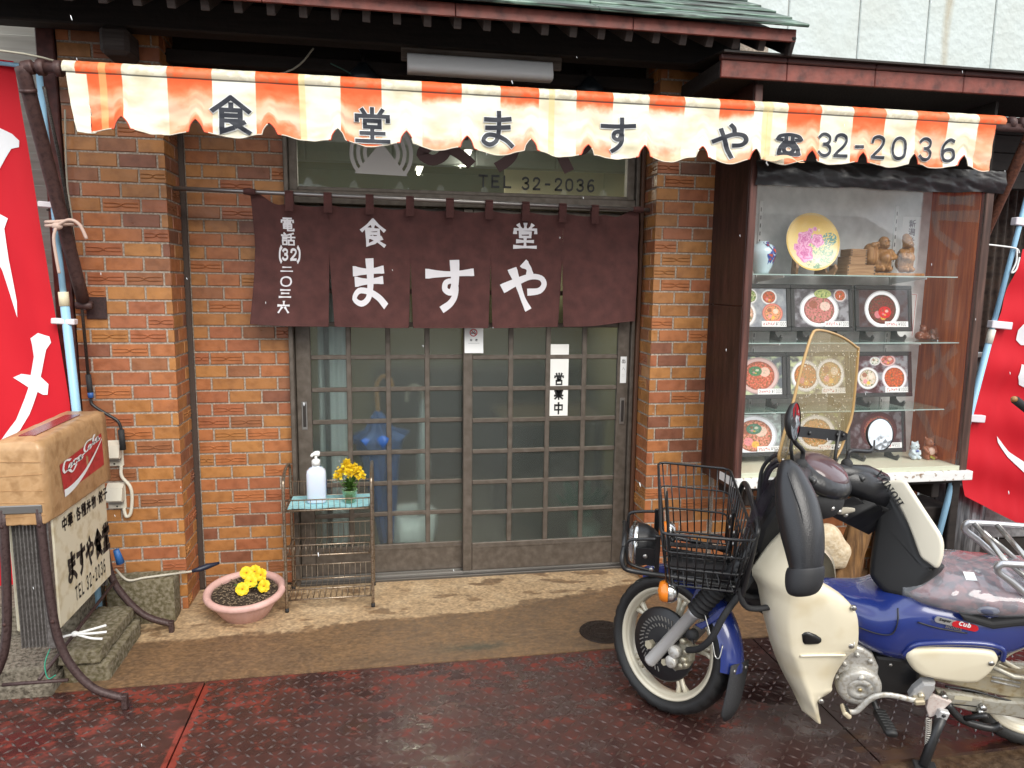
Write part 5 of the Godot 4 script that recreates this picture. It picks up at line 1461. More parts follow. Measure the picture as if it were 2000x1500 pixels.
	for sx in [-1.0, 1.0]: fm.obox(Vector3(0.008 * sx, 0.067, 0.0245), Vector3(0.006, 0.0018, 0.003), Basis(Vector3(0, 0, 1), 0.3 * sx))
	fm.obox(Vector3(0, 0.059, 0.0255), Vector3(0.004, 0.0025, 0.003))
	part(ct, "face", fm, M.ink)
	part(ct, "collar_bow", soft().ball(Vector3(0, 0.044, 0.024), Vector3(0.008, 0.005, 0.005)), mat(lin(0.08, 0.14, 0.4), 0.3))
	var tn := thing("raccoon_dog_figurine", "brown raccoon dog figurine with pale belly at the case's right corner", "figurine", Vector3(2.612, 0.626, 0.19))
	part(tn, "body", blob([[Vector3(0, 0.028, 0), Vector3(0, 0.045, 0), 0.031, 0.025], [Vector3(0, 0.08, 0.004), Vector3(0, 0.083, 0.004), 0.023, 0.021], [Vector3(0, 0.076, 0.022), Vector3(0, 0.075, 0.03), 0.009, 0.006], [Vector3(-0.019, 0.1, 0), Vector3(-0.021, 0.105, 0), 0.007, 0.005], [Vector3(0.019, 0.1, 0), Vector3(0.021, 0.105, 0), 0.007, 0.005], [Vector3(-0.02, 0.008, 0.014), Vector3(-0.022, 0.008, 0.03), 0.012, 0.009], [Vector3(0.02, 0.008, 0.014), Vector3(0.022, 0.008, 0.03), 0.012, 0.009], [Vector3(-0.028, 0.055, 0.008), Vector3(-0.02, 0.036, 0.026), 0.009, 0.008], [Vector3(0.028, 0.055, 0.008), Vector3(0.02, 0.036, 0.026), 0.009, 0.008]], 0.006, 0.0033), mat(lin(0.27, 0.10, 0.045), 0.35))
	part(tn, "belly", soft().ball(Vector3(0, 0.038, 0.021), Vector3(0.019, 0.022, 0.013)), mat(lin(0.62, 0.45, 0.36), 0.4))
	var te := hard()
	for sx in [-1.0, 1.0]: te.obox(Vector3(0.009 * sx, 0.086, 0.0255), Vector3(0.006, 0.006, 0.004), Basis(), 0.002)
	te.obox(Vector3(0, 0.078, 0.037), Vector3(0.006, 0.005, 0.004), Basis(), 0.002)
	part(tn, "face", te, M.ink)
	part(tn, "leaf", hard().obox(Vector3(-0.002, 0.012, 0.036), Vector3(0.03, 0.012, 0.002), Basis(Vector3(0, 0, 1), -0.5), 0.001), mat(lin(0.3, 0.3, 0.05), 0.5))

func awning() -> void:
	var aw := thing("awning", "orange and cream striped shop awning lettered with name and telephone number", "awning")
	# printed stripes, worn and grimy: u along the bar, v from roller to hem
	var w := 2048; var h := 160
	var x0 := -1.075; var x1 := 2.62
	var im := Image.create(w, h, false, Image.FORMAT_RGB8)
	var n1 := noise(0.008, 501, FastNoiseLite.TYPE_SIMPLEX_SMOOTH, 5)
	var n2 := noise(0.05, 502, FastNoiseLite.TYPE_SIMPLEX_SMOOTH, 4)
	for y in h:
		var v := float(y) / h
		for x in w:
			var X := lerpf(x0, x1, float(x) / w)
			var a := n1.get_noise_2d(x, y * 1.5); var b := n2.get_noise_2d(x, y)
			var sx := fposmod(X + 1.035, 0.2935)
			var orange := sx < 0.1475 and X > -1.035
			if X < -1.0 and v > 0.28: orange = sx < 0.1475 and X > -1.0
			var cream := Color(0.885, 0.86, 0.755).lerp(Color(0.93, 0.925, 0.87), clampf(0.4 + a, 0, 1)).lerp(Color(0.78, 0.73, 0.60), clampf(-a * 1.2 - 0.1, 0, 0.5))
			var col := cream
			if orange:
				# the print has bleached from the middle down
				var keep := 1.0 - smoothstep(0.26 if X > 0.1 and X < 1.5 else 0.30, 0.44 if X > 0.1 and X < 1.5 else 0.60, v + a * 0.10 + b * 0.03) * (0.97 if X > 0.1 and X < 1.5 else 0.72)
				keep = maxf(keep, smoothstep(0.76, 1.05, v + a * 0.25 + b * 0.05) * (0.55 if X > 0.1 and X < 1.5 else 0.85))
				if X < -0.75: keep = maxf(keep, 0.55 + a)
				col = cream.lerp(Color(0.93, 0.36, 0.15), clampf(keep, 0, 1))
			if v < 0.07: col = cream
			if v < 0.26: col = col.lerp(Color(0.62, 0.56, 0.45), clampf(0.18 + a * 0.8 + b * 0.5, 0, 0.45))
			if absf(v - 0.262) < 0.008: col = col.darkened(0.6)
			for jx in [-0.95, -0.29, 0.63, 1.51, 1.53]:
				if absf(X - jx) < 0.012: col = col.lerp(Color(0.86, 0.77, 0.5), 0.55)
			im.set_pixel(x, y, col)
	var stripes := uvmat(ImageTexture.create_from_image(im), 0.62)
	stripes.backlight_enabled = true
	stripes.backlight = Color(0.25, 0.22, 0.17)
	bumpy(stripes, M.NM, 0.0)
	stripes.normal_enabled = false
	var wob := noise(2.2, 503, FastNoiseLite.TYPE_SIMPLEX_SMOOTH, 3)
	var yaxis := 2.158
	# hem: scallops
	var notch := [-0.895, -0.648, -0.404, -0.164, 0.079, 0.308, 0.551, 0.774, 1.011, 1.25, 1.477, 1.72, 1.955, 2.195, 2.428]
	var hem := func(X: float) -> float:
		var y := 1.962 - 0.010 * sin(X * 2.1) - 0.012 * wob.get_noise_1d(X * 2.0)
		var best := 9.0
		for nx in notch: best = minf(best, absf(X - nx))
		y -= 0.014 * smoothstep(0.02, 0.12, best)
		y += 0.042 * pow(maxf(0.0, 1.0 - best / 0.024), 0.5)
		return y
	var zrun := 0.435
	var front := func(X: float, v: float) -> Vector3:
		# v: 0 on top of the roller, 0.26 at the seam, 1 at the hem
		var r := 0.034
		if v < 0.26:
			var an := lerpf(PI * 0.62, -0.25, v / 0.26)
			var bump := 0.0014 * wob.get_noise_2d(X * 9.0, v * 20.0)
			return Vector3(X, yaxis + (r + bump) * sin(an), 0.42 + (r + bump) * cos(an))
		var t := (v - 0.26) / 0.74
		var yt := yaxis - 0.008
		var yb: float = hem.call(X)
		var z := 0.4475 - 0.012 * sin(t * PI * 0.5) + 0.006 * wob.get_noise_2d(X * 1.6, t * 1.2) * (0.3 + t) + 0.002 * sin(X * 21.0 + 2.0 * t) * t
		var bestn := 9.0
		for nx in notch: bestn = minf(bestn, absf(X - nx))
		z += 0.014 * t * t * smoothstep(0.09, 0.0, bestn)
		# the torn corner by the telephone sign
		var dx := (0.02 * t * t) if X < -1.0 else 0.0
		return Vector3(X + dx + 0.008 * t * wob.get_noise_1d(X + 40.0), lerpf(yt, yb, t), z)
	var nsx := 720
	var clothm := soft()
	clothm.patch(func(s: float, t: float) -> Vector3:
		return front.call(lerpf(x0, x1, s), lerpf(0.0, 0.26, t)), 240, 6)
	var band := part(aw, "roller_cover", clothm, stripes)
	# uv of the band covers only the upper part of the print
	band.mesh = uv_span(clothm, x0, x1, 0.0, 0.26)
	var val := soft()
	val.patch(func(s: float, t: float) -> Vector3:
		return front.call(lerpf(x0 + 0.012, x1 - 0.045, s), lerpf(0.26, 1.0, t)), nsx, 28)
	var valance := part(aw, "valance", uv_span(val, (0.012) / (x1 - x0), 1.0 - 0.045 / (x1 - x0), 0.26, 1.0, true), stripes)
	# hem binding: orange at the notches, cream elsewhere
	var bind_o := soft(); var bind_c := soft()
	var X := x0 + 0.014
	var run := []
	var last := -1
	while X < x1 - 0.047:
		var bestn := 9.0
		for nx in notch: bestn = minf(bestn, absf(X - nx))
		var kind := 1 if bestn < 0.036 and fposmod(X * 7.3, 1.0) < 0.72 else 0
		if kind != last and run.size() > 1:
			run.append(front.call(X, 1.0))
			(bind_o if last == 1 else bind_c).tube(run, 0.0022, 5)
			run = []
		last = kind
		run.append(front.call(X, 1.0))
		X += 0.004
	if run.size() > 1: (bind_o if last == 1 else bind_c).tube(run, 0.0022, 5)
	part(valance, "hem_binding", bind_o, mat(lin(0.62, 0.10, 0.05), 0.7))
	part(valance, "hem_binding", bind_c, mat(lin(0.62, 0.57, 0.47), 0.7))
	# lettering in blue black with a white outline
	var navy := mat(lin(0.017, 0.02, 0.03), 0.6)
	var words := [["食", -0.605, 2.098, 0.146, 0.128, 0.13], ["堂", -0.108, 2.084, 0.132, 0.124, 0.125], ["ま", 0.358, 2.095, 0.132, 0.132, 0.135], ["す", 0.824, 2.095, 0.146, 0.128, 0.13], ["や", 1.287, 2.094, 0.16, 0.13, 0.135],
		["☎", 1.565, 2.068, 0.116, 0.086, 0.17], ["3", 1.740, 2.077, 0.078, 0.090, 0.16], ["2", 1.814, 2.077, 0.080, 0.090, 0.16], ["-", 1.905, 2.077, 0.065, 0.090, 0.16], ["2", 1.986, 2.077, 0.080, 0.090, 0.16], ["0", 2.084, 2.077, 0.080, 0.090, 0.16], ["3", 2.207, 2.079, 0.082, 0.090, 0.16], ["6", 2.318, 2.080, 0.082, 0.092, 0.16]]
	for wd in words:
		for layer in 2:
			var lift := 0.0034 if layer == 0 else 0.0048
			var put := func(u: float, v: float) -> Vector3:
				var xx: float = wd[1] + u * wd[3]
				var y: float = wd[2] - v * wd[4]
				var yb: float = hem.call(xx)
				var t := clampf((yaxis - 0.008 - y) / (yaxis - 0.008 - yb), 0.02, 0.995)
				var p: Vector3 = front.call(xx, 0.26 + 0.74 * t)
				return p + Vector3(0, 0, lift)
			var b := hard()
			ink(b, wd[0], put, wd[5] * 0.9 + (0.05 if layer == 0 else 0.0), 0.0, 5)
			part(valance, "lettering_outline" if layer == 0 else "lettering", b, M.white if layer == 0 else navy)
	# torn flap hanging at the bottom by the telephone emblem
	var fl := soft()
	fl.patch(func(s: float, t: float) -> Vector3:
		var xx := lerpf(1.515, 1.69, s)
		return Vector3(xx, 1.982 - 0.020 * s * s + t * (-0.026 + 0.022 * s) - 0.006 * sin(s * 9.0), 0.452 + 0.006 * sin(s * 12.0) + 0.012 * t), 24, 4)
	part(valance, "torn_hem", fl, mat(lin(0.66, 0.42, 0.26), 0.7))
	part(valance, "loose_thread", soft().tube([Vector3(1.528, 1.965, 0.455), Vector3(1.522, 1.948, 0.456), Vector3(1.53, 1.938, 0.456)], 0.003, 5), M.white)
	# roller bar, elbows and folding arms
	var pipe := bumpy(mat(lin(0.075, 0.038, 0.035), 0.55, 0.15, ntex(0.03, 511, [[0.0, Color(0.5, 0.4, 0.38)], [0.55, Color(1, 1, 1)], [0.8, Color(1, 0.95, 0.9)]]), 3.0), M.NM, 0.3)
	part(aw, "roller_bar", soft().tube([Vector3(-1.205, yaxis + 0.006, 0.42), Vector3(2.80, yaxis - 0.012, 0.42)], 0.018, 14), pipe)
	for sd in 2:
		var ax := -1.205 if sd == 0 else 2.78
		var rust := pipe if sd == 0 else mat(lin(0.24, 0.09, 0.05), 0.6, 0.2, ntex(0.03, 513, [[0.0, Color(0.4, 0.35, 0.33)], [1.0, Color(1, 1, 1)]]), 4.0)
		var arm := part(aw, "arm", soft().tube(smooth3([Vector3(ax + (0.03 if sd == 0 else -0.03), yaxis + 0.006, 0.42), Vector3(ax, yaxis - 0.004, 0.42), Vector3(ax, yaxis - 0.04, 0.41), Vector3(ax, 1.80, 0.262), Vector3(ax, 1.365, 0.064)], 4), 0.024, 14), rust)
		for e in [0.045, 0.10]:
			part(arm, "collar", soft().tube([Vector3(ax + (e if sd == 0 else -e), yaxis + 0.006, 0.42), Vector3(ax + (e + 0.02 if sd == 0 else -e - 0.02), yaxis + 0.006, 0.42)], 0.027, 14), pipe)
		part(arm, "clamp", soft().tube([Vector3(ax, yaxis - 0.062, 0.403), Vector3(ax, yaxis - 0.072, 0.399)], 0.0275, 14), pipe)
		var br := part(aw, "wall_bracket", hard().box(Vector3(ax - 0.012 if sd == 0 else ax - 0.06, 1.287, 0.001), Vector3(ax + 0.066 if sd == 0 else ax + 0.01, 1.378, 0.008), 0.002), mat(lin(0.055, 0.024, 0.022), 0.6, 0.0, ntex(0.04, 515, [[0.0, Color(0.6, 0.6, 0.6)], [1.0, Color(1, 1, 1)]]), 4.0))
		part(br, "pivot", soft().tube([Vector3(ax - 0.03, 1.345, 0.055), Vector3(ax + 0.03, 1.345, 0.055)], 0.016, 12), pipe)
		part(br, "lug", hard().box(Vector3(ax - 0.006, 1.325, 0.0085), Vector3(ax + 0.006, 1.36, 0.06), 0.002), pipe)
	part(aw, "head_bracket", hard().box(Vector3(-1.20, 2.195, 0.012), Vector3(-1.04, 2.26, 0.05), 0.006), pipe)
	# long hand crank hooked to the awning
	var ck := thing("hand_crank", "long awning hand crank hanging against the left brick pillar", "crank")
	part(ck, "rod", soft().tube([Vector3(-1.195, 2.13, 0.30), Vector3(-1.208, 1.9, 0.18), Vector3(-1.214, 1.5, 0.065), Vector3(-1.216, 1.05, 0.035)], 0.0062, 8), mat(lin(0.17, 0.16, 0.15), 0.5, 0.6, ntex(0.05, 521, [[0.0, Color(0.3, 0.25, 0.22)], [1.0, Color(1, 1, 1)]]), 5.0))
	part(ck, "joint", soft().tube([Vector3(-1.216, 1.06, 0.035), Vector3(-1.212, 0.965, 0.035)], 0.011, 10), M.blackmatt)
	part(ck, "joint_band", soft().tube([Vector3(-1.2125, 0.985, 0.035), Vector3(-1.212, 0.963, 0.035)], 0.0113, 10), mat(lin(0.02, 0.09, 0.3), 0.5))
	part(ck, "crank_arm", soft().tube(smooth3([Vector3(-1.212, 0.965, 0.035), Vector3(-1.208, 0.935, 0.037), Vector3(-1.16, 0.90, 0.045), Vector3(-1.112, 0.868, 0.05), Vector3(-1.10, 0.84, 0.05), Vector3(-1.099, 0.825, 0.05)], 4), 0.0065, 8), M.black)
	part(ck, "grip", soft().tube([Vector3(-1.099, 0.828, 0.05), Vector3(-1.096, 0.742, 0.05)], 0.0125, 10), M.blackmatt)
	# slack wires
	single("slack_wire", soft().tube(smooth3([Vector3(-1.6, 2.22, 0.40), Vector3(-1.2, 2.205, 0.42), Vector3(-1.04, 2.235, 0.05), Vector3(-0.75, 2.245, 0.03), Vector3(-0.4, 2.30, 0.02), Vector3(-0.28, 2.40, 0.03)], 6), 0.004, 5), mat(lin(0.36, 0.34, 0.27), 0.7), "slack pale wire strung above the awning's left end", "wire")
	single("slack_wire", soft().tube(smooth3([Vector3(-0.22, 2.37, -0.06), Vector3(-0.15, 2.34, -0.06), Vector3(-0.08, 2.30, -0.06)], 5), 0.003, 5), mat(lin(0.05, 0.13, 0.1), 0.6), "short green wire hanging under the eave left of the strip light", "wire")

# rebuild a patch with its uvs laid over part of the print
func uv_span(b: MB, a0, a1, v0: float, v1: float, fractions := false) -> ArrayMesh:
	var m := b.mesh()
	var arr := m.surface_get_arrays(0)
	var uv: PackedVector2Array = arr[Mesh.ARRAY_TEX_UV]
	for i in uv.size():
		var u: float = uv[i].x
		if fractions: u = lerpf(a0, a1, u)
		uv[i] = Vector2(u, lerpf(v0, v1, uv[i].y))
	arr[Mesh.ARRAY_TEX_UV] = uv
	var out := ArrayMesh.new()
	out.add_surface_from_arrays(Mesh.PRIMITIVE_TRIANGLES, arr)
	return out

func noren() -> void:
	single("curtain_rod", soft().tube([Vector3(-0.88, 1.835, -0.085), Vector3(1.236, 1.805, -0.085)], 0.0095, 12), mat(lin(0.36, 0.34, 0.33), 0.32, 0.8), "slim metal rod carrying the brown shop curtain across the doorway", "rod")
	var nr := thing("shop_curtain", "dark brown split shop curtain with white lettering hanging across the doorway", "curtain")
	var wn := noise(2.0, 551, FastNoiseLite.TYPE_SIMPLEX_SMOOTH, 3)
	var weave := ntex(0.3, 552, [], FastNoiseLite.TYPE_VALUE, 2, 512, true, 2.0)
	var cm := bumpy(mat(lin(0.098, 0.034, 0.030), 0.92, 0.0, ntex(0.012, 553, [[0.0, Color(0.78, 0.78, 0.78)], [1.0, Color(1, 1, 1)]]), 2.0), weave, 0.35)
	cm.rim_enabled = true
	cm.rim = 0.25
	cm.backlight_enabled = true
	cm.backlight = Color(0.05, 0.015, 0.015)
	var edges := [-0.572, -0.2465, 0.112, 0.478, 0.818, 1.187]
	var slit := 1.585
	var rod_y := func(x: float) -> float: return lerpf(1.835, 1.805, (x + 0.88) / 2.116)
	var bot := func(x: float) -> float: return 1.258 - 0.012 * sin((x + 0.57) * 1.9) + 0.02 * smoothstep(0.9, 1.2, x) + 0.004 * smoothstep(-0.4, -0.6, x)
	# cloth surface: x across, y height, panel number for what the slits do
	var surf := func(x: float, y: float, k: int) -> Vector3:
		var a: float = edges[k]; var b: float = edges[k + 1]
		var d := clampf((slit - y) / (slit - 1.25), 0.0, 1.0)
		var m := (x - a) / (b - a)
		var gap := 0.012 * d
		var xx := x
		if k > 0: xx += gap * (1.0 - m) * (1.4 if k == 1 or k == 4 else 0.8)
		if k < 4: xx -= gap * m * 0.9
		if k == 0: xx += 0.012 * sin((1.83 - y) * 6.0) * (1.0 - m) - 0.018 * d * (1.0 - m)
		var z := -0.095 + 0.018 * wn.get_noise_2d(x * 1.3, y * 0.5) + 0.009 * sin(x * 13.0 + 1.5 + 0.8 * sin(y * 3.0)) * (0.3 + d)
		z += 0.016 * d * sin(m * PI) - 0.006 * d
		z += 0.003 * wn.get_noise_2d(x * 5.0 + y * 3.0, y * 2.0 - x * 2.0)
		# drag folds that run from the tabs
		z += 0.004 * sin((x * 0.9 + y * 2.2) * 16.0) * smoothstep(1.45, 1.8, y) * (1.0 if k == 4 or k == 0 else 0.35)
		return Vector3(xx, y, z)
	var top := func(x: float) -> float:
		var s := 1.788 - 0.012 * (x + 0.57) / 1.75 - 0.010 * absf(sin((x + 0.41) / 0.178 * PI))
		if x < -0.45: s = lerpf(s, rod_y.call(x), smoothstep(-0.45, -0.56, x))
		if x > 1.06: s = lerpf(s, rod_y.call(x), smoothstep(1.06, 1.175, x))
		return s
	for k in 5:
		var b := soft()
		b.patch(func(s: float, t: float) -> Vector3:
			var x := lerpf(edges[k], edges[k + 1], s)
			return surf.call(x, lerpf(top.call(x), bot.call(x), t), k), 40, 40)
		# turned hem at the bottom and the sides
		var panel := part(nr, "panel", b, cm)
		var hemm := soft()
		var pts := []
		for i in 41:
			var x := lerpf(edges[k], edges[k + 1], i / 40.0)
			pts.append(surf.call(x, bot.call(x), k))
		hemm.tube(pts, 0.0018, 5)
		for e in 2:
			var xe: float = edges[k + e]
			var p2 := []
			for i in 21: p2.append(surf.call(xe, lerpf(slit, bot.call(xe), i / 20.0), k))
			hemm.tube(p2, 0.0015, 5)
		part(panel, "hem", hemm, cm)
	for x in [-0.408, -0.246, -0.066, 0.111, 0.289, 0.467, 0.637, 0.811, 0.966]:
		var ry: float = rod_y.call(x)
		var t := soft()
		t.sg = -1
		for e in [0.0125, -0.0125]:
			t.box(Vector3(x - 0.0175, ry - 0.075, -0.085 + e - 0.001), Vector3(x + 0.0175, ry + 0.003, -0.085 + e + 0.001))
		t.box(Vector3(x - 0.0175, ry + 0.0032, -0.0985), Vector3(x + 0.0175, ry + 0.0118, -0.0715), 0.002)
		part(nr, "tab", t, cm)
	for x in [-0.572, 1.178]:
		var ry: float = rod_y.call(x)
		part(nr, "end_tie", soft().tube([Vector3(x - 0.025, ry, -0.085), Vector3(x, ry, -0.085), Vector3(x + 0.025, ry - 0.002, -0.085)], [0.012, 0.015, 0.013], 10), cm)
	# lettering dyed into the cloth
	var wm := mat(lin(0.72, 0.70, 0.73), 0.9)
	var words := [["電", 0, -0.454, 1.728, 0.058, 0.060, 0.12], ["話", 0, -0.455, 1.662, 0.060, 0.056, 0.12], ["(", 0, -0.478, 1.600, 0.032, 0.064, 0.24], ["3", 0, -0.456, 1.592, 0.030, 0.048, 0.23], ["2", 0, -0.420, 1.592, 0.032, 0.048, 0.23], [")", 0, -0.396, 1.600, 0.032, 0.064, 0.24],
		["二", 0, -0.459, 1.522, 0.055, 0.034, 0.15], ["〇", 0, -0.462, 1.476, 0.058, 0.052, 0.13], ["三", 0, -0.461, 1.420, 0.054, 0.045, 0.15], ["六", 0, -0.464, 1.364, 0.053, 0.053, 0.15],
		["食", 1, -0.112, 1.727, 0.117, 0.118, 0.125], ["堂", 3, 0.582, 1.728, 0.115, 0.112, 0.12], ["ま", 1, -0.160, 1.550, 0.168, 0.212, 0.15], ["す", 2, 0.178, 1.550, 0.222, 0.220, 0.14], ["や", 3, 0.528, 1.549, 0.226, 0.214, 0.14]]
	var panels := nr.get_children()
	for wd in words:
		var b := hard()
		ink(b, wd[0], func(u: float, v: float) -> Vector3: return surf.call(wd[2] + u * wd[4], wd[3] - v * wd[5], wd[1]) + Vector3(0, 0, 0.0022), wd[6], 0.9 if wd[0] in ["食", "堂", "ま", "す", "や", "二", "三", "六"] else 0.3, 5)
		var holder: Node3D = null
		var seen := 0
		for c in panels:
			if String(c.name).begins_with("panel"):
				if seen == wd[1]: holder = c
				seen += 1
		part(holder, "lettering", b, wm)

# a cloth banner: edge(t) gives the outer edge at height t, ripples in depth
func left_side() -> void:
	var red := mat(lin(0.58, 0.002, 0.014), 0.75)
	red.backlight_enabled = true
	red.backlight = Color(0.6, 0.03, 0.06)
	M.banner_red = red
	var white := mat(lin(0.78, 0.79, 0.82), 0.8)
	white.backlight_enabled = true
	white.backlight = Color(0.3, 0.3, 0.3)
	M.banner_white = white
	var wn := noise(1.6, 601, FastNoiseLite.TYPE_SIMPLEX_SMOOTH, 3)
	var bz := func(x: float, y: float) -> float: return 0.118 + 0.016 * wn.get_noise_2d(x * 1.4, y * 0.6) + 0.006 * sin(x * 30.0 + y * 3.0)
	var edge_y := [2.262, 1.60, 0.93, 0.80, 0.62, 0.30, 0.10]
	var edge_x := [-1.368, -1.313, -1.256, -1.305, -1.40, -1.472, -1.513]
	var edge := func(y: float) -> float:
		for i in 6:
			if y >= edge_y[i + 1]: return lerpf(edge_x[i + 1], edge_x[i], clampf((y - edge_y[i + 1]) / (edge_y[i] - edge_y[i + 1]), 0, 1))
		return edge_x[6]
	var bn := thing("banner", "red ramen banner with white lettering at the left edge", "banner")
	var cl := soft()
	cl.patch(func(s: float, t: float) -> Vector3:
		var y := lerpf(2.258, 0.115, t)
		var xr: float = edge.call(y)
		var x := lerpf(xr - 0.46, xr, s)
		return Vector3(x, y + 0.012 * (1.0 - s) * (1.0 - t), bz.call(x, y)), 30, 90)
	part(bn, "cloth", cl, red)
	var fr := hard()
	for i in 26:
		var x := -1.515 - 0.012 * i
		var l := rng.randf_range(0.01, 0.035)
		fr.quad(Vector3(x - 0.004, 0.115 - l, 0.12), Vector3(x + 0.001, 0.115 - l, 0.12), Vector3(x + 0.004, 0.118, 0.12), Vector3(x - 0.005, 0.118, 0.12))
	fr.flush()
	stuff(part(bn, "frayed_hem", fr, red))
	var polys := [
		[[-1.56, 2.05], [-1.431, 2.013], [-1.388, 1.992], [-1.367, 1.969], [-1.369, 1.945], [-1.395, 1.937], [-1.442, 1.862], [-1.56, 1.78]],
		[[-1.56, 1.74], [-1.45, 1.69], [-1.428, 1.678], [-1.445, 1.64], [-1.44, 1.52], [-1.425, 1.36], [-1.429, 1.297], [-1.468, 1.48], [-1.50, 1.56], [-1.56, 1.60]],
		[[-1.386, 1.216], [-1.353, 1.238], [-1.312, 1.224], [-1.308, 1.2], [-1.328, 1.171], [-1.351, 1.086], [-1.374, 1.006], [-1.412, 0.913], [-1.45, 0.847], [-1.525, 0.787], [-1.582, 0.769], [-1.524, 0.805], [-1.46, 0.891], [-1.428, 0.971], [-1.412, 1.014], [-1.379, 1.143], [-1.382, 1.192]],
		[[-1.462, 1.06], [-1.433, 1.074], [-1.357, 1.063], [-1.329, 1.034], [-1.336, 0.991], [-1.354, 0.991], [-1.412, 1.021]]]
	for pl in polys:
		var b := soft()
		var pv := PackedVector2Array()
		for e in pl: pv.append(Vector2(e[0], e[1]))
		var ids := Geometry2D.triangulate_polygon(pv)
		for i in range(0, ids.size(), 3):
			fine_tri(b, pv[ids[i]], pv[ids[i + 1]], pv[ids[i + 2]], func(q: Vector2) -> Vector3: return Vector3(q.x, q.y, bz.call(q.x, q.y) + 0.003), 2)
		b.flush()
		part(bn, "lettering", b, white)
	# its pole
	var blue := mat(lin(0.28, 0.50, 0.68), 0.4)
	M.pole_blue = blue
	var po := thing("banner_pole", "light blue telescopic pole of the left banner, tied to the awning arm", "pole")
	part(po, "upper_tube", soft().tube([Vector3(-1.270, 2.235, 0.15), Vector3(-1.240, 1.36, 0.15)], 0.0115, 12), blue)
	part(po, "lower_tube", soft().tube([Vector3(-1.240, 1.37, 0.15), Vector3(-1.195, 0.06, 0.15)], 0.0165, 12), blue)
	part(po, "joint", soft().tube([Vector3(-1.2415, 1.40, 0.15), Vector3(-1.2395, 1.345, 0.15)], 0.0185, 12), mat(lin(0.68, 0.6, 0.42), 0.5))
	part(po, "crossbar", soft().tube([Vector3(-1.272, 2.232, 0.15), Vector3(-1.80, 2.268, 0.125)], 0.008, 10), blue)
	part(po, "top_cap", soft().tube([Vector3(-1.2705, 2.215, 0.15), Vector3(-1.2715, 2.25, 0.15)], 0.0165, 12), M.white)
	for q in [1.73, 1.285]:
		part(po, "banner_clip", hard().obox(Vector3(-1.27 + (2.0 - q) * 0.034, q, 0.148), Vector3(0.085, 0.022, 0.036), Basis(Vector3(0, 0, 1), -0.06), 0.003), mat(lin(0.66, 0.6, 0.62), 0.5))
	var rope := mat(lin(0.50, 0.36, 0.30), 0.9)
	var rp := thing("rope_tie", "pinkish rope tied in a bow round the awning arm", "rope")
	for q in [[1.665, 0.0], [1.652, 0.012]]:
		part(rp, "loop", soft().tube(smooth3([Vector3(-1.275, q[0], 0.17), Vector3(-1.235, q[0] - 0.006, 0.245), Vector3(-1.185, q[0], 0.235), Vector3(-1.175, q[0] + 0.004, 0.19), Vector3(-1.215, q[0], 0.135), Vector3(-1.265, q[0] + 0.005, 0.135)], 5, true), 0.0062, 7, true), rope)
	part(rp, "knot", soft().ball(Vector3(-1.205, 1.645, 0.25), Vector3(0.02, 0.014, 0.014)), rope)
	part(rp, "bow", soft().tube(smooth3([Vector3(-1.205, 1.645, 0.255), Vector3(-1.16, 1.668, 0.26), Vector3(-1.125, 1.652, 0.26), Vector3(-1.105, 1.60, 0.255)], 6), 0.0062, 7), rope)
	part(rp, "loose_end", soft().tube(smooth3([Vector3(-1.205, 1.645, 0.255), Vector3(-1.215, 1.60, 0.262), Vector3(-1.212, 1.53, 0.26), Vector3(-1.206, 1.47, 0.26)], 6), 0.0058, 7), rope)
	single("slack_wire", soft().tube(smooth3([Vector3(-1.235, 2.11, 0.03), Vector3(-1.248, 1.85, 0.025), Vector3(-1.238, 1.70, 0.03), Vector3(-1.23, 1.45, 0.025)], 6), 0.0035, 5), mat(lin(0.4, 0.38, 0.3), 0.7), "pale wire hanging down the left brown corner column", "wire")
	# standing lightbox sign
	var sg := thing("standing_sign", "old standing lightbox sign with taped brown top and curved steel legs", "sign")
	var cream := mat(lin(0.62, 0.57, 0.43), 0.45, 0.0, ntex(0.012, 611, [[0.0, Color(0.86, 0.82, 0.74)], [0.5, Color(1, 1, 1)], [1.0, Color(1, 1, 1)]]), 2.0)
	part(sg, "panel", hard().box(Vector3(-1.125, 0.272, 0.25), Vector3(-1.10, 0.668, 0.715), 0.006), cream)
	part(sg, "panel", hard().box(Vector3(-1.235, 0.272, 0.25), Vector3(-1.21, 0.668, 0.715), 0.006), cream)
	var alu := mat(lin(0.30, 0.29, 0.285), 0.45, 0.6, ntex(0.03, 613, [[0.0, Color(0.6, 0.58, 0.56)], [1.0, Color(1, 1, 1)]]), 4.0)
	var ends := soft()
	ends.sg = -1
	for zz in [0.735, 0.235]:
		var f := []
		for k in 33:
			f.append(Vector2(-1.212 + 0.089 * k / 32.0, 0.004 * (1.0 if (k / 2) % 2 == 0 else -1.0)))
		for k in 32:
			var a: Vector2 = f[k]; var b: Vector2 = f[k + 1]
			var s := 1.0 if zz > 0.5 else -1.0
			ends.quad(Vector3(a.x, 0.225, zz + a.y * s), Vector3(b.x, 0.225, zz + b.y * s), Vector3(b.x, 0.70, zz + b.y * s), Vector3(a.x, 0.70, zz + a.y * s))
	ends.box(Vector3(-1.2095, 0.272, 0.24), Vector3(-1.1255, 0.66, 0.728))
	part(sg, "corrugated_ends", ends, alu)
	part(sg, "edge_trim", hard().box(Vector3(-1.128, 0.222, 0.722), Vector3(-1.10, 0.70, 0.748), 0.003), alu)
	# lettering on the right-hand panel: reads from near to far
	var R := Vector3(0, 0, -1)
	var l1 := "中華・各種丼物・餃子"
	var b1 := hard()
	var z := 0.648
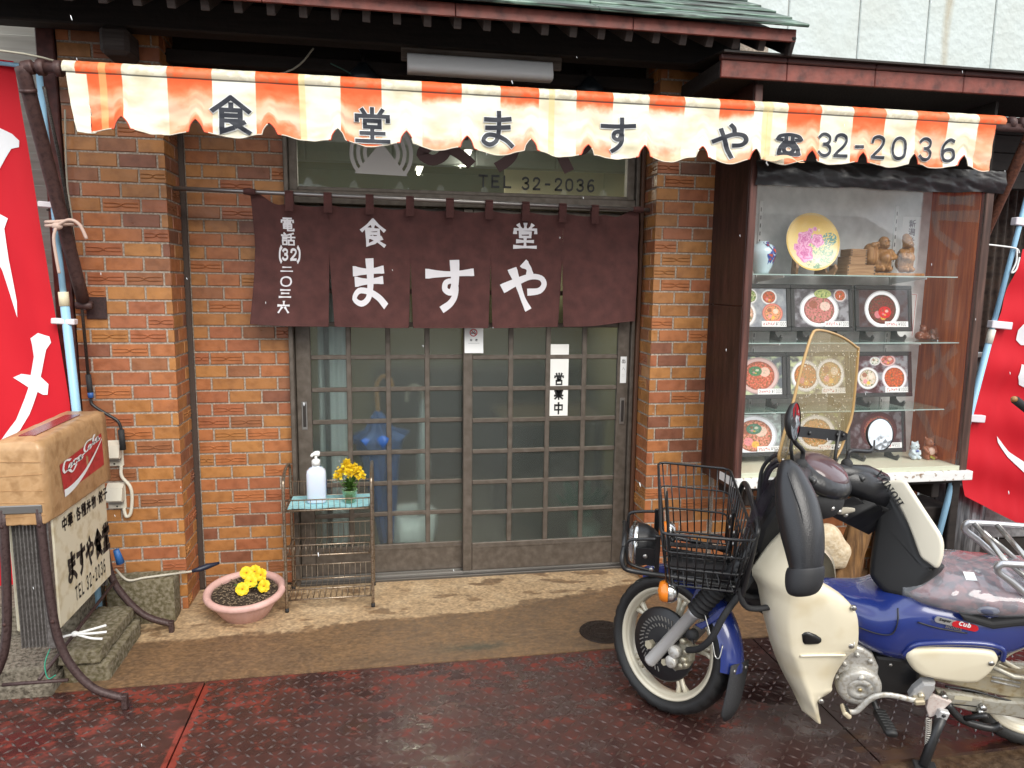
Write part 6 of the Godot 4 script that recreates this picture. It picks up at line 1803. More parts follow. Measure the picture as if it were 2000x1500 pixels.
	for ch in l1:
		var cw := 0.022 if ch == "・" else 0.046
		ink(b1, ch, func(u: float, v: float) -> Vector3: return Vector3(-1.0988, 0.640 - v * 0.048 + (0.648 - z) * 0.0, z - u * (cw - 0.005) * (1.0 if ch != "・" else 1.2)), 0.16)
		z -= cw
	part(sg, "lettering", b1, M.ink)
	for i in 5:
		var ch2: String = "ますや食堂"[i]
		var zz := 0.632 - i * 0.0785
		var b2 := hard()
		ink(b2, ch2, func(u: float, v: float) -> Vector3: return Vector3(-1.0988, 0.498 - v * 0.104, zz - u * 0.073), 0.19, 0.5)
		part(sg, "lettering", b2, M.ink)
	var b3 := hard()
	z = 0.585
	for ch in "TEL 32-2036":
		var cw2 := 0.015 if ch == " " else 0.027
		ink(b3, ch, func(u: float, v: float) -> Vector3: return Vector3(-1.0988, 0.366 - v * 0.052, z - u * (cw2 - 0.006)), 0.17)
		z -= cw2
	part(sg, "lettering", b3, M.ink)
	# top wrapped in brown parcel tape
	var tape_im := ntex(0.012, 621, [[0.0, Color(0.78, 0.74, 0.68)], [0.5, Color(1, 1, 1)], [1.0, Color(0.93, 0.9, 0.85)]])
	var tape := bumpy(mat(lin(0.44, 0.27, 0.135), 0.36, 0.0, tape_im, 2.0), ntex(0.02, 622, [], FastNoiseLite.TYPE_SIMPLEX_SMOOTH, 3, 512, true, 6.0), 0.25)
	var tn := noise(9.0, 623, FastNoiseLite.TYPE_SIMPLEX_SMOOTH, 3)
	var bx := soft()
	var rings := []
	for e in [[0.662, 0.0], [0.667, 0.001], [0.80, 0.0], [0.91, -0.001], [0.934, -0.006], [0.939, -0.016]]:
		var ring := []
		var lo := Vector2(-1.248 - e[1], 0.205 - e[1]); var hi := Vector2(-1.092 + e[1], 0.768 + e[1])
		for side in 4:
			var A: Vector2 = [Vector2(lo.x, lo.y), Vector2(hi.x, lo.y), Vector2(hi.x, hi.y), Vector2(lo.x, hi.y)][side]
			var B: Vector2 = [Vector2(hi.x, lo.y), Vector2(hi.x, hi.y), Vector2(lo.x, hi.y), Vector2(lo.x, lo.y)][side]
			for k in 10:
				var q := A.lerp(B, k / 10.0 + (0.02 if k == 0 else 0.0))
				ring.append(Vector3(q.x + 0.003 * tn.get_noise_2d(q.y * 1.7, e[0] * 2.0), e[0] + 0.004 * tn.get_noise_2d(q.x * 2.0, q.y * 2.0) - (0.012 * (q.y - 0.2) if e[0] > 0.9 else 0.0) + (0.012 * absf(tn.get_noise_1d(q.y * 3.0 + q.x)) if e[0] < 0.66 else 0.0), q.y + 0.003 * tn.get_noise_2d(q.x * 1.7 + 5.0, e[0] * 2.0)))
		rings.append(ring)
	bx.loft(rings, true, true)
	var top := part(sg, "taped_box", bx, tape)
	for e in [0.69, 0.735, 0.775, 0.825, 0.87]:
		part(top, "tape_edge", hard().obox(Vector3(-1.17, e, 0.7688), Vector3(0.152, 0.0016, 0.0016), Basis(Vector3(0, 0, 1), rng.randf_range(-0.05, 0.05))), mat(lin(0.36, 0.2, 0.09), 0.4))
	part(top, "red_slot", hard().obox(Vector3(-1.175, 0.9375, 0.49), Vector3(0.05, 0.003, 0.36), Basis(Vector3.RIGHT, 0.012)), mat(lin(0.17, 0.045, 0.04), 0.25))
	# the red drink panel that the tape leaves open, its script in white
	var rd := hard()
	rd.quad(Vector3(-1.0905, 0.722, 0.632), Vector3(-1.0905, 0.735, 0.275), Vector3(-1.0905, 0.862, 0.283), Vector3(-1.0905, 0.828, 0.650))
	rd.flush()
	var rdp := part(top, "drink_panel", rd, mat(lin(0.46, 0.022, 0.035), 0.4, 0.0, tape_im, 3.0))
	var sc := hard()
	# plain script strokes in a 0..100 box
	for s in ["~20,22 8,12 2,40 6,62 14,56", "~24,52 20,40 16,52 20,62 25,52 28,46", "~36,40 30,38 28,54 33,60 39,52", "~47,40 42,40 40,54 45,60 47,44 48,60 52,54", "53,46 58,44", "~78,2 66,0 58,22 62,44 72,36", "~78,34 73,24 70,34 74,44 79,34 84,24", "~88,-6 84,10 85,36 90,30", "~98,16 92,18 91,32 96,36 98,18 99,36 103,30", "~14,56 24,84 34,66"]:
		var pts := []
		for w in s.trim_prefix("~").split(" "):
			pts.append(Vector2(float(w.split(",")[0]), float(w.split(",")[1])))
		if s.begins_with("~"): pts = smooth2(pts, 5)
		ribbon(sc, pts, func(u: float, v: float) -> Vector3: return Vector3(-1.0892, 0.838 - v * 0.075 + u * 0.03, 0.635 - u * 0.32), 0.055, 0.6)
	sc.flush()
	part(rdp, "script", sc, M.paper)
	var wv := soft()
	wv.patch(func(s: float, t: float) -> Vector3:
		var zz := lerpf(0.632, 0.285, s)
		var y := lerpf(0.737, 0.842, pow(s, 1.5)) - 0.012 * sin(s * PI) 
		return Vector3(-1.0892, y - t * 0.026 * (1.0 - s * 0.8), zz), 24, 1)
	part(rdp, "white_wave", wv, M.paper)
	# curved legs of flat bar
	var legm := bumpy(mat(lin(0.068, 0.04, 0.038), 0.55, 0.2, ntex(0.04, 631, [[0.0, Color(0.5, 0.4, 0.36)], [0.5, Color(0.95, 0.95, 0.95)], [1.0, Color(1, 1, 1)]]), 4.0), M.NM, 0.3)
	for zz in [0.762, 0.215]:
		for s in [-1.0, 1.0]:
			var offs := [0.052, 0.062, 0.078, 0.115, 0.18] if zz > 0.5 else [0.034, 0.036, 0.05, 0.10, 0.175]
			var path := []
			for k in 5: path.append(Vector3(-1.168 + offs[k] * s, [0.715, 0.45, 0.27, 0.16, 0.075][k], zz))
			path.append(Vector3(-1.168 + 0.272 * s, 0.033, zz))
			path = smooth3(path, 4)
			var leg := part(sg, "leg", soft().tube(path, 0.0155, 4, false, Vector2(1.0, 1.0)), legm)
			part(leg, "foot", hard().box(Vector3(-1.168 + 0.272 * s - 0.009, -0.003, zz - 0.012), Vector3(-1.168 + 0.272 * s + 0.009, 0.047, zz + 0.012), 0.002), legm)
			for yy in [0.66, 0.33]:
				part(leg, "bolt", soft().ball(Vector3(-1.168 + ((0.055 if yy > 0.5 else 0.072) if zz > 0.5 else 0.04) * s, yy, zz + 0.0135), Vector3(0.0065, 0.0065, 0.004), 8, 6), M.rust)
		part(sg, "head_bar", hard().box(Vector3(-1.234, 0.70, zz - 0.012), Vector3(-1.102, 0.728, zz + 0.012), 0.003), mat(lin(0.22, 0.21, 0.2), 0.4, 0.7))
		part(sg, "cross_bar", soft().tube([Vector3(-1.268, 0.115, zz), Vector3(-1.068, 0.115, zz)], 0.006, 8), legm)
	part(sg, "brace_rod", soft().tube([Vector3(-1.16, 0.12, 0.755), Vector3(-1.10, 0.235, 0.22)], 0.006, 8), legm)
	var st := thing("string_tie", "white string knotted in a bow under the standing sign", "string")
	part(st, "knot", soft().ball(Vector3(-1.105, 0.20, 0.60), Vector3(0.012, 0.01, 0.012), 8, 6), M.white)
	for q in [[Vector3(-1.04, 0.215, 0.60), Vector3(-1.0, 0.225, 0.6)], [Vector3(-1.05, 0.185, 0.61), Vector3(-1.01, 0.182, 0.615)], [Vector3(-1.05, 0.2, 0.605), Vector3(-1.0, 0.20, 0.6)], [Vector3(-1.14, 0.20, 0.62), Vector3(-1.17, 0.19, 0.63)]]:
		part(st, "end", soft().tube(smooth3([Vector3(-1.105, 0.20, 0.60), q[0], q[1]], 5), 0.0045, 6), M.white)
	part(st, "green_cord", soft().tube(smooth3([Vector3(-1.13, 0.22, 0.72), Vector3(-1.145, 0.17, 0.74), Vector3(-1.135, 0.12, 0.75), Vector3(-1.11, 0.13, 0.75)], 5), 0.002, 5), mat(lin(0.02, 0.25, 0.16), 0.5))
	# steps of concrete block
	var cn := noise(14.0, 641, FastNoiseLite.TYPE_SIMPLEX_SMOOTH, 4)
	var slab := func(lo: Vector3, hi: Vector3, rough: float) -> MB:
		var b := soft()
		b.sg = 0
		var n := 12
		for ax in 3:
			for s in [-1.0, 1.0]:
				b.patch(func(u: float, v: float) -> Vector3:
					var q := Vector3.ZERO
					q[ax] = s; q[(ax + 1) % 3] = (u * 2 - 1) * (s if true else 1.0); q[(ax + 2) % 3] = v * 2 - 1
					var p := (lo + hi) / 2 + q * (hi - lo) / 2
					# chipped edges
					var near := 0
					for k in 3:
						if absf(q[k]) > 0.97: near += 1
					var d := rough * cn.get_noise_3d(p.x * 2.0, p.y * 2.0, p.z * 2.0)
					if near > 1: d -= rough * (0.6 + 1.6 * maxf(0.0, cn.get_noise_3d(p.x, p.y + 9.0, p.z)))
					return p + q.normalized() * d, n, n)
		return b
	M.mosscrete = bumpy(mat(lin(0.20, 0.175, 0.125), 0.95, 0.0, ntex(0.03, 643, [[0.0, Color(0.55, 0.55, 0.42)], [0.4, Color(0.8, 0.78, 0.7)], [0.7, Color(1, 1, 1)], [1.0, Color(1, 0.98, 0.92)]], FastNoiseLite.TYPE_SIMPLEX_SMOOTH, 6), 2.6), ntex(0.08, 644, [], FastNoiseLite.TYPE_CELLULAR, 3, 512, true, 6.0), 0.45)
	var s1 := thing("concrete_block", "smooth concrete slab step nearest the street under the sign", "concrete block")
	part(s1, "upper_slab", slab.call(Vector3(-1.62, 0.042, 0.36), Vector3(-1.185, 0.098, 0.635), 0.003), M.concrete)
	part(s1, "lower_slab", slab.call(Vector3(-1.62, -0.02, 0.37), Vector3(-1.175, 0.040, 0.645), 0.003), M.concrete)
	var s2 := thing("concrete_block", "mossy chipped concrete block stacked right of the slab step", "concrete block")
	part(s2, "upper_slab", slab.call(Vector3(-1.178, 0.072, 0.20), Vector3(-1.035, 0.125, 0.585), 0.006), M.mosscrete)
	part(s2, "lower_slab", slab.call(Vector3(-1.168, -0.02, 0.21), Vector3(-1.012, 0.069, 0.572), 0.007), M.mosscrete)
	var s3 := thing("concrete_block", "upright hollow concrete block at the foot of the left pillar", "concrete block")
	part(s3, "front", slab.call(Vector3(-1.17, -0.01, 0.10), Vector3(-0.905, 0.196, 0.128), 0.004), M.mosscrete)
	part(s3, "back", slab.call(Vector3(-1.17, -0.01, 0.022), Vector3(-0.91, 0.192, 0.046), 0.004), M.mosscrete)
	for q in [[-1.165, -1.13], [-1.055, -1.02], [-0.95, -0.908]]:
		part(s3, "web", slab.call(Vector3(q[0], -0.01, 0.047), Vector3(q[1], 0.19, 0.099), 0.004), M.mosscrete)
	var s4 := thing("concrete_block", "pale concrete step behind the sign at the left edge", "concrete block")
	part(s4, "slab", slab.call(Vector3(-1.9, -0.02, 0.05), Vector3(-1.20, 0.20, 0.345), 0.004), M.concrete)
	# weatherproof sockets on the pillar
	var beige := mat(lin(0.60, 0.56, 0.46), 0.45)
	for q in [[0.662, 0.775, "upper beige weatherproof socket cover on the left pillar"], [0.475, 0.59, "lower beige weatherproof socket cover on the left pillar"]]:
		var so := thing("socket_cover", q[2], "socket", Vector3(-1.146, q[0], 0.002), "socket covers on the left pillar")
		var hh: float = q[1] - q[0]
		part(so, "back_plate", hard().box(Vector3(-0.036, 0, 0), Vector3(0.036, hh, 0.012), 0.004), beige)
		part(so, "hood", hard().prism([Vector2(0.0125, hh - 0.004), Vector2(0.035, hh - 0.018), Vector2(0.055, hh * 0.42), Vector2(0.050, hh * 0.36), Vector2(0.0125, hh * 0.36)], -0.033, 0.033), beige, Transform3D(Basis(Vector3(0, 0, 1), Vector3(0, 1, 0), Vector3(-1, 0, 0)), Vector3.ZERO))
		part(so, "shadow_slot", hard().box(Vector3(-0.028, hh * 0.22, 0.0125), Vector3(0.028, hh * 0.355, 0.03), 0.002), mat(lin(0.25, 0.23, 0.2), 0.6))
		for yy in [0.012, hh - 0.012]:
			part(so, "screw", soft().ball(Vector3(0, yy, 0.0125), Vector3(0.004, 0.004, 0.002), 8, 4), M.bronze_dark)
	single("power_cable", soft().tube(smooth3([Vector3(-1.12, 0.665, 0.012), Vector3(-1.118, 0.62, 0.02), Vector3(-1.088, 0.575, 0.02), Vector3(-1.084, 0.52, 0.016), Vector3(-1.094, 0.455, 0.016), Vector3(-1.112, 0.442, 0.016), Vector3(-1.12, 0.478, 0.014)], 6), 0.007, 8), beige, "beige cable looping from the upper to the lower socket cover", "cable")
	var pc := thing("power_cable", "thin pale cable on the ground with a dark blue plug at the left pillar's foot", "cable")
	part(pc, "cord", soft().tube(smooth3([Vector3(-1.12, 0.26, 0.15), Vector3(-1.08, 0.205, 0.14), Vector3(-1.02, 0.203, 0.12), Vector3(-0.93, 0.200, 0.09), Vector3(-0.88, 0.178, 0.02), Vector3(-0.85, 0.178, 0.01)], 6), 0.005, 7), mat(lin(0.45, 0.42, 0.35), 0.6))
	part(pc, "plug", soft().tube([Vector3(-0.86, 0.178, 0.012), Vector3(-0.83, 0.181, 0.0), Vector3(-0.80, 0.185, -0.02), Vector3(-0.755, 0.19, -0.04)], [0.007, 0.012, 0.013, 0.006], 10), mat(lin(0.012, 0.016, 0.035), 0.4))
	part(pc, "blue_tape", soft().tube([Vector3(-1.095, 0.36, 0.2), Vector3(-1.085, 0.30, 0.19)], [0.012, 0.017], 8), mat(lin(0.02, 0.1, 0.3), 0.5))

func fine_tri(b: MB, a: Vector2, c: Vector2, d: Vector2, f: Callable, n: int) -> void:
	if n == 0:
		if (c - a).cross(d - a) < 0.0: b.tri(f.call(a), f.call(d), f.call(c))
		else: b.tri(f.call(a), f.call(c), f.call(d))
		return
	var ac := (a + c) / 2; var cd := (c + d) / 2; var da := (d + a) / 2
	fine_tri(b, a, ac, da, f, n - 1)
	fine_tri(b, ac, c, cd, f, n - 1)
	fine_tri(b, da, cd, d, f, n - 1)
	fine_tri(b, ac, cd, da, f, n - 1)

func doorstep() -> void:
	# oval pink planter
	var pk := bumpy(mat(lin(0.72, 0.46, 0.42), 0.6, 0.0, ntex(0.02, 701, [[0.0, Color(0.85, 0.82, 0.8)], [1.0, Color(1, 1, 1)]]), 2.0), M.grain, 0.15)
	var pt := thing("planter", "shallow pink plastic planter with fluted sides left of the wire rack", "planter", Vector3(-0.622, 0.0, 0.09))
	var tilt := Transform3D(Basis(Vector3.RIGHT, 0.10), Vector3.ZERO)
	part(pt, "bowl", soft().lathe([Vector2(0.001, 0.004), Vector2(0.088, 0.002), Vector2(0.098, 0.008), Vector2(0.148, 0.096), Vector2(0.152, 0.102), Vector2(0.14, 0.103), Vector2(0.13, 0.085), Vector2(0.09, 0.02), Vector2(0.001, 0.018)], 96, tilt, func(r: float, an: float, i: int) -> float: return r * (1.0 + (0.018 * (1.0 - absf(sin(an * 16.0))) if i in [2, 3] else 0.0))), pk)
	part(pt, "rim", soft().lathe([Vector2(0.14, 0.098), Vector2(0.152, 0.093), Vector2(0.165, 0.098), Vector2(0.171, 0.110), Vector2(0.168, 0.122), Vector2(0.158, 0.127), Vector2(0.145, 0.122), Vector2(0.138, 0.110), Vector2(0.14, 0.098)], 64, tilt), pk)
	var soil := soft()
	var sn := noise(30.0, 703, FastNoiseLite.TYPE_SIMPLEX_SMOOTH, 4)
	var sr := []
	for i in 14:
		var ring := []
		for k in 40:
			var an := TAU * k / 40.0
			var r := 0.137 * (1.0 - i / 13.5)
			ring.append(tilt * Vector3(r * cos(an), 0.104 + 0.008 * sn.get_noise_2d(r * cos(an) * 2, r * sin(an) * 2) + 0.006 * (1.0 - r / 0.137), -r * sin(an)))
		sr.append(ring)
	soil.loft(sr, true, false)
	part(pt, "soil", soil, bumpy(mat(lin(0.055, 0.038, 0.026), 0.95, 0.0, ntex(0.06, 704, [[0.0, Color(0.4, 0.35, 0.3)], [0.6, Color(1, 1, 1)], [1.0, Color(1, 1, 1)]]), 8.0), M.grain, 1.0))
	var ch := hard()
	for i in 420:
		var r := 0.132 * sqrt(rng.randf()); var an := rng.randf() * TAU
		var p := tilt * Vector3(r * cos(an), 0.111 + rng.randf() * 0.004, r * sin(an))
		ch.obox(p, Vector3(rng.randf_range(0.004, 0.014), 0.002, rng.randf_range(0.002, 0.006)), Basis.from_euler(Vector3(rng.randf_range(-0.6, 0.6), rng.randf() * TAU, rng.randf_range(-0.6, 0.6))), 0.0)
	stuff(part(pt, "bark_chips", ch, mat(lin(0.46, 0.37, 0.26), 0.9, 0.0, ntex(0.12, 705, [[0.0, Color(0.3, 0.25, 0.2)], [1.0, Color(1, 1, 1)]]), 6.0)))
	# pansies planted in it: each one a plant of its own
	var yel := mat(lin(0.78, 0.55, 0.012), 0.6)
	yel.backlight_enabled = true
	yel.backlight = Color(0.45, 0.35, 0.02)
	var eye := mat(lin(0.5, 0.2, 0.01), 0.6)
	var grn := mat(lin(0.075, 0.16, 0.03), 0.5)
	grn.backlight_enabled = true
	grn.backlight = Color(0.1, 0.18, 0.04)
	var pan := thing("pansy_plant", "clump of bright yellow pansies planted in the pink planter", "flowers", Vector3(-0.605, 0.118, 0.085))
	for q in [[-0.015, 0.06, -0.02, 0.4], [0.02, 0.062, -0.025, -0.3], [0.05, 0.055, 0.0, -0.5], [-0.02, 0.018, 0.055, 0.2], [0.012, 0.04, 0.03, 0.0], [0.068, 0.022, 0.045, -0.4]]:
		var fl := group_part(pan, "blossom")
		var bs := Basis(Vector3.UP, q[3] * 0.8) * Basis(Vector3.RIGHT, -0.55)
		for k in 5:
			var an := TAU * k / 5.0 + 0.3
			var pe := soft()
			pe.patch(func(s: float, t: float) -> Vector3:
				var w := pow(sin(PI * clampf(0.10 + 0.82 * t, 0, 1)), 0.6) * 0.018
				var x := (s - 0.5) * 2.0 * w
				var y := 0.002 + 0.026 * t
				var z := 0.006 * sin(t * 2.6) + 0.003 * sin(s * 9.0 + k) * t - 0.004 * (k % 2)
				var c := Vector2(x, y).rotated(an)
				return Vector3(q[0], q[1], q[2]) + bs * Vector3(c.x, c.y, z), 6, 6)
			part(fl, "petal", pe, yel)
		part(fl, "eye", soft().ball(Vector3(q[0], q[1], q[2]) + bs * Vector3(0, 0, 0.004), Vector3(0.004, 0.004, 0.003), 8, 6), eye)
	for i in 18:
		var an := TAU * i / 18.0 + rng.randf() * 0.4
		var d := Vector3(cos(an), rng.randf_range(0.3, 0.9), sin(an)).normalized()
		var sd := d.cross(Vector3.UP).normalized()
		var l := rng.randf_range(0.03, 0.055)
		var lf := soft()
		lf.patch(func(s: float, t: float) -> Vector3: return d * (0.022 + l * t) + sd * (s - 0.5) * 0.026 * sin(PI * clampf(t * 0.9 + 0.08, 0, 1)) - Vector3(0, 0.012 * t * t, 0) + Vector3(0, -0.004 * absf(s - 0.5), 0), 3, 4)
		part(pan, "leaf", lf, grn)
	# wire rack
	var rk := thing("wire_rack", "rusty chrome wire rack with three shelves beside the left door", "rack")
	var xl := -0.448; var xr := -0.074; var zf := 0.102; var zb := -0.135
	var wm: Material = M.rustychrome
	for x in [xl, xr]:
		part(rk, "side_frame", soft().tube(smooth3([Vector3(x, 0.0, zf), Vector3(x, 0.3, zf), Vector3(x, 0.555, zf), Vector3(x, 0.60, zf - 0.022), Vector3(x, 0.625, zf - 0.07), Vector3(x, 0.628, zb + 0.07), Vector3(x, 0.61, zb + 0.02), Vector3(x, 0.56, zb), Vector3(x, 0.3, zb), Vector3(x, 0.0, zb)], 4), 0.0068, 10), wm)
		for zz in [zf, zb]: part(rk, "rubber_foot", soft().tube([Vector3(x, 0.0005, zz), Vector3(x, 0.018, zz)], 0.0085, 10), M.blackmatt)
	for y in [0.46, 0.255, 0.052]:
		var sh := group_part(rk, "shelf")
		part(sh, "rim", soft().tube([Vector3(xl, y, zf - 0.006), Vector3(xr, y, zf - 0.006)], 0.0042, 8), wm)
		part(sh, "rim", soft().tube([Vector3(xl, y, zb + 0.006), Vector3(xr, y, zb + 0.006)], 0.0042, 8), wm)
		part(sh, "guard_rail", soft().tube([Vector3(xl, y + 0.048, zf - 0.004), Vector3(xr, y + 0.048, zf - 0.004)], 0.0032, 8), wm)
		part(sh, "guard_rail", soft().tube([Vector3(xl, y + 0.07, zb + 0.004), Vector3(xr, y + 0.07, zb + 0.004)], 0.0032, 8), wm)
		part(sh, "brace", soft().tube([Vector3(xl, y - 0.004, zf - 0.006), Vector3(xl, y - 0.004, zb + 0.006)], 0.003, 6), wm)
		part(sh, "brace", soft().tube([Vector3(xr, y - 0.004, zf - 0.006), Vector3(xr, y - 0.004, zb + 0.006)], 0.003, 6), wm)
		var n := 15
		for k in n:
			var x := lerpf(xl + 0.012, xr - 0.012, k / (n - 1.0))
			part(sh, "wire", soft().tube([Vector3(x, y + 0.048, zf - 0.0075), Vector3(x, y + 0.002, zf - 0.0085), Vector3(x, y - 0.002, zf - 0.014), Vector3(x, y - 0.002, zb + 0.012), Vector3(x, y + 0.07, zb + 0.0075)], 0.0015, 5), wm)
	# mat and what stands on the top shelf
	var cyan := mat(lin(0.36, 0.63, 0.64), 0.6, 0.0, ntex(0.02, 721, [[0.0, Color(0.6, 0.78, 0.86)], [0.42, Color(0.95, 0.98, 1)], [1.0, Color(1, 1, 1)]]), 4.0)
	var mt := soft()
	mt.patch(func(s: float, t: float) -> Vector3: return Vector3(lerpf(xl + 0.012, xr - 0.01, s), 0.4645 + 0.002 * sin(s * 14.0) * t, lerpf(zb + 0.02, zf - 0.016, t)), 16, 4)
	single("shelf_mat", mt, cyan, "pale turquoise plastic mat on the wire rack's top shelf", "mat")
	var bt := thing("pump_bottle", "translucent hand sanitiser pump bottle on the wire rack", "bottle", Vector3(-0.318, 0.4665, -0.005))
	var plastic := mat(lin(0.60, 0.66, 0.76), 0.25)
	plastic.subsurf_scatter_enabled = true
	plastic.subsurf_scatter_strength = 0.3
	var ring := func(y: float, rx: float, rz: float) -> Array:
		var o := []
		for k in 28:
			var an := TAU * k / 28.0
			o.append(Vector3(signf(cos(an)) * pow(absf(cos(an)), 0.55) * rx, y, signf(sin(an)) * pow(absf(sin(an)), 0.55) * rz))
		return o
	part(bt, "body", soft().loft([ring.call(0.0, 0.038, 0.026), ring.call(0.006, 0.043, 0.03), ring.call(0.13, 0.043, 0.03), ring.call(0.148, 0.040, 0.027), ring.call(0.160, 0.026, 0.02), ring.call(0.164, 0.016, 0.015), ring.call(0.172, 0.015, 0.015)]), plastic)
	part(bt, "collar", soft().lathe([Vector2(0.001, 0.170), Vector2(0.019, 0.170), Vector2(0.019, 0.192), Vector2(0.013, 0.198), Vector2(0.006, 0.199), Vector2(0.006, 0.216), Vector2(0.001, 0.217)], 20), M.white)
	part(bt, "nozzle", soft().tube(smooth3([Vector3(0.014, 0.221, -0.006), Vector3(0, 0.223, 0), Vector3(-0.012, 0.221, 0.012), Vector3(-0.018, 0.214, 0.018)], 4), [0.012, 0.0125, 0.013, 0.0125, 0.012, 0.0105, 0.009, 0.008, 0.0075, 0.007, 0.0065, 0.006, 0.0055], 10), M.white)
	var lb := hard()
	for e in [[0.038, 0.095, 0.004], [0.036, 0.08, 0.0035], [0.038, 0.065, 0.004], [0.035, 0.05, 0.003]]:
		lb.box(Vector3(0.0432, e[1], -0.018), Vector3(0.0438, e[1] + e[2] * 2.0, 0.012))
	part(bt, "label_print", lb, mat(lin(0.04, 0.09, 0.3), 0.5))
	var fp := thing("flower_pot", "little glass pot of yellow blossom on the wire rack", "flowers", Vector3(-0.172, 0.4665, 0.012))
	part(fp, "pot", soft().lathe([Vector2(0.001, 0.0), Vector2(0.026, 0.0), Vector2(0.034, 0.055), Vector2(0.036, 0.058), Vector2(0.033, 0.058), Vector2(0.025, 0.006), Vector2(0.001, 0.006)], 24), glass(0.35, Color(0.55, 0.75, 0.5)))
	part(fp, "moss", soft().lathe([Vector2(0.001, 0.008), Vector2(0.022, 0.008), Vector2(0.030, 0.05), Vector2(0.001, 0.055)], 20), mat(lin(0.10, 0.15, 0.03), 0.9, 0.0, ntex(0.1, 733, [[0.0, Color(0.25, 0.3, 0.2)], [1.0, Color(1, 1, 1)]]), 8.0))
	part(fp, "label", hard().box(Vector3(-0.018, 0.014, 0.0318), Vector3(0.014, 0.04, 0.0325)), mat(lin(0.05, 0.09, 0.04), 0.5))
	for i in 60:
		var an := rng.randf() * TAU
		var d := Vector3(cos(an), rng.randf_range(0.5, 1.8), sin(an)).normalized()
		var sd := d.cross(Vector3.UP).normalized()
		var l := rng.randf_range(0.03, 0.06)
		var h0 := rng.randf_range(0.05, 0.09)
		var lf := soft()
		lf.patch(func(s: float, t: float) -> Vector3: return Vector3(0, h0, 0) + d * l * t + sd * (s - 0.5) * 0.02 * sin(PI * clampf(t * 0.9 + 0.08, 0, 1)) - Vector3(0, 0.014 * t * t, 0), 2, 4)
		part(fp, "leaf", lf, mat(lin(0.10, 0.24, 0.035), 0.5) if i % 3 == 0 else grn)
	for q in [[-0.012, 0.178, 0.0, 22], [0.012, 0.165, 0.012, 16], [0.036, 0.148, 0.0, 18], [-0.036, 0.146, 0.005, 16], [0.0, 0.145, 0.026, 18], [0.048, 0.125, 0.015, 12], [-0.05, 0.125, 0.01, 10]]:
		part(fp, "stem", soft().tube([Vector3(0, 0.05, 0), Vector3(q[0] * 0.6, q[1] * 0.6, q[2] * 0.6), Vector3(q[0], q[1] - 0.01, q[2])], 0.0017, 5), grn)
		var cl := hard()
		for i in int(q[3]) * 4:
			var o := Vector3(q[0], q[1], q[2]) + Vector3(rng.randf_range(-1, 1), rng.randf_range(-1, 1), rng.randf_range(-1, 1)).normalized() * rng.randf_range(0.004, 0.024)
			var bs := Basis.from_euler(Vector3(rng.randf() * TAU, rng.randf() * TAU, 0))
			for k in 4:
				var a := bs * (Vector3(cos(PI / 2 * k), 0.25, sin(PI / 2 * k)) * 0.008)
				var s := bs * (Vector3(-sin(PI / 2 * k), 0, cos(PI / 2 * k)) * 0.0042)
				cl.quad(o, o + a * 0.6 - s, o + a, o + a * 0.6 + s)
		cl.flush()
		part(fp, "blossom_cluster", cl, yel)

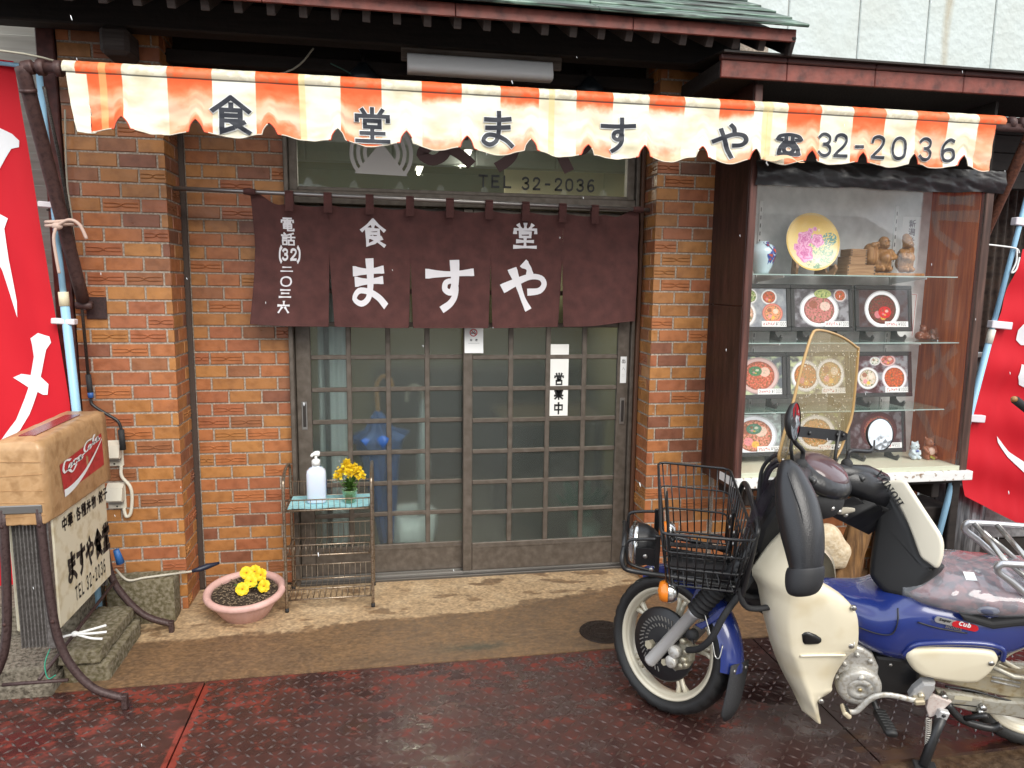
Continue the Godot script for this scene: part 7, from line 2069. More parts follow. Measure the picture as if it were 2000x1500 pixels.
func right_side() -> void:
	var red: Material = M.banner_red
	var wn := noise(1.8, 801, FastNoiseLite.TYPE_SIMPLEX_SMOOTH, 3)
	var bz := func(x: float, y: float) -> float: return 0.29 + 0.03 * wn.get_noise_2d(x * 1.4, y * 0.6) + 0.008 * sin(y * 26.0 + x * 6.0)
	var bn := thing("banner", "red banner with white lettering at the right edge", "banner")
	var ey := [1.64, 1.225, 0.81, 0.55, 0.455, 0.385, 0.33]
	var ex := [2.935, 2.80, 2.722, 2.728, 2.748, 2.90, 3.09]
	var edge := func(y: float) -> float:
		for i in 6:
			if y >= ey[i + 1]: return lerpf(ex[i + 1], ex[i], clampf((y - ey[i + 1]) / (ey[i] - ey[i + 1]), 0, 1))
		return ex[6]
	var cl := soft()
	cl.patch(func(s: float, t: float) -> Vector3:
		var y := lerpf(1.64, 0.46, t)
		var xl: float = edge.call(y)
		var x := xl + 0.5 * s
		var yy := y - (0.24 * s) * smoothstep(0.55, 1.0, t)
		return Vector3(x, yy, bz.call(x, yy)), 30, 80)
	part(bn, "cloth", cl, red)
	var polys := [[[2.908, 0.748], [2.935, 0.722], [2.985, 0.668], [3.074, 0.612], [3.20, 0.56], [3.20, 0.50], [3.065, 0.565], [2.975, 0.645], [2.92, 0.715]], [[2.975, 1.29], [2.955, 1.262], [2.957, 1.215], [2.985, 1.19], [3.06, 1.19], [3.06, 1.29]], [[2.985, 1.10], [2.975, 1.04], [2.99, 1.0], [3.06, 0.97], [3.06, 1.08]]]
	for pl in polys:
		var b := soft()
		var pv := PackedVector2Array()
		for e in pl: pv.append(Vector2(e[0], e[1]))
		var ids := Geometry2D.triangulate_polygon(pv)
		for i in range(0, ids.size(), 3):
			fine_tri(b, pv[ids[i]], pv[ids[i + 1]], pv[ids[i + 2]], func(q: Vector2) -> Vector3: return Vector3(q.x, q.y, bz.call(q.x, q.y) + 0.004), 2)
		b.flush()
		part(bn, "lettering", b, M.banner_white)
	var po := thing("banner_pole", "light blue pole of the right banner beside the display case", "pole")
	part(po, "upper_tube", soft().tube([Vector3(2.96, 2.15, 0.3), Vector3(2.795, 1.25, 0.3)], 0.0115, 12), M.pole_blue)
	part(po, "lower_tube", soft().tube([Vector3(2.797, 1.26, 0.3), Vector3(2.57, 0.0, 0.3)], 0.0145, 12), M.pole_blue)
	part(po, "joint", soft().tube([Vector3(2.799, 1.265, 0.3), Vector3(2.786, 1.20, 0.3)], 0.0165, 12), mat(lin(0.65, 0.63, 0.55), 0.5))
	for q in [[2.885, 1.76], [2.815, 1.287], [2.722, 0.845]]:
		part(po, "banner_clip", hard().obox(Vector3(q[0] + 0.02, q[1], 0.302), Vector3(0.11, 0.035, 0.034), Basis(Vector3(0, 0, 1), -0.08), 0.003), mat(lin(0.66, 0.62, 0.66), 0.5))
	var st := thing("string_tie", "white string tying the right banner pole to the display case", "string")
	part(st, "line", soft().tube(smooth3([Vector3(2.69, 1.655, 0.32), Vector3(2.76, 1.65, 0.325), Vector3(2.86, 1.64, 0.32), Vector3(2.885, 1.62, 0.315)], 5), 0.004, 6), M.white)
	part(st, "loose_end", soft().tube(smooth3([Vector3(2.865, 1.64, 0.32), Vector3(2.868, 1.58, 0.322), Vector3(2.85, 1.53, 0.32), Vector3(2.872, 1.545, 0.322), Vector3(2.885, 1.60, 0.32)], 5), 0.004, 6), M.white)
	# rolled clear sheeting standing in the corner
	var rs := thing("sheet_roll", "upright roll of cloudy plastic sheeting between display case and right banner", "roll", Vector3(2.90, 0.0, 0.08))
	var rm := bumpy(mat(lin(0.42, 0.43, 0.45), 0.22, 0.1, wood_tex_v(811, Color(0.25, 0.25, 0.26), Color(1, 1, 1)), 2.0), M.NM, 0.4)
	part(rs, "roll", soft().lathe([Vector2(0.001, 0.0), Vector2(0.12, 0.0), Vector2(0.125, 0.22), Vector2(0.13, 0.47), Vector2(0.12, 0.475), Vector2(0.10, 0.45), Vector2(0.001, 0.44)], 60, Transform3D(), func(r: float, an: float, i: int) -> float: return r * (1.0 + 0.03 * sin(an * 11.0 + i) + 0.02 * sin(an * 23.0))), rm)
	part(rs, "mesh_rim", soft().tube(smooth3([Vector3(0.125, 0.47, 0), Vector3(0, 0.475, 0.125), Vector3(-0.125, 0.47, 0), Vector3(0, 0.475, -0.125)], 8, true), 0.006, 6, true), M.steel)
	var dk := thing("dark_crate", "dark crate standing under the display case's right end", "crate")
	part(dk, "body", hard().box(Vector3(2.44, 0.0, 0.06), Vector3(2.72, 0.40, 0.26), 0.006), M.darkwood)
	part(dk, "post", hard().box(Vector3(2.655, 0.0, 0.27), Vector3(2.70, 0.555, 0.315), 0.004), M.darkwood)
	# folding trolley
	var tr := thing("hand_trolley", "folded hand trolley with red metal frame behind the motorcycle seat", "trolley")
	var rmet := mat(lin(0.14, 0.035, 0.03), 0.45, 0.2)
	part(tr, "handle_bar", soft().tube([Vector3(2.62, 0.185, 0.42), Vector3(3.2, 0.175, 0.42)], 0.013, 10), rmet)
	part(tr, "side_bar", soft().tube([Vector3(2.63, 0.185, 0.42), Vector3(2.78, 0.05, 0.5)], 0.011, 10), rmet)
	part(tr, "red_grip", soft().tube([Vector3(2.60, 0.19, 0.44), Vector3(2.69, 0.05, 0.52)], 0.014, 10), mat(lin(0.55, 0.02, 0.02), 0.5))
	# two pieces of driftwood and a draped cloth
	var dw := bumpy(mat(lin(0.36, 0.19, 0.065), 0.7, 0.0, wood_tex_v(821, Color(0.36, 0.32, 0.3), Color(1, 1, 1)), 3.2), M.NM, 0.4)
	var ln := noise(6.0, 823, FastNoiseLite.TYPE_SIMPLEX_SMOOTH, 3)
	for q in [[Vector3(1.985, 0, 0.45), Vector3(0.115, 0.46, 0.0), 0.048, 0.055, "taller gnarled driftwood post behind the motorcycle, leaning right"], [Vector3(2.155, 0, 0.45), Vector3(0.03, 0.44, 0.0), 0.062, 0.022, "shorter forked driftwood post beside the taller one"]]:
		var o := thing("driftwood_post", q[4], "driftwood", q[0], "driftwood posts behind the motorcycle")
		var rr := []
		for i in 13:
			var t := i / 12.0
			var ring2 := []
			var rad: float = lerpf(q[2], q[3], smoothstep(0.0, 0.35, t)) * (1.0 + 0.35 * pow(1.0 - t, 4.0))
			for k in 20:
				var an := TAU * k / 20.0
				var d := rad * (1.0 + 0.30 * ln.get_noise_3d(cos(an) * 0.35, t * 0.7 + q[2] * 20.0, sin(an) * 0.35) + 0.08 * sin(an * 5.0))
				ring2.append((q[1] as Vector3) * t + Vector3(cos(an) * d, 0.0, sin(an) * d * 0.8))
			rr.append(ring2)
		part(o, "trunk", soft().loft(rr), dw)
	var cb := thing("wooden_crate", "low brown wooden crate behind the motorcycle leg shield", "crate", Vector3(1.86, 0.0, 0.38))
	for k in 3:
		part(cb, "board", hard().box(Vector3(-0.10, 0.003 + 0.085 * k, 0.0), Vector3(0.115, 0.083 + 0.085 * k, 0.018), 0.003), mat(lin(0.16, 0.075, 0.04), 0.7, 0.0, wood_tex(831, Color(0.5, 0.45, 0.42), Color(1, 1, 1)), 2.0))
	part(cb, "lid", hard().box(Vector3(-0.105, 0.2585, -0.18), Vector3(0.12, 0.275, 0.02), 0.003), M.rafter)
	part(cb, "back", hard().box(Vector3(-0.10, 0.003, -0.18), Vector3(0.115, 0.258, -0.165), 0.003), M.rafter)
	for sx in [-0.10, 0.10]: part(cb, "side", hard().box(Vector3(sx, 0.003, -0.1645), Vector3(sx + 0.014, 0.2575, -0.0005), 0.003), M.rafter)
	var cm := bumpy(mat(lin(0.66, 0.58, 0.44), 0.9, 0.0, ntex(0.02, 833, [[0.0, Color(0.8, 0.74, 0.66)], [1.0, Color(1, 1, 1)]]), 4.0), ntex(0.03, 834, [], FastNoiseLite.TYPE_SIMPLEX_SMOOTH, 4, 512, true, 8.0), 0.6)
	var pr := [[Vector3(1.84, 0.33, 0.43), Vector3(1.93, 0.35, 0.44), 0.05, 0.055], [Vector3(1.93, 0.35, 0.44), Vector3(1.985, 0.29, 0.46), 0.045, 0.045], [Vector3(1.93, 0.3, 0.45), Vector3(1.965, 0.245, 0.465), 0.048, 0.035], [Vector3(1.85, 0.3, 0.44), Vector3(1.87, 0.25, 0.45), 0.05, 0.035], [Vector3(1.985, 0.26, 0.468), Vector3(1.995, 0.225, 0.47), 0.02, 0.012], [Vector3(1.92, 0.25, 0.46), Vector3(1.925, 0.225, 0.465), 0.03, 0.02]]
	single("draped_cloth", blob(pr, 0.03, 0.008), cm, "cream cloth bundled over the brown crate behind the motorcycle", "cloth")
	# handlebar end of a bicycle that leans in from the right
	var hb := thing("bicycle_handlebar", "black brake lever and grip poking in at the right edge", "handlebar")
	part(hb, "grip", soft().tube([Vector3(2.36, 1.035, 0.9), Vector3(2.46, 0.98, 0.88), Vector3(2.7, 0.9, 0.85)], [0.016, 0.017, 0.017], 10), M.blackmatt)
	part(hb, "grip_cap", soft().ball(Vector3(2.355, 1.038, 0.9), Vector3(0.012, 0.012, 0.012), 10, 8), mat(lin(0.3, 0.15, 0.05), 0.4))
	part(hb, "brake_lever", soft().tube(smooth3([Vector3(2.40, 0.94, 0.93), Vector3(2.43, 0.92, 0.93), Vector3(2.50, 0.93, 0.91), Vector3(2.62, 0.91, 0.88)], 5), 0.009, 8), M.black)

func motorcycle() -> void:
	var bk := thing("motorcycle", "blue and cream delivery motorcycle with wire basket parked before the display case", "motorcycle")
	var th := deg_to_rad(20.0); var ln := deg_to_rad(11.5)
	var u := Vector3(cos(th), 0, sin(th)); var n0 := Vector3(-sin(th), 0, cos(th))
	bk.transform = Transform3D(Basis(u, Vector3.UP * cos(ln) + n0 * sin(ln), n0 * cos(ln) - Vector3.UP * sin(ln)), Vector3(0.938, 0, 1.0))
	var rk := deg_to_rad(26.5)
	var rot := Basis(Vector3(sin(rk), cos(rk), 0).normalized(), -deg_to_rad(43.0))
	var A0 := Vector3(-0.072, 0, 0)
	var S := Transform3D(rot, A0 - rot * A0)
	# finishes
	var wetn := ntex(0.09, 901, [], FastNoiseLite.TYPE_CELLULAR, 1, 512, true, 3.0)
	var cream := mat(lin(0.66, 0.60, 0.455), 0.3, 0.0, ntex(0.006, 903, [[0.0, Color(0.9, 0.86, 0.78)], [0.5, Color(1, 1, 1)], [1.0, Color(1, 1, 1)]]), 1.5)
	cream.clearcoat_enabled = true; cream.clearcoat = 0.4; cream.clearcoat_roughness = 0.15
	var blue := mat(lin(0.012, 0.026, 0.155), 0.25)
	blue.clearcoat_enabled = true; blue.clearcoat = 0.8; blue.clearcoat_roughness = 0.08
	var blk := bumpy(mat(lin(0.012, 0.012, 0.013), 0.4), M.NM, 0.2)
	var leather := bumpy(mat(lin(0.012, 0.012, 0.014), 0.34, 0.0), wetn, 0.35)
	leather.uv1_scale = Vector3.ONE * 6.0
	var silver := mat(lin(0.50, 0.49, 0.46), 0.38, 0.35, ntex(0.02, 905, [[0.0, Color(0.68, 0.62, 0.52)], [0.5, Color(1, 1, 1)], [1.0, Color(1, 1, 1)]]), 6.0)
	var grey := mat(lin(0.40, 0.385, 0.33), 0.42, 0.35, ntex(0.02, 907, [[0.0, Color(0.7, 0.62, 0.48)], [0.5, Color(1, 1, 1)], [1.0, Color(1, 1, 1)]]), 4.0)
	var wheelm := mat(lin(0.60, 0.55, 0.43), 0.35, 0.2)
	var wire := mat(lin(0.014, 0.014, 0.015), 0.35)
	var Zx := Transform3D(Basis(Vector3(1, 0, 0), Vector3(0, 0, 1), Vector3(0, -1, 0)), Vector3.ZERO)   # lathe axis along n
	# ----- wheels
	for wi in 2:
		var c := Vector3(0.010, 0.234, -0.016) if wi == 0 else Vector3(1.17, 0.226, 0)
		var X := S if wi == 0 else Transform3D()
		var wh := group_part(bk, "wheel")
		var at := X * Transform3D(Basis().scaled(Vector3.ONE * (1.04 if wi == 0 else 1.0)), c)
		var ty := soft()
		ty.xf = at * Zx
		var prof := [Vector2(0.177, -0.024), Vector2(0.183, -0.036), Vector2(0.196, -0.043), Vector2(0.208, -0.0425), Vector2(0.217, -0.037), Vector2(0.2235, -0.022), Vector2(0.226, 0), Vector2(0.2235, 0.022), Vector2(0.217, 0.037), Vector2(0.208, 0.0425), Vector2(0.196, 0.043), Vector2(0.183, 0.036), Vector2(0.177, 0.024), Vector2(0.177, -0.024)]
		ty.lathe(prof, 180, Transform3D(), func(r: float, an: float, i: int) -> float:
			if i >= 4 and i <= 8:
				var k := int(round(an / TAU * 180.0))
				if i == 6: return r - (0.0016 if k % 6 == 0 else 0.0)
				return r - (0.0032 if k % 6 in ([0, 1] if i < 6 else [3, 4]) else 0.0)
			return r)
		part(wh, "tyre", ty, M.rubber)
		var rm := soft()
		rm.xf = at * Zx
		rm.lathe([Vector2(0.180, -0.0275), Vector2(0.1815, -0.031), Vector2(0.177, -0.0325), Vector2(0.172, -0.030), Vector2(0.166, -0.024), Vector2(0.1655, -0.0215), Vector2(0.162, -0.020), Vector2(0.158, -0.012), Vector2(0.158, 0.012), Vector2(0.162, 0.020), Vector2(0.1655, 0.0215), Vector2(0.166, 0.024), Vector2(0.172, 0.030), Vector2(0.177, 0.0325), Vector2(0.1815, 0.031), Vector2(0.180, 0.0275), Vector2(0.180, -0.0275)], 90)
		part(wh, "rim", rm, wheelm)
		var hb := soft()
		hb.xf = at * Zx
		hb.lathe([Vector2(0.001, -0.05), Vector2(0.022, -0.05), Vector2(0.03, -0.035), Vector2(0.045, -0.02), Vector2(0.045, 0.02), Vector2(0.03, 0.035), Vector2(0.022, 0.05), Vector2(0.001, 0.05)], 24)
		part(wh, "hub", hb, wheelm)
		for k in 5:
			var an := TAU * (k + 0.13) / 5.0
			var sp := soft()
			sp.xf = at
			for s in [-1.0, 1.0]:
				var d := Vector3(cos(an + 0.06 * s), sin(an + 0.06 * s), 0)
				var d2 := Vector3(cos(an + 0.10 * s), sin(an + 0.10 * s), 0)
				sp.tube([d2 * 0.04, d * 0.10, d * 0.138, d2 * 0.162], [0.011, 0.0085, 0.0085, 0.012], 6, false, Vector2(1.0, 1.0))
			part(wh, "spoke", sp, wheelm)
		if wi == 0:
			var dc := soft()
			dc.xf = at * Zx
			dc.sg = 0
			dc.lathe([Vector2(0.03, 0.030), Vector2(0.105, 0.030), Vector2(0.116, 0.034), Vector2(0.119, 0.040), Vector2(0.114, 0.046), Vector2(0.07, 0.050), Vector2(0.03, 0.052), Vector2(0.001, 0.052)], 60)
			part(wh, "disc_cover", dc, blk)
			var sl := hard()
			sl.xf = at
			for ring in [[0.083, 40, 0.017], [0.062, 30, 0.012]]:
				for k in ring[1]:
					var an: float = TAU * k / ring[1]
					if sin(an - 0.4) < -0.93: continue
					sl.obox(Vector3(cos(an) * ring[0], sin(an) * ring[0], 0.0495 if ring[0] > 0.07 else 0.0515), Vector3(ring[2], 0.0042, 0.003), Basis(Vector3(0, 0, 1), an + 0.5), 0.0006)
			stuff(part(wh, "disc_slots", sl, mat(lin(0.24, 0.23, 0.21), 0.4, 0.7)))
	# ----- fork
	for s in [1.0, -1.0]:
		var fk := group_part(bk, "fork_leg")
		var a := Vector3(0.004, 0.182, 0.082 * s); var b := Vector3(0.143, 0.404, 0.078 * s); var d := (b - a).normalized()
		var lo := soft(); lo.xf = S
		lo.tube([a - d * 0.006, a, a + d * 0.004, b - d * 0.012, b - d * 0.01, b], [0.017, 0.0205, 0.0205, 0.0205, 0.0235, 0.0235], 18)
		part(fk, "slider", lo, mat(lin(0.50, 0.50, 0.49), 0.38, 0.3))
		var bt := soft(); bt.xf = S
		var pts := []; var rr := []
		for k in 25:
			pts.append(b + d * (0.004 + 0.115 * k / 24.0)); rr.append(0.026 + (0.006 if (k / 2) % 2 == 0 else 0.0) + 0.003 * k / 24.0)
		bt.tube(pts, rr, 16)
		part(fk, "rubber_boot", bt, M.blackmatt)
		var up := soft(); up.xf = S
		up.tube([b + d * 0.115, b + d * 0.30], 0.019, 12)
		part(fk, "upper_tube", up, blk)
		if s > 0:
			var ax := soft(); ax.xf = S
			ax.tube([Vector3(-0.004, 0.226, -0.10), Vector3(-0.004, 0.226, 0.085)], 0.009, 10)
			part(fk, "axle", ax, M.steel)
			var nut := soft(); nut.xf = S; nut.sg = -1
			nut.tube([Vector3(-0.006, 0.236, 0.07), Vector3(-0.006, 0.236, 0.092)], 0.015, 6)
			nut.tube([Vector3(0.055, 0.198, 0.06), Vector3(0.055, 0.198, 0.078)], 0.012, 6)
			part(fk, "axle_nut", nut, mat(lin(0.5, 0.45, 0.33), 0.4, 0.5))
	var cl := group_part(bk, "brake_caliper")
	var cb := soft(); cb.xf = S
	cb.sg = -1
	cb.prism([Vector2(0.055, 0.19), Vector2(0.09, 0.18), Vector2(0.125, 0.20), Vector2(0.142, 0.235), Vector2(0.14, 0.275), Vector2(0.115, 0.29), Vector2(0.09, 0.28), Vector2(0.075, 0.25), Vector2(0.06, 0.22)], 0.035, 0.062, 0.008)
	part(cl, "body", cb, mat(lin(0.24, 0.22, 0.17), 0.5, 0.5))
	var pc := soft(); pc.xf = S
	pc.tube([Vector3(0.088, 0.248, 0.055), Vector3(0.088, 0.248, 0.084), Vector3(0.088, 0.248, 0.087)], [0.021, 0.021, 0.017], 18)
	pc.tube([Vector3(0.082, 0.212, 0.055), Vector3(0.082, 0.212, 0.084), Vector3(0.082, 0.212, 0.087)], [0.02, 0.02, 0.016], 18)
	part(cl, "piston_housing", pc, silver)
	var bo := soft(); bo.xf = S
	for q in [[0.112, 0.292, 0.0105], [0.128, 0.262, 0.009], [0.125, 0.235, 0.010], [0.118, 0.212, 0.009], [0.135, 0.222, 0.008], [0.06, 0.27, 0.009]]:
		bo.tube([Vector3(q[0], q[1], 0.055), Vector3(q[0], q[1], 0.079), Vector3(q[0], q[1], 0.081)], [q[2], q[2], q[2] * 0.7], 10)
	part(cl, "bolt", bo, mat(lin(0.36, 0.33, 0.25), 0.4, 0.7))
	var bj := soft(); bj.xf = S
	bj.tube([Vector3(0.14, 0.325, 0.06), Vector3(0.14, 0.325, 0.085)], [0.019, 0.016], 16)
	part(cl, "rubber_plug", bj, M.blackmatt)
	var hs := soft(); hs.xf = S
	hs.tube(smooth3([Vector3(0.135, 0.272, 0.075), Vector3(0.19, 0.305, 0.10), Vector3(0.235, 0.36, 0.115), Vector3(0.262, 0.44, 0.11), Vector3(0.28, 0.50, 0.08), Vector3(0.32, 0.60, 0.05)], 6), 0.0105, 9)
	part(cl, "hose", hs, M.blackmatt)
	# ----- front mudguard with flap
	var fd := group_part(bk, "front_mudguard")
	var fm := soft(); fm.xf = S
	var rings := []
	for i in 31:
		var an := deg_to_rad(lerpf(122, 1, i / 30.0))
		var ring := []
		for k in 9:
			var t := (k - 4) / 4.0
			var w := 0.058 if i > 1 else 0.046
			var r := 0.268 - 0.020 * t * t - 0.018 * pow(absf(t), 6.0)
			ring.append(Vector3(0.010 + cos(an) * r, 0.232 + sin(an) * r, -0.016 + t * w))
		rings.append(ring)
	fm.loft(rings, false, false)
	part(fd, "shell", fm, blue)
	var fl := soft(); fl.xf = S
	fl.loft(range(8).map(func(i: int) -> Array:
		var t := i / 7.0
		var w := 0.052 * (1.0 if t < 0.75 else sqrt(maxf(0.02, 1.0 - pow((t - 0.75) / 0.27, 2.0))))
		var uu := 0.270 + 0.004 * sin(t * 3.0) - 0.014 * t
		var vv := 0.27 - 0.195 * t
		return [Vector3(uu, vv, -w - 0.016), Vector3(uu, vv, w - 0.016), Vector3(uu + 0.005, vv, w - 0.016), Vector3(uu + 0.005, vv, -w - 0.016)]))
	part(fd, "rubber_flap", fl, mat(lin(0.045, 0.046, 0.05), 0.75, 0.0, ntex(0.05, 911, [[0.0, Color(0.6, 0.6, 0.6)], [1.0, Color(1, 1, 1)]]), 5.0))
	var rv := soft(); rv.xf = S
	for s in [-1.0, 1.0]: rv.ball(Vector3(0.276, 0.250, -0.016 + 0.034 * s), Vector3(0.004, 0.006, 0.006), 8, 6)
	part(fd, "rivet", rv, M.steel)
	var stay := soft(); stay.xf = S
	stay.sg = -1
	stay.prism([Vector2(0.135, 0.355), Vector2(0.165, 0.35), Vector2(0.222, 0.41), Vector2(0.238, 0.455), Vector2(0.215, 0.44), Vector2(0.175, 0.385)], 0.05, 0.062, 0.003)
	stay.prism([Vector2(0.10, 0.40), Vector2(0.118, 0.395), Vector2(0.158, 0.50), Vector2(0.128, 0.51)], 0.045, 0.055, 0.003)
	part(fd, "stay", stay, blue)
	var st2 := soft(); st2.xf = S
	st2.tube(smooth3([Vector3(0.165, 0.42, 0.07), Vector3(0.215, 0.33, 0.072), Vector3(0.232, 0.292, 0.072), Vector3(0.246, 0.292, 0.07), Vector3(0.245, 0.33, 0.06)], 4), 0.0022, 6)
	part(fd, "wire_guide", st2, M.steel)
	# ----- headlamp and its guards, fixed to the frame
	var hl := group_part(bk, "headlight")
	var AX := Transform3D(Basis(Vector3(0, 0, 1), Vector3(-1, 0, 0), Vector3(0, -1, 0)), Vector3(-0.075, 0.625, 0))  # lathe axis towards the front
	var sh := soft()
	sh.lathe([Vector2(0.001, -0.05), Vector2(0.03, -0.048), Vector2(0.052, -0.03), Vector2(0.066, -0.005), Vector2(0.071, 0.02), Vector2(0.071, 0.026)], 32, AX)
	part(hl, "shell", sh, blk)
	var rg := soft()
	rg.lathe([Vector2(0.0715, 0.022), Vector2(0.076, 0.024), Vector2(0.076, 0.034), Vector2(0.070, 0.040), Vector2(0.066, 0.038), Vector2(0.0715, 0.022)], 36, AX)
	part(hl, "rim", rg, M.chrome)
	var le := soft()
	le.lathe([Vector2(0.066, 0.036), Vector2(0.055, 0.047), Vector2(0.035, 0.053), Vector2(0.001, 0.056)], 32, AX)
	part(hl, "lens", le, glass(0.18, Color(0.9, 0.93, 0.95)))
	var rf := soft()
	rf.lathe([Vector2(0.065, 0.034), Vector2(0.05, 0.01), Vector2(0.025, -0.01), Vector2(0.001, -0.015)], 28, AX)
	part(hl, "reflector", rf, M.chrome)
	var gd := group_part(bk, "front_guard")
	for s in [-1.0, 1.0]:
		part(gd, "loop", soft().tube(smooth3([Vector3(-0.042, 0.70, 0.088 * s), Vector3(-0.10, 0.695, 0.088 * s), Vector3(-0.128, 0.685, 0.088 * s), Vector3(-0.132, 0.65, 0.088 * s), Vector3(-0.128, 0.61, 0.088 * s), Vector3(-0.09, 0.592, 0.088 * s), Vector3(-0.042, 0.585, 0.088 * s)], 4), 0.0052, 8), wire)
		part(gd, "upright", hard().box(Vector3(-0.046, 0.575, 0.084 * s - 0.004), Vector3(-0.030, 0.712, 0.084 * s + 0.004), 0.002), wire)
		part(gd, "bumper", soft().tube(smooth3([Vector3(-0.142, 0.655, 0.075 * s), Vector3(-0.146, 0.64, 0.105 * s), Vector3(-0.142, 0.615, 0.118 * s), Vector3(-0.118, 0.600, 0.12 * s), Vector3(-0.02, 0.592, 0.12 * s), Vector3(0.10, 0.577, 0.115 * s), Vector3(0.21, 0.556, 0.10 * s)], 5), 0.0078, 10), wire)
	part(gd, "cross_tube", soft().tube([Vector3(-0.142, 0.655, -0.075), Vector3(-0.142, 0.655, 0.075)], 0.0078, 10), wire)
	part(gd, "side_plate", hard().prism([Vector2(-0.105, 0.60), Vector2(-0.045, 0.60), Vector2(-0.045, 0.66), Vector2(-0.105, 0.66)], 0.078, 0.083), blk)
	part(gd, "bolt", soft().ball(Vector3(-0.075, 0.632, 0.084), Vector3(0.008, 0.008, 0.004), 10, 6), M.steel)
	part(gd, "bolt", soft().ball(Vector3(-0.055, 0.593, 0.095), Vector3(0.008, 0.008, 0.005), 10, 6), M.steel)
	for s in [1.0, -1.0]:
		var ind := group_part(bk, "indicator")
		var IX := Transform3D(Basis(Vector3(0, 0, 1), Vector3(-1, 0, 0), Vector3(0, -1, 0)), Vector3(-0.003, 0.548, 0.138 * s) if s > 0 else Vector3(-0.003, 0.60, -0.135))
		var am := soft()
		am.lathe([Vector2(0.034, 0.0), Vector2(0.034, 0.012), Vector2(0.028, 0.024), Vector2(0.001, 0.030)], 24, IX, func(r: float, an: float, _i: int) -> float: return r)
		var amb := mat(lin(0.75, 0.20, 0.008), 0.15)
		amb.clearcoat_enabled = true; amb.clearcoat = 0.6
		part(ind, "lens", am, amb)
		part(ind, "shell", soft().lathe([Vector2(0.0345, -0.001), Vector2(0.034, -0.014), Vector2(0.026, -0.028), Vector2(0.001, -0.034)], 24, IX), M.chrome)
		part(ind, "stem", soft().tube([Vector3(-0.003, 0.56, 0.13 * s), Vector3(0.02, 0.588, 0.10 * s)], 0.008, 8), blk)
	# ----- basket
	var bs := group_part(bk, "basket")
	var top := [Vector3(-0.036, 0.80, 0.222), Vector3(0.228, 0.80, 0.228), Vector3(0.204, 0.80, -0.236), Vector3(-0.036, 0.80, -0.262)]
	var bot := [Vector3(-0.008, 0.588, 0.160), Vector3(0.204, 0.588, 0.170), Vector3(0.194, 0.588, -0.150), Vector3(-0.008, 0.588, -0.160)]
	var loop := func(t: float) -> Array:
		var q := []
		for k in 4: q.append((bot[k] as Vector3).lerp(top[k], t))
		var o := []
		for k in 4:
			var a: Vector3 = q[k]; var p: Vector3 = q[(k + 3) % 4]; var nx: Vector3 = q[(k + 1) % 4]
			o.append(a + (p - a).normalized() * 0.022); o.append(a + (p - a).normalized() * 0.007 + (nx - a).normalized() * 0.007); o.append(a + (nx - a).normalized() * 0.022)
		return o
	for e in [[1.0, 0.0046], [0.66, 0.0028], [0.34, 0.0036], [0.0, 0.004]]:
		part(bs, "hoop", soft().tube(loop.call(e[0]), e[1], 7, true), wire)
	for k in 4:
		var n := [9, 13, 9, 13][k] as int
		for i in n:
			var t := (i + 0.5) / n
			var a := (bot[k] as Vector3).lerp(bot[(k + 1) % 4], t); var b := (top[k] as Vector3).lerp(top[(k + 1) % 4], t)
			part(bs, "wire", soft().tube([a, b], 0.0025, 5), wire)
	for i in 9:
		var t := (i + 0.5) / 9.0
		part(bs, "floor_wire", soft().tube([(bot[0] as Vector3).lerp(bot[3], t), (bot[1] as Vector3).lerp(bot[2], t)], 0.0024, 5), wire)
	for i in 6:
		var t := (i + 0.5) / 6.0
		part(bs, "floor_wire", soft().tube([(bot[0] as Vector3).lerp(bot[1], t), (bot[3] as Vector3).lerp(bot[2], t)], 0.0024, 5), wire)
	for q in [0.62]:
		part(bs, "front_plate", hard().obox(Vector3(0.012 - 0.03 * q, 0.60 + 0.2 * q, 0.0), Vector3(0.006, 0.05, 0.30), Basis(), 0.002), wire)
	for s in [-1.0, 1.0]:
		part(bs, "bracket", hard().box(Vector3(0.0, 0.594, 0.06 * s - 0.012), Vector3(0.20, 0.5975, 0.06 * s + 0.012)), blk)
		part(bs, "mounting_strap", hard().box(Vector3(0.196, 0.55, 0.05 * s - 0.012), Vector3(0.203, 0.74, 0.05 * s + 0.012), 0.001), blk)
		for yy in [0.63, 0.68, 0.72]:
			part(bs, "bolt", soft().ball(Vector3(0.193, yy, 0.05 * s), Vector3(0.004, 0.007, 0.007), 8, 6), M.steel)
	part(bs, "back_loop", soft().tube(smooth3([Vector3(0.215, 0.56, 0.155), Vector3(0.225, 0.66, 0.165), Vector3(0.235, 0.76, 0.165), Vector3(0.245, 0.80, 0.12), Vector3(0.245, 0.80, -0.12), Vector3(0.235, 0.76, -0.165), Vector3(0.225, 0.66, -0.165)], 5), 0.009, 9), wire)
	# ----- dark core behind the shield: steering head cover
	var hc := soft()
	hc.sg = -1
	hc.prism([Vector2(0.20, 0.50), Vector2(0.245, 0.63), Vector2(0.262, 0.76), Vector2(0.30, 0.845), Vector2(0.37, 0.86), Vector2(0.41, 0.80), Vector2(0.40, 0.62), Vector2(0.46, 0.45), Vector2(0.36, 0.40)], -0.075, 0.075, 0.02)
	part(bk, "head_cover", hc, blk)
	var tray := soft()
	tray.sg = -1
	tray.prism([Vector2(0.0, 0.575), Vector2(0.2, 0.555), Vector2(0.26, 0.53), Vector2(0.25, 0.50), Vector2(0.17, 0.525), Vector2(0.0, 0.562)], -0.075, 0.075, 0.006)
	part(bk, "carrier_base", tray, blk)
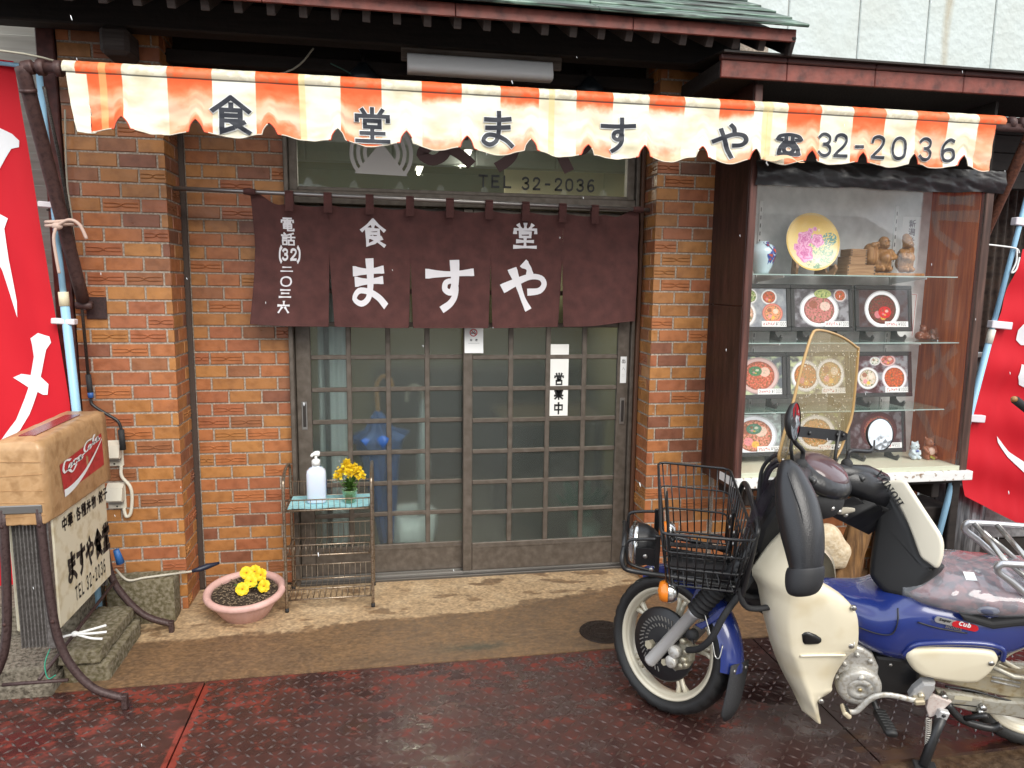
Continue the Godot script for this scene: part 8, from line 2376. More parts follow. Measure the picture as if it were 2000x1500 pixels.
	for q in [[0.15, 0.05], [0.09, -0.06]]:
		part(bk, "cable", soft().tube(smooth3([Vector3(0.20, 0.62, q[0]), Vector3(0.22, 0.545, q[0] + 0.01), Vector3(0.26, 0.52, q[0]), Vector3(0.34, 0.53, q[0] - 0.02)], 5), 0.009, 8), M.blackmatt)
	# ----- leg shield
	var lv := [0.785, 0.71, 0.634, 0.584, 0.54, 0.487, 0.41, 0.377, 0.316, 0.264, 0.245, 0.200, 0.155, 0.131]
	var lL := [0.334, 0.284, 0.2445, 0.264, 0.275, 0.288, 0.311, 0.321, 0.345, 0.370, 0.380, 0.405, 0.432, 0.462]
	var lK := [0.345, 0.350, 0.362, 0.359, 0.354, 0.357, 0.372, 0.386, 0.409, 0.432, 0.440, 0.460, 0.475, 0.483]
	var lR := [0.352, 0.375, 0.425, 0.500, 0.540, 0.557, 0.563, 0.540, 0.512, 0.506, 0.506, 0.470, 0.479, 0.486]
	for s in [1.0, -1.0]:
		var lf := soft()
		var rows := []
		for i in lv.size():
			var nl := 0.115; var nk := 0.188 if i > 1 else 0.165; var nr := 0.150
			if i > 7: nk = 0.182; nr = 0.158
			if i > 11: nl = 0.150; nk = 0.172; nr = 0.170
			var v: float = lv[i]
			var row := [Vector3(lL[i] + 0.06, v, 0.02), Vector3(lL[i] + 0.014, v, 0.07), Vector3(lL[i], v, nl), Vector3(lerpf(lL[i], lK[i], 0.45), v, lerpf(nl, nk, 0.66)), Vector3(lerpf(lL[i], lK[i], 0.85), v, lerpf(nl, nk, 0.97)),
				Vector3(lK[i] + 0.003, v, nk + 0.001), Vector3(lerpf(lK[i], lR[i], 0.12), v, lerpf(nk, nr, 0.10)), Vector3(lerpf(lK[i], lR[i], 0.6), v, lerpf(nk, nr, 0.5)), Vector3(lR[i], v, nr), Vector3(lR[i] + 0.003, v, nr - 0.008), Vector3(lR[i] - 0.004, v, nr - 0.03)]
			for k in row.size():
				row[k].z *= s
			rows.append(row)
		# finer rows between the measured ones
		var fine := []
		for i in rows.size() - 1:
			for k in 3:
				var o := []
				for j in rows[0].size():
					var p0: Vector3 = rows[maxi(i - 1, 0)][j]; var p3: Vector3 = rows[mini(i + 2, rows.size() - 1)][j]
					o.append((rows[i][j] as Vector3).cubic_interpolate(rows[i + 1][j], p0, p3, k / 3.0) if i > 1 and i < rows.size() - 3 else (rows[i][j] as Vector3).lerp(rows[i + 1][j], k / 3.0))
				fine.append(o)
		fine.append(rows[rows.size() - 1])
		lf.loft(fine, false, false)
		var shp := part(bk, "leg_shield", lf, cream)
		if s > 0:
			var ho := soft()
			ho.prism([Vector2(0.391, 0.468), Vector2(0.40, 0.476), Vector2(0.412, 0.477), Vector2(0.435, 0.466), Vector2(0.451, 0.454), Vector2(0.452, 0.446), Vector2(0.444, 0.437), Vector2(0.42, 0.432), Vector2(0.404, 0.431), Vector2(0.397, 0.440)], 0.165, 0.1865, 0.008)
			part(shp, "air_intake", ho, mat(lin(0.006, 0.006, 0.006), 0.3))
			for q in [[0.545, 0.42, 0.1535], [0.478, 0.218, 0.171], [0.535, 0.555, 0.1535]]:
				part(shp, "screw", soft().tube([Vector3(q[0], q[1], q[2] - 0.004), Vector3(q[0], q[1], q[2] + 0.003), Vector3(q[0], q[1], q[2] + 0.005)], [0.0085, 0.0085, 0.006], 14), M.steel)
			part(shp, "ridge", soft().tube(smooth3([Vector3(0.395, 0.392, 0.1865), Vector3(0.45, 0.394, 0.178), Vector3(0.53, 0.390, 0.160)], 5), 0.0045, 6), cream)
	# ----- blue body
	var body := func(stations: Array, e: float, m: int) -> Array:
		var out := []
		for q in stations:
			# u, bottom, top, half width
			var ring := []
			for k in m:
				var an := TAU * k / m
				var cx := signf(cos(an)) * pow(absf(cos(an)), e); var cy := signf(sin(an)) * pow(absf(sin(an)), e)
				ring.append(Vector3(q[0], (q[1] + q[2]) / 2 + cy * (q[2] - q[1]) / 2, cx * q[3]))
			out.append(ring)
		return out
	var spl := func(stations: Array, n: int) -> Array:
		var o := []
		for i in stations.size() - 1:
			for k in n:
				var r := []
				for j in 4:
					var p0: float = stations[maxi(0, i - 1)][j]; var p3: float = stations[mini(stations.size() - 1, i + 2)][j]
					r.append(cubic_interpolate(stations[i][j], stations[i + 1][j], p0, p3, float(k) / n))
				o.append(r)
		o.append(stations[stations.size() - 1])
		return o
	part(bk, "body_cover", soft().loft(body.call(spl.call([[0.44, 0.44, 0.53, 0.05], [0.52, 0.41, 0.525, 0.075], [0.57, 0.375, 0.518, 0.10], [0.62, 0.352, 0.518, 0.118], [0.67, 0.335, 0.540, 0.128], [0.73, 0.328, 0.560, 0.132], [0.80, 0.335, 0.562, 0.136], [0.90, 0.352, 0.556, 0.137], [0.98, 0.38, 0.560, 0.131], [1.06, 0.42, 0.565, 0.115], [1.20, 0.47, 0.58, 0.09], [1.34, 0.52, 0.575, 0.06]], 4), 0.62, 40)), blue)
	part(bk, "cover_ridge", soft().tube(smooth3([Vector3(0.705, 0.385, 0.130), Vector3(0.722, 0.425, 0.135), Vector3(0.76, 0.442, 0.138), Vector3(0.84, 0.455, 0.139), Vector3(0.92, 0.457, 0.138), Vector3(0.965, 0.44, 0.134), Vector3(0.972, 0.40, 0.13)], 6), 0.008, 8), blue)
	part(bk, "cover_seam", soft().tube(smooth3([Vector3(0.565, 0.455, 0.101), Vector3(0.62, 0.449, 0.121), Vector3(0.66, 0.458, 0.130), Vector3(0.672, 0.50, 0.126), Vector3(0.676, 0.53, 0.10)], 5), 0.002, 5), blk)
	part(bk, "badge_groove", soft().tube(smooth3([Vector3(0.725, 0.508, 0.130), Vector3(0.78, 0.497, 0.1345), Vector3(0.86, 0.489, 0.1365)], 5), 0.0022, 5), blk)
	var sc := soft()
	sc.prism(smooth2([Vector2(0.706, 0.392), Vector2(0.716, 0.414), Vector2(0.742, 0.424), Vector2(0.80, 0.433), Vector2(0.881, 0.440), Vector2(0.932, 0.438), Vector2(0.951, 0.422), Vector2(0.955, 0.402), Vector2(0.941, 0.360), Vector2(0.918, 0.328), Vector2(0.897, 0.318), Vector2(0.847, 0.315), Vector2(0.774, 0.323), Vector2(0.741, 0.338), Vector2(0.72, 0.362), Vector2(0.706, 0.392)], 4).slice(0, -1), 0.118, 0.150, 0.016, 4)
	var scp := part(bk, "side_cover", sc, cream)
	part(scp, "lock", soft().tube([Vector3(0.934, 0.402, 0.148), Vector3(0.934, 0.402, 0.153)], 0.008, 12), M.steel)
	# badge: a silver and a red field
	var bz := 0.1362
	var pill := func(x0: float, x1: float, y0: float, y1: float, h: float, z: float) -> MB:
		var o := []
		var d := Vector2(x1 - x0, y1 - y0).normalized(); var nn := Vector2(-d.y, d.x)
		for k in 7: o.append(Vector2(x0, y0) + (nn.rotated(PI * k / 6.0)) * h)
		for k in 7: o.append(Vector2(x1, y1) + (nn.rotated(PI + PI * k / 6.0)) * h)
		var b := soft()
		b.sg = -1
		b.prism(o, z - 0.004, z, 0.0)
		return b
	var bd := group_part(bk, "badge")
	part(bd, "silver_field", pill.call(0.776, 0.855, 0.526, 0.511, 0.0095, bz), mat(lin(0.42, 0.42, 0.42), 0.35, 0.5))
	part(bd, "red_field", pill.call(0.824, 0.877, 0.517, 0.507, 0.0098, bz + 0.0012), mat(lin(0.50, 0.012, 0.02), 0.3))
	part(bd, "lettering", text_at("Cub", 0.0135, Vector3(0.829, 0.511, bz + 0.0018), Vector3(1, -0.19, 0)), M.white)
	part(bd, "lettering", text_at("Super", 0.0085, Vector3(0.777, 0.523, bz + 0.0008), Vector3(1, -0.19, 0)), M.ink)
	part(bd, "lettering", text_at("HONDA", 0.0085, Vector3(0.797, 0.499, bz + 0.0006), Vector3(1, -0.15, 0)), M.steel)
	# ----- seat under wet clear vinyl
	var seat_st := [[0.705, 0.545, 0.572, 0.06], [0.735, 0.538, 0.594, 0.095], [0.768, 0.532, 0.610, 0.112], [0.81, 0.526, 0.622, 0.124], [0.87, 0.522, 0.628, 0.129], [0.96, 0.530, 0.622, 0.131], [1.06, 0.545, 0.618, 0.129], [1.20, 0.555, 0.615, 0.115], [1.32, 0.56, 0.60, 0.08]]
	part(bk, "seat", soft().loft(body.call(spl.call(seat_st, 3), 0.7, 36)), mat(lin(0.17, 0.065, 0.07), 0.7, 0.0, ntex(0.02, 921, [[0.0, Color(0.35, 0.4, 0.62)], [0.4, Color(0.5, 0.5, 0.65)], [0.55, Color(1, 0.9, 0.9)], [1.0, Color(1, 1, 1)]]), 2.0))
	var vin := []
	for q in seat_st: vin.append([q[0] - (0.008 if q[0] < 0.73 else 0.0), q[1] - 0.003, q[2] + 0.006, q[3] + 0.006])
	var vn := noise(14.0, 923, FastNoiseLite.TYPE_SIMPLEX_SMOOTH, 3)
	var vr: Array = body.call(spl.call(vin, 6), 0.72, 60)
	for r in vr:
		for k in r.size():
			var p: Vector3 = r[k]
			var d := 0.0055 * vn.get_noise_3d(p.x * 1.2, p.y * 2.6, p.z * 1.2) + 0.004 * absf(vn.get_noise_3d(p.x * 2.5 + 4.0, p.y * 2.5, p.z * 2.5))
			r[k] = p + Vector3(0, p.y - 0.57, p.z).normalized() * d * 0.8
	var vg := glass(0.17, Color(0.9, 0.92, 0.95), 0.03, 0.7)
	part(bk, "vinyl_cover", soft().loft(vr), vg)
	part(bk, "vinyl_patch", soft().ball(Vector3(0.905, 0.568, 0.130), Vector3(0.03, 0.014, 0.008)), mat(lin(0.07, 0.08, 0.13), 0.3))
	part(bk, "seat_sticker", hard().obox(Vector3(0.872, 0.634, 0.06), Vector3(0.03, 0.03, 0.001), Basis(Vector3.RIGHT, -1.25)), M.paper)
	var bp := soft(); bp.sg = -1
	bp.prism([Vector2(0.83, 0.552), Vector2(0.87, 0.544), Vector2(0.92, 0.532), Vector2(1.0, 0.552), Vector2(1.12, 0.566), Vector2(1.12, 0.545), Vector2(0.99, 0.528), Vector2(0.925, 0.510), Vector2(0.845, 0.53)], 0.10, 0.139, 0.006)
	part(bk, "seat_hinge_trim", bp, M.blackmatt)
	# ----- rear carrier
	var ca := group_part(bk, "rear_carrier")
	for s in [1.0, -1.0]:
		part(ca, "side_tube", soft().tube(smooth3([Vector3(1.05, 0.575, 0.11 * s), Vector3(0.96, 0.655, 0.112 * s), Vector3(0.915, 0.69, 0.114 * s), Vector3(0.915, 0.712, 0.115 * s), Vector3(0.945, 0.718, 0.115 * s), Vector3(1.1, 0.716, 0.115 * s), Vector3(1.36, 0.71, 0.11 * s)], 5), 0.010, 10), mat(lin(0.45, 0.45, 0.46), 0.3, 0.8))
		part(ca, "inner_tube", soft().tube([Vector3(0.95, 0.705, 0.085 * s), Vector3(1.03, 0.64, 0.09 * s), Vector3(1.10, 0.58, 0.09 * s)], 0.008, 8), M.steel)
	for x in [0.935, 1.0, 1.08, 1.16, 1.24]:
		part(ca, "cross_tube", soft().tube([Vector3(x, 0.717, -0.112), Vector3(x, 0.717, 0.112)], 0.008, 8), M.steel)
	part(ca, "side_plate", hard().box(Vector3(0.93, 0.704, 0.085), Vector3(1.36, 0.7075, 0.104)), grey)
	# ----- engine
	var en := group_part(bk, "engine")
	var cr := soft(); cr.sg = -1
	cr.prism([Vector2(0.530, 0.28), Vector2(0.540, 0.335), Vector2(0.556, 0.372), Vector2(0.572, 0.386), Vector2(0.600, 0.376), Vector2(0.628, 0.358), Vector2(0.652, 0.31), Vector2(0.655, 0.24), Vector2(0.63, 0.19), Vector2(0.57, 0.19)], -0.09, 0.108, 0.012, 3)
	part(en, "crankcase", cr, silver)
	var ro := soft()
	ro.lathe([Vector2(0.067, 0.095), Vector2(0.067, 0.116), Vector2(0.064, 0.126), Vector2(0.057, 0.131), Vector2(0.042, 0.134), Vector2(0.040, 0.1325), Vector2(0.037, 0.1325), Vector2(0.036, 0.134), Vector2(0.018, 0.1345), Vector2(0.017, 0.132), Vector2(0.012, 0.132), Vector2(0.001, 0.132)], 48, Transform3D(Basis(Vector3(1, 0, 0), Vector3(0, 0, 1), Vector3(0, -1, 0)), Vector3(0.598, 0.243, 0)))
	part(en, "alternator_cover", ro, silver)
	part(en, "centre_plug", soft().tube([Vector3(0.598, 0.243, 0.131), Vector3(0.598, 0.243, 0.1365)], [0.007, 0.0055], 6), mat(lin(0.45, 0.36, 0.2), 0.4, 0.6))
	part(en, "filler_cap", soft().tube([Vector3(0.592, 0.30, 0.10), Vector3(0.598, 0.285, 0.132), Vector3(0.5985, 0.283, 0.135)], [0.0115, 0.0125, 0.010], 14), silver)
	for q in [[0.581, 0.356], [0.548, 0.318], [0.622, 0.338], [0.535, 0.262]]:
		part(en, "bolt", soft().tube([Vector3(q[0], q[1], 0.10), Vector3(q[0], q[1], 0.115)], 0.0075, 10), silver)
	var bc := soft(); bc.sg = -1
	bc.prism([Vector2(0.640, 0.345), Vector2(0.72, 0.345), Vector2(0.775, 0.30), Vector2(0.785, 0.25), Vector2(0.75, 0.205), Vector2(0.66, 0.200), Vector2(0.64, 0.24)], -0.08, 0.094, 0.012, 2)
	part(en, "sprocket_cover", bc, blk)
	part(en, "cover_bolt", soft().ball(Vector3(0.687, 0.318, 0.095), Vector3(0.006, 0.006, 0.004), 8, 6), M.steel)
	part(en, "exhaust", soft().tube(smooth3([Vector3(0.50, 0.26, 0.0), Vector3(0.50, 0.16, -0.05), Vector3(0.60, 0.13, -0.11), Vector3(0.85, 0.15, -0.13), Vector3(1.3, 0.19, -0.13)], 5), 0.02, 10), grey)
	# ----- chain case, swing arm, pegs, stand
	var cc := soft(); cc.sg = -1
	cc.prism([Vector2(0.770, 0.300), Vector2(0.86, 0.302), Vector2(1.10, 0.316), Vector2(1.24, 0.31), Vector2(1.26, 0.24), Vector2(1.18, 0.205), Vector2(0.83, 0.262), Vector2(0.78, 0.26)], 0.05, 0.085, 0.008, 2)
	var ccp := part(bk, "chain_case", cc, mat(lin(0.42, 0.385, 0.29), 0.4, 0.3, ntex(0.015, 931, [[0.0, Color(0.72, 0.6, 0.42)], [0.45, Color(1, 0.97, 0.92)], [1.0, Color(1, 1, 1)]]), 4.0))
	for q in [[0.302, 0.312], [0.288, 0.3]]:
		part(ccp, "emboss", soft().tube([Vector3(0.98, q[0], 0.0855), Vector3(1.06, q[0] - 0.012, 0.0855)], 0.004, 6), silver)
	part(ccp, "cable", soft().tube(smooth3([Vector3(0.85, 0.262, 0.10), Vector3(0.93, 0.256, 0.10), Vector3(1.0, 0.240, 0.10), Vector3(1.09, 0.225, 0.10), Vector3(1.2, 0.24, 0.10)], 5), 0.0035, 6), blk)
	var sw := soft(); sw.sg = -1
	sw.prism([Vector2(0.825, 0.247), Vector2(1.00, 0.232), Vector2(1.19, 0.242), Vector2(1.20, 0.198), Vector2(1.10, 0.175), Vector2(0.93, 0.182), Vector2(0.835, 0.205)], 0.088, 0.108, 0.006, 2)
	var swp := part(bk, "swing_arm", sw, grey)
	part(swp, "label_plate", hard().box(Vector3(0.878, 0.2235, 0.1082), Vector3(0.928, 0.2385, 0.1090)), mat(lin(0.5, 0.46, 0.33), 0.5))
	for q in [[0.845, 0.238], [0.846, 0.212], [0.958, 0.212], [0.955, 0.195]]:
		part(swp, "bolt", soft().tube([Vector3(q[0], q[1], 0.105), Vector3(q[0], q[1], 0.125)], [0.0105, 0.009], 6), M.steel)
	part(swp, "slot", hard().box(Vector3(0.875, 0.203, 0.1082), Vector3(0.945, 0.207, 0.1088)), blk)
	var lk := soft(); lk.sg = -1
	lk.prism([Vector2(0.737, 0.244), Vector2(0.746, 0.272), Vector2(0.766, 0.303), Vector2(0.801, 0.307), Vector2(0.803, 0.284), Vector2(0.792, 0.246), Vector2(0.775, 0.228), Vector2(0.746, 0.224)], 0.12, 0.148, 0.008, 2)
	part(bk, "pillion_bracket", lk, mat(lin(0.5, 0.5, 0.5), 0.3, 0.5))
	part(bk, "pillion_bolt", soft().tube([Vector3(0.765, 0.262, 0.14), Vector3(0.765, 0.262, 0.160)], [0.010, 0.009], 6), mat(lin(0.45, 0.4, 0.3), 0.4, 0.6))
	part(bk, "toe_pad", hard().obox(Vector3(0.757, 0.249, 0.158), Vector3(0.03, 0.018, 0.03), Basis(Vector3(0, 0, 1), 0.2), 0.004), mat(lin(0.42, 0.36, 0.25), 0.5, 0.4))
	var gp := group_part(bk, "gear_pedal")
	part(gp, "lever", soft().tube(smooth3([Vector3(0.560, 0.186, 0.168), Vector3(0.583, 0.190, 0.168), Vector3(0.600, 0.215, 0.168), Vector3(0.622, 0.247, 0.167), Vector3(0.655, 0.261, 0.165), Vector3(0.69, 0.260, 0.163), Vector3(0.745, 0.248, 0.160), Vector3(0.77, 0.25, 0.158)], 5), 0.0095, 8, false, Vector2(1.0, 0.7)), silver)
	part(gp, "foot_pad", hard().obox(Vector3(0.553, 0.190, 0.172), Vector3(0.030, 0.016, 0.045), Basis(Vector3(0, 0, 1), -0.75), 0.005), mat(lin(0.5, 0.43, 0.3), 0.5, 0.2))
	var rb := hard()
	for k in 5: rb.obox(Vector3(0.556 + 0.0, 0.199, 0.158 + 0.007 * k), Vector3(0.018, 0.004, 0.003), Basis(Vector3(0, 0, 1), -0.75))
	part(gp, "pad_ribs", rb, M.ink)
	var fp := group_part(bk, "foot_peg")
	part(fp, "rubber", soft().loft(range(9).map(func(i: int) -> Array:
		var t := i / 8.0
		var z := lerpf(0.13, 0.255, t)
		var r := 0.017 * (1.0 if i > 0 and i < 8 else 0.8)
		var o := []
		for k in 12: o.append(Vector3(0.662 + cos(TAU * k / 12) * r * 1.15, 0.166 + 0.03 * t + sin(TAU * k / 12) * r * 0.75, z))
		return o)), M.rubber)
	for k in 7: part(fp, "tread", hard().box(Vector3(0.647, 0.178 + 0.0036 * k, 0.14 + 0.0155 * k), Vector3(0.677, 0.1835 + 0.0036 * k, 0.148 + 0.0155 * k), 0.001), M.rubber)
	part(fp, "bar", soft().tube([Vector3(0.66, 0.165, -0.2), Vector3(0.66, 0.165, 0.14)], 0.009, 8), blk)
	var sp2 := group_part(bk, "side_stand")
	var pl := soft(); pl.sg = -1
	pl.prism([Vector2(0.796, 0.238), Vector2(0.81, 0.246), Vector2(0.865, 0.228), Vector2(0.848, 0.20), Vector2(0.832, 0.192), Vector2(0.826, 0.168), Vector2(0.81, 0.160), Vector2(0.797, 0.195)], 0.118, 0.128, 0.003)
	part(sp2, "plate", pl, mat(lin(0.62, 0.58, 0.55), 0.45, 0.0, ntex(0.03, 941, [[0.0, Color(0.55, 0.3, 0.28)], [0.3, Color(0.95, 0.9, 0.88)], [1.0, Color(1, 1, 1)]]), 5.0))
	part(sp2, "pivot_block", hard().obox(Vector3(0.842, 0.184, 0.134), Vector3(0.030, 0.034, 0.02), Basis(Vector3(0, 0, 1), -0.2), 0.003), mat(lin(0.5, 0.5, 0.5), 0.4, 0.3))
	part(sp2, "pivot_bolt", soft().ball(Vector3(0.842, 0.188, 0.145), Vector3(0.006, 0.006, 0.004), 8, 6), M.ink)
	part(sp2, "tube", soft().tube([Vector3(0.840, 0.172, 0.134), Vector3(0.822, 0.125, 0.156), Vector3(0.785, 0.046, 0.206)], [0.0165, 0.0145, 0.0145], 12), blk)
	part(sp2, "foot", hard().obox(Vector3(0.79, 0.044, 0.208), Vector3(0.065, 0.008, 0.04), Basis(Vector3.RIGHT, 0.2), 0.003), blk)
	var co := []
	for k in 120:
		var t := k / 119.0
		var an := TAU * 15.0 * t
		co.append(Vector3(0.806, 0.165, 0.136).lerp(Vector3(0.800, 0.080, 0.180), t) + Vector3(cos(an) * 0.0075, 0, sin(an) * 0.0075))
	part(sp2, "spring", soft().tube(co, 0.0017, 5), silver)
	part(sp2, "spring_hook", soft().tube(smooth3([Vector3(0.800, 0.08, 0.18), Vector3(0.794, 0.07, 0.186), Vector3(0.800, 0.062, 0.19), Vector3(0.808, 0.07, 0.186)], 4), 0.0022, 5), M.chrome)
	part(bk, "centre_stand", soft().tube(smooth3([Vector3(0.86, 0.205, 0.11), Vector3(0.91, 0.155, 0.115), Vector3(0.99, 0.135, 0.115), Vector3(1.02, 0.15, 0.115)], 4), 0.012, 8), blk)
	part(bk, "centre_stand_lever", soft().tube([Vector3(0.915, 0.165, 0.12), Vector3(0.95, 0.19, 0.13), Vector3(0.965, 0.20, 0.135)], 0.0085, 8), blk)
	part(bk, "rear_brace", soft().tube([Vector3(0.945, 0.365, 0.11), Vector3(1.02, 0.335, 0.115), Vector3(1.12, 0.34, 0.12)], 0.008, 8), grey)
	var shk := soft()
	shk.tube([Vector3(1.14, 0.26, 0.12), Vector3(1.08, 0.44, 0.12)], 0.022, 14)
	part(bk, "rear_shock", shk, blk)
	# rear mudguard
	var rmg := soft()
	rmg.loft(range(25).map(func(i: int) -> Array:
		var an := deg_to_rad(lerpf(150, -10, i / 24.0))
		var o := []
		for k in 7:
			var t := (k - 3) / 3.0
			var r := 0.262 - 0.03 * t * t
			o.append(Vector3(1.17 + cos(an) * r, 0.226 + sin(an) * r, t * 0.06))
		return o), false, false)
	part(bk, "rear_mudguard", rmg, blue)
	# ----- handlebar, meter, levers
	var hbm := group_part(bk, "handlebar")
	var br := soft(); br.xf = S
	br.tube(smooth3([Vector3(0.50, 0.90, 0.33), Vector3(0.475, 0.925, 0.24), Vector3(0.43, 0.925, 0.13), Vector3(0.41, 0.89, 0.0), Vector3(0.43, 0.925, -0.13), Vector3(0.475, 0.925, -0.24), Vector3(0.50, 0.90, -0.33)], 5), 0.013, 10)
	part(hbm, "bar", br, blk)
	var colm := soft(); colm.xf = S
	colm.tube([Vector3(0.30, 0.76, 0), Vector3(0.36, 0.88, 0), Vector3(0.42, 0.93, 0)], [0.055, 0.05, 0.04], 16)
	part(hbm, "column_cover", colm, blk)
	for s in [1.0, -1.0]:
		var gr := soft(); gr.xf = S
		gr.tube([Vector3(0.428, 0.918, 0.10 * s), Vector3(0.475, 0.922, 0.24 * s), Vector3(0.495, 0.905, 0.32 * s)], [0.032, 0.033, 0.03], 14)
		part(hbm, "grip_sleeve", gr, leather)
	var mt := group_part(bk, "meter")
	var ms := Transform3D(S.basis * Basis(Vector3(0, 0, 1), -0.50), S * Vector3(0.432, 0.918, 0))
	var mm := soft(); mm.xf = ms
	mm.ball(Vector3.ZERO, Vector3(0.098, 0.048, 0.128), 30, 16)
	part(mt, "housing", mm, bumpy(mat(lin(0.015, 0.015, 0.017), 0.3), wetn, 0.3))
	var mg := soft(); mg.xf = ms
	mg.ball(Vector3(0.004, 0.022, 0), Vector3(0.074, 0.034, 0.098), 30, 16)
	var mgm := mat(lin(0.05, 0.012, 0.016), 0.08)
	mgm.clearcoat_enabled = true
	part(mt, "lens", mg, mgm)
	var lvr := soft(); lvr.xf = S
	for s in [1.0, -1.0]:
		lvr.tube(smooth3([Vector3(0.44, 0.93, 0.155 * s), Vector3(0.47, 0.925, 0.165 * s), Vector3(0.50, 0.915, 0.165 * s)], 4), 0.009, 8)
	part(hbm, "lever", lvr, mat(lin(0.06, 0.06, 0.06), 0.4, 0.4))
	var rag := soft(); rag.xf = S
	rag.tube(smooth3([Vector3(0.44, 0.905, 0.13), Vector3(0.47, 0.875, 0.08), Vector3(0.48, 0.86, 0.03), Vector3(0.50, 0.845, 0.0), Vector3(0.485, 0.82, -0.03), Vector3(0.52, 0.83, -0.08)], 5), [0.008, 0.012, 0.016, 0.012, 0.010, 0.014, 0.017, 0.013, 0.009, 0.012, 0.016, 0.012, 0.008, 0.010, 0.013, 0.010, 0.007, 0.009, 0.012, 0.010, 0.008, 0.010, 0.012, 0.011, 0.008, 0.005], 7, false, Vector2(1.0, 0.35))
	part(hbm, "cloth_strips", rag, mat(lin(0.34, 0.31, 0.25), 0.9))
	var core := soft(); core.xf = S
	core.ball(Vector3(0.45, 0.85, 0.0), Vector3(0.06, 0.06, 0.09), 16, 10)
	part(hbm, "cable_cluster", core, M.blackmatt)
	for k in 3:
		var bt := soft(); bt.xf = S
		bt.ball(Vector3(0.50, 0.835 - 0.012 * k, 0.03 - 0.05 * k), Vector3(0.008, 0.008, 0.008), 8, 6)
		part(hbm, "bolt", bt, M.steel)
	for k in 3:
		var cbl := soft(); cbl.xf = S
		cbl.tube(smooth3([Vector3(0.40, 0.93, 0.06 - 0.06 * k), Vector3(0.33, 0.96 - 0.02 * k, 0.05 - 0.05 * k), Vector3(0.27, 0.90, 0.03 - 0.03 * k), Vector3(0.27, 0.78, 0.02)], 6), 0.006, 7)
		part(hbm, "cable", cbl, M.blackmatt)
	# mirrors
	for s in [1.0, -1.0]:
		var mr := group_part(bk, "mirror")
		var ctr := Vector3(0.462, 1.074, 0.262) if s > 0 else Vector3(0.470, 1.053, -0.312)
		var stt := soft(); stt.xf = S
		stt.tube(smooth3([Vector3(0.447, 0.935, 0.152 * s), Vector3(0.447, 0.975, 0.152 * s), Vector3(0.450, 0.995, 0.165 * s), ctr + Vector3(-0.008, -0.055, -0.035 * s), ctr + Vector3(-0.010, -0.02, -0.02 * s)], 5), 0.0068, 9)
		part(mr, "stem", stt, M.black)
		var bt := soft(); bt.xf = S
		bt.tube([Vector3(0.447, 0.925, 0.152 * s), Vector3(0.447, 0.958, 0.152 * s), Vector3(0.447, 0.968, 0.152 * s)], [0.018, 0.017, 0.010], 12)
		part(mr, "rubber_boot", bt, M.blackmatt)
		# the glass looks back at the rider
		var look := Vector3(0.93, 0.10, -0.20 * s).normalized()
		if s < 0: look = Vector3(0.86, 0.10, 0.42).normalized()
		var ax2 := Vector3.UP - look * look.dot(Vector3.UP)
		ax2 = ax2.normalized()
		var F := S * Transform3D(Basis(ax2.cross(look), look, -ax2), ctr)
		F.basis = S.basis * Basis(ax2, look, ax2.cross(look))
		F.origin = S * ctr
		var shl := soft()
		shl.lathe([Vector2(0.001, -0.022), Vector2(0.03, -0.019), Vector2(0.048, -0.010), Vector2(0.053, 0.0), Vector2(0.0525, 0.003), Vector2(0.050, 0.004)], 36, F)
		part(mr, "shell", shl, M.black)
		var gls := soft()
		gls.lathe([Vector2(0.050, 0.0025), Vector2(0.03, 0.0032), Vector2(0.001, 0.0035)], 36, F)
		part(mr, "glass", gls, bumpy(mat(lin(0.5, 0.52, 0.53), 0.08, 1.0), wetn, 0.12))
	# ----- windscreen of yellowed acrylic with its rim and bracket
	var ws := group_part(bk, "windscreen")
	var outl := smooth2([Vector2(0.085, 1.338), Vector2(0.108, 1.322), Vector2(0.124, 1.287), Vector2(0.146, 1.199), Vector2(0.158, 1.121), Vector2(0.178, 1.055), Vector2(0.192, 0.985), Vector2(0.182, 0.955), Vector2(0.10, 0.930), Vector2(-0.08, 0.925), Vector2(-0.165, 0.940), Vector2(-0.212, 0.975), Vector2(-0.233, 1.047), Vector2(-0.244, 1.118), Vector2(-0.212, 1.300), Vector2(-0.195, 1.318), Vector2(-0.105, 1.338), Vector2(0.0, 1.344), Vector2(0.085, 1.338)], 3)
	outl.pop_back()
	var su := func(q: Vector2) -> Vector3: return Vector3(0.385 + 0.35 * (q.x + 0.03) * (q.x + 0.03) + 0.03 * (q.y - 1.1), q.y, q.x)
	var sg2 := soft(); sg2.xf = S
	var pv := PackedVector2Array(outl)
	var ids := Geometry2D.triangulate_polygon(pv)
	for i in range(0, ids.size(), 3): fine_tri(sg2, pv[ids[i]], pv[ids[i + 1]], pv[ids[i + 2]], func(q: Vector2) -> Vector3: return su.call(q), 2)
	sg2.flush()
	var acr := glass(0.46, Color(0.62, 0.54, 0.36), 0.08, 0.4)
	part(ws, "screen", sg2, acr)
	var rim := []
	for q in outl: rim.append(su.call(q))
	var rmb := soft(); rmb.xf = S
	rmb.tube(rim, 0.0042, 6, true)
	part(ws, "rim", rmb, mat(lin(0.42, 0.26, 0.10), 0.3))
	# sleet drops on the screen
	var dr := soft(); dr.xf = S
	for i in 260:
		var q := Vector2(rng.randf_range(-0.21, 0.13), rng.randf_range(0.98, 1.31))
		if q.x > 0.19 - 0.22 * maxf(0.0, q.y - 0.98): continue
		dr.ball(su.call(q) + Vector3(0.0025, 0, 0), Vector3(0.0012, 0.0018, 0.0018) * rng.randf_range(0.6, 1.3), 6, 4)
	stuff(part(ws, "droplets", dr, mat(lin(0.6, 0.56, 0.46), 0.1)))
	var brk := soft(); brk.xf = S; brk.sg = -1
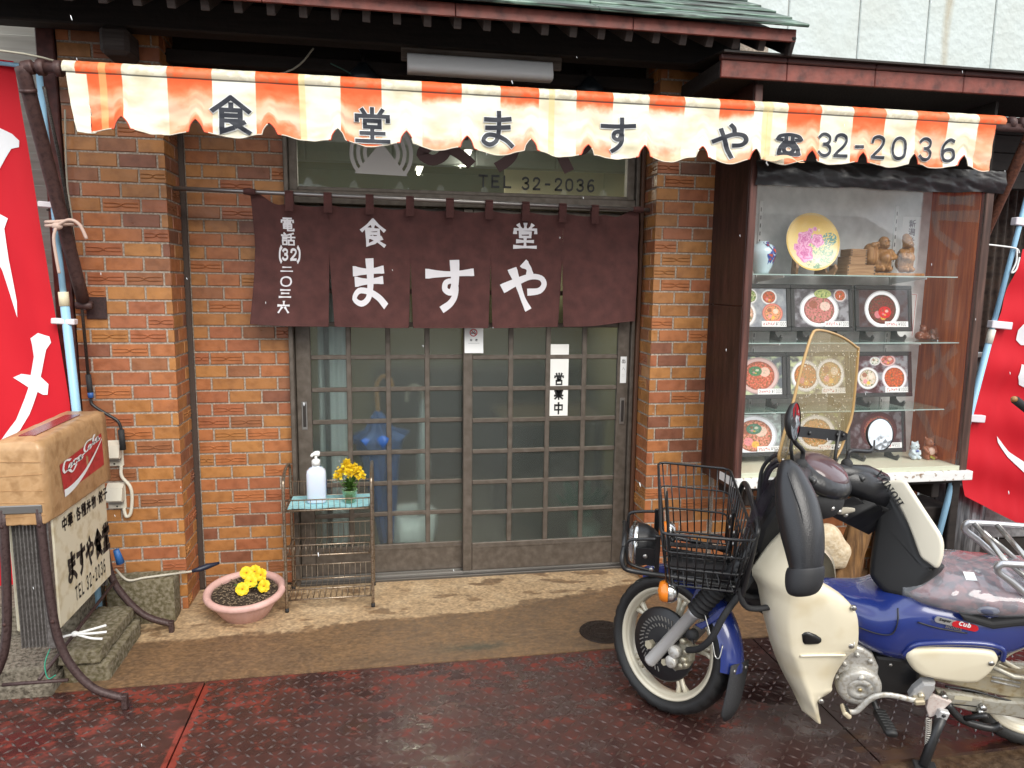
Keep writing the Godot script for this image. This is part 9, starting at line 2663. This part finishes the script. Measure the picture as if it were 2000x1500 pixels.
	var brp := [Vector2(0.155, 1.062), Vector2(-0.20, 1.052), Vector2(-0.222, 1.04), Vector2(-0.228, 1.024), Vector2(-0.218, 1.010), Vector2(-0.20, 1.006), Vector2(0.155, 1.030)]
	var rr2 := []
	for k in 12:
		var t := k / 11.0
		var x := lerpf(0.15, -0.222, t)
		var a: Vector3 = su.call(Vector2(x, 1.056 - 0.006 * t)) + Vector3(0.006, 0, 0)
		var b: Vector3 = su.call(Vector2(x, 1.026 - 0.012 * t)) + Vector3(0.006, 0, 0)
		if k == 11: a.y -= 0.008; b.y += 0.008
		rr2.append([a, b, b + Vector3(0.004, 0, 0), a + Vector3(0.004, 0, 0)])
	brk.loft(rr2)
	part(ws, "bracket", brk, wire)
	for x in [0.02, -0.16, -0.195, 0.135]:
		var p: Vector3 = su.call(Vector2(x, 1.036)) + Vector3(0.012, 0, 0)
		var bb := soft(); bb.xf = S
		bb.ball(p, Vector3(0.005, 0.007, 0.007), 8, 6)
		part(ws, "bolt", bb, wire)
	for x in [0.145, -0.165]:
		var rd := soft(); rd.xf = S
		rd.tube([su.call(Vector2(x, 1.05)) + Vector3(0.012, 0, 0), su.call(Vector2(x, 0.99)) + Vector3(0.014, 0, 0), Vector3(0.415, 0.925, x * 0.85)], 0.0055, 8)
		part(ws, "support_rod", rd, wire)
	for q in [[0.165, 0.955], [-0.195, 0.995], [0.12, 0.975]]:
		var bb2 := soft(); bb2.xf = S
		bb2.ball(su.call(Vector2(q[0], q[1])) + Vector3(0.004, 0, 0), Vector3(0.004, 0.006, 0.006), 8, 6)
		part(ws, "screw", bb2, M.steel)
	# smoky lower apron of the screen
	var ap := soft(); ap.xf = S
	ap.patch(func(s: float, t: float) -> Vector3:
		var x := lerpf(0.20 + 0.02 * t, -0.22 - 0.02 * t, s)
		return su.call(Vector2(x, 0.985 - 0.30 * t * (0.6 + 0.4 * absf(s - 0.5) * 2.0))) + Vector3(-0.012 - 0.05 * t, 0, 0), 20, 8)
	part(ws, "apron", ap, glass(0.34, Color(0.30, 0.26, 0.33), 0.12))
	# ----- handlebar mitts
	var ml := group_part(bk, "handlebar_mitt")
	var mlb := soft(); mlb.xf = S
	# rings down the left mitt: [u centre, v, half length, half thickness, n centre]
	var mrings := []
	for q in [[0.474, 0.972, 0.012, 0.010, 0.300], [0.484, 0.955, 0.026, 0.030, 0.300], [0.497, 0.925, 0.036, 0.048, 0.300], [0.514, 0.885, 0.046, 0.058, 0.300], [0.530, 0.845, 0.050, 0.062, 0.302], [0.548, 0.800, 0.050, 0.060, 0.306], [0.564, 0.757, 0.044, 0.056, 0.310], [0.575, 0.722, 0.038, 0.050, 0.314], [0.577, 0.705, 0.036, 0.049, 0.315]]:
		mrings.append(mitt_ring(q))
	mlb.loft(smooth_rings(mrings, 3))
	part(ml, "sleeve", mlb, leather)
	var cf := soft(); cf.xf = S
	var crings := []
	for q in [[0.576, 0.716, 0.040, 0.053, 0.315], [0.577, 0.70, 0.043, 0.055, 0.316], [0.580, 0.672, 0.041, 0.054, 0.318], [0.582, 0.652, 0.032, 0.046, 0.320], [0.584, 0.645, 0.018, 0.030, 0.320]]:
		crings.append(mitt_ring(q))
	cf.loft(smooth_rings(crings, 3))
	part(ml, "cuff", cf, mat(lin(0.013, 0.013, 0.015), 0.6))
	var sm := soft(); sm.xf = S
	sm.tube(smooth3([Vector3(0.505, 0.945, 0.345), Vector3(0.535, 0.90, 0.352), Vector3(0.560, 0.855, 0.353), Vector3(0.577, 0.80, 0.352), Vector3(0.588, 0.75, 0.348), Vector3(0.592, 0.72, 0.346)], 5), 0.0016, 5)
	part(ml, "seam", sm, M.black)
	var mr2 := group_part(bk, "handlebar_mitt")
	var mo := smooth2([Vector2(0.508, 0.898), Vector2(0.513, 0.906), Vector2(0.523, 0.910), Vector2(0.545, 0.892), Vector2(0.584, 0.844), Vector2(0.623, 0.793), Vector2(0.658, 0.723), Vector2(0.685, 0.705), Vector2(0.711, 0.694), Vector2(0.683, 0.638), Vector2(0.655, 0.581), Vector2(0.619, 0.572), Vector2(0.578, 0.571), Vector2(0.546, 0.588), Vector2(0.523, 0.611), Vector2(0.518, 0.641), Vector2(0.516, 0.676), Vector2(0.516, 0.763), Vector2(0.512, 0.832), Vector2(0.508, 0.898)], 3)
	mo.pop_back()
	var mrb := soft(); mrb.xf = S
	mrb.prism(mo, -0.315, -0.256, 0.022, 4)
	part(mr2, "sleeve", mrb, mat(lin(0.014, 0.014, 0.015), 0.55))
	var vo := smooth2([Vector2(0.519, 0.908), Vector2(0.550, 0.922), Vector2(0.584, 0.929), Vector2(0.605, 0.910), Vector2(0.653, 0.855), Vector2(0.700, 0.802), Vector2(0.714, 0.776), Vector2(0.718, 0.755), Vector2(0.719, 0.729), Vector2(0.711, 0.697), Vector2(0.688, 0.704), Vector2(0.665, 0.715), Vector2(0.649, 0.741), Vector2(0.637, 0.764), Vector2(0.611, 0.810), Vector2(0.583, 0.850), Vector2(0.548, 0.891), Vector2(0.519, 0.908)], 3)
	vo.pop_back()
	var vob := soft(); vob.xf = S
	vob.prism(vo, -0.2555, -0.241, 0.008, 4)
	var visor := part(mr2, "visor", vob, mat(lin(0.60, 0.56, 0.46), 0.45))
	var hd := text_at("HONDA", 0.022, Vector3(0.604, 0.866, -0.2395), Vector3(-0.68, 0.73, 0))
	part(visor, "lettering", hd, M.ink, S)
	var arm := soft(); arm.xf = S
	arm.tube([Vector3(0.435, 0.90, -0.12), Vector3(0.475, 0.895, -0.20), Vector3(0.52, 0.86, -0.285)], [0.04, 0.048, 0.05], 16, false, Vector2(1.0, 0.8))
	part(mr2, "wrist", arm, leather)
	var under := soft(); under.xf = S
	under.loft(smooth_rings([[Vector3(0.42, 0.80, -0.10), Vector3(0.50, 0.865, -0.10), Vector3(0.50, 0.85, -0.12), Vector3(0.42, 0.79, -0.12)], [Vector3(0.455, 0.77, -0.18), Vector3(0.535, 0.85, -0.18), Vector3(0.535, 0.835, -0.21), Vector3(0.455, 0.76, -0.21)], [Vector3(0.49, 0.74, -0.27), Vector3(0.56, 0.83, -0.27), Vector3(0.56, 0.81, -0.30), Vector3(0.49, 0.73, -0.30)]], 3))
	part(mr2, "inner_flap", under, M.blackmatt)

func mitt_ring(q: Array) -> Array:
	var o := []
	for k in 24:
		var an := TAU * k / 24.0
		# tilted so that the ring stays square to the sleeve
		o.append(Vector3(q[0] + cos(an) * q[2], q[1] + cos(an) * q[2] * 0.32, q[4] + sin(an) * q[3]))
	return o

func smooth_rings(R: Array, n: int) -> Array:
	var out := []
	for i in R.size() - 1:
		for k in n:
			var o := []
			for j in R[0].size():
				var p0: Vector3 = R[maxi(0, i - 1)][j]; var p3: Vector3 = R[mini(R.size() - 1, i + 2)][j]
				o.append((R[i][j] as Vector3).cubic_interpolate(R[i + 1][j], p0, p3, float(k) / n))
			out.append(o)
	out.append(R[R.size() - 1])
	return out

# raised lettering: size is the letter height, at its lower left corner, reading along dir in the plane that faces +z
func text_at(s: String, size: float, at: Vector3, dir: Vector3) -> ArrayMesh:
	var t := TextMesh.new()
	t.text = s
	var f := SystemFont.new()
	f.font_names = PackedStringArray(["Droid Serif" if s == "HONDA" else "Droid Sans"])
	f.font_weight = 700
	f.font_italic = s != "HONDA"
	t.font = f
	t.font_size = 64
	t.pixel_size = size / 46.0
	t.depth = 0.0012
	t.horizontal_alignment = HORIZONTAL_ALIGNMENT_LEFT
	t.vertical_alignment = VERTICAL_ALIGNMENT_BOTTOM
	var d := dir.normalized()
	var b := Basis(d, Vector3(-d.y, d.x, 0), Vector3(0, 0, 1))
	var st := SurfaceTool.new()
	st.append_from(t, 0, Transform3D(b, at))
	return st.commit()
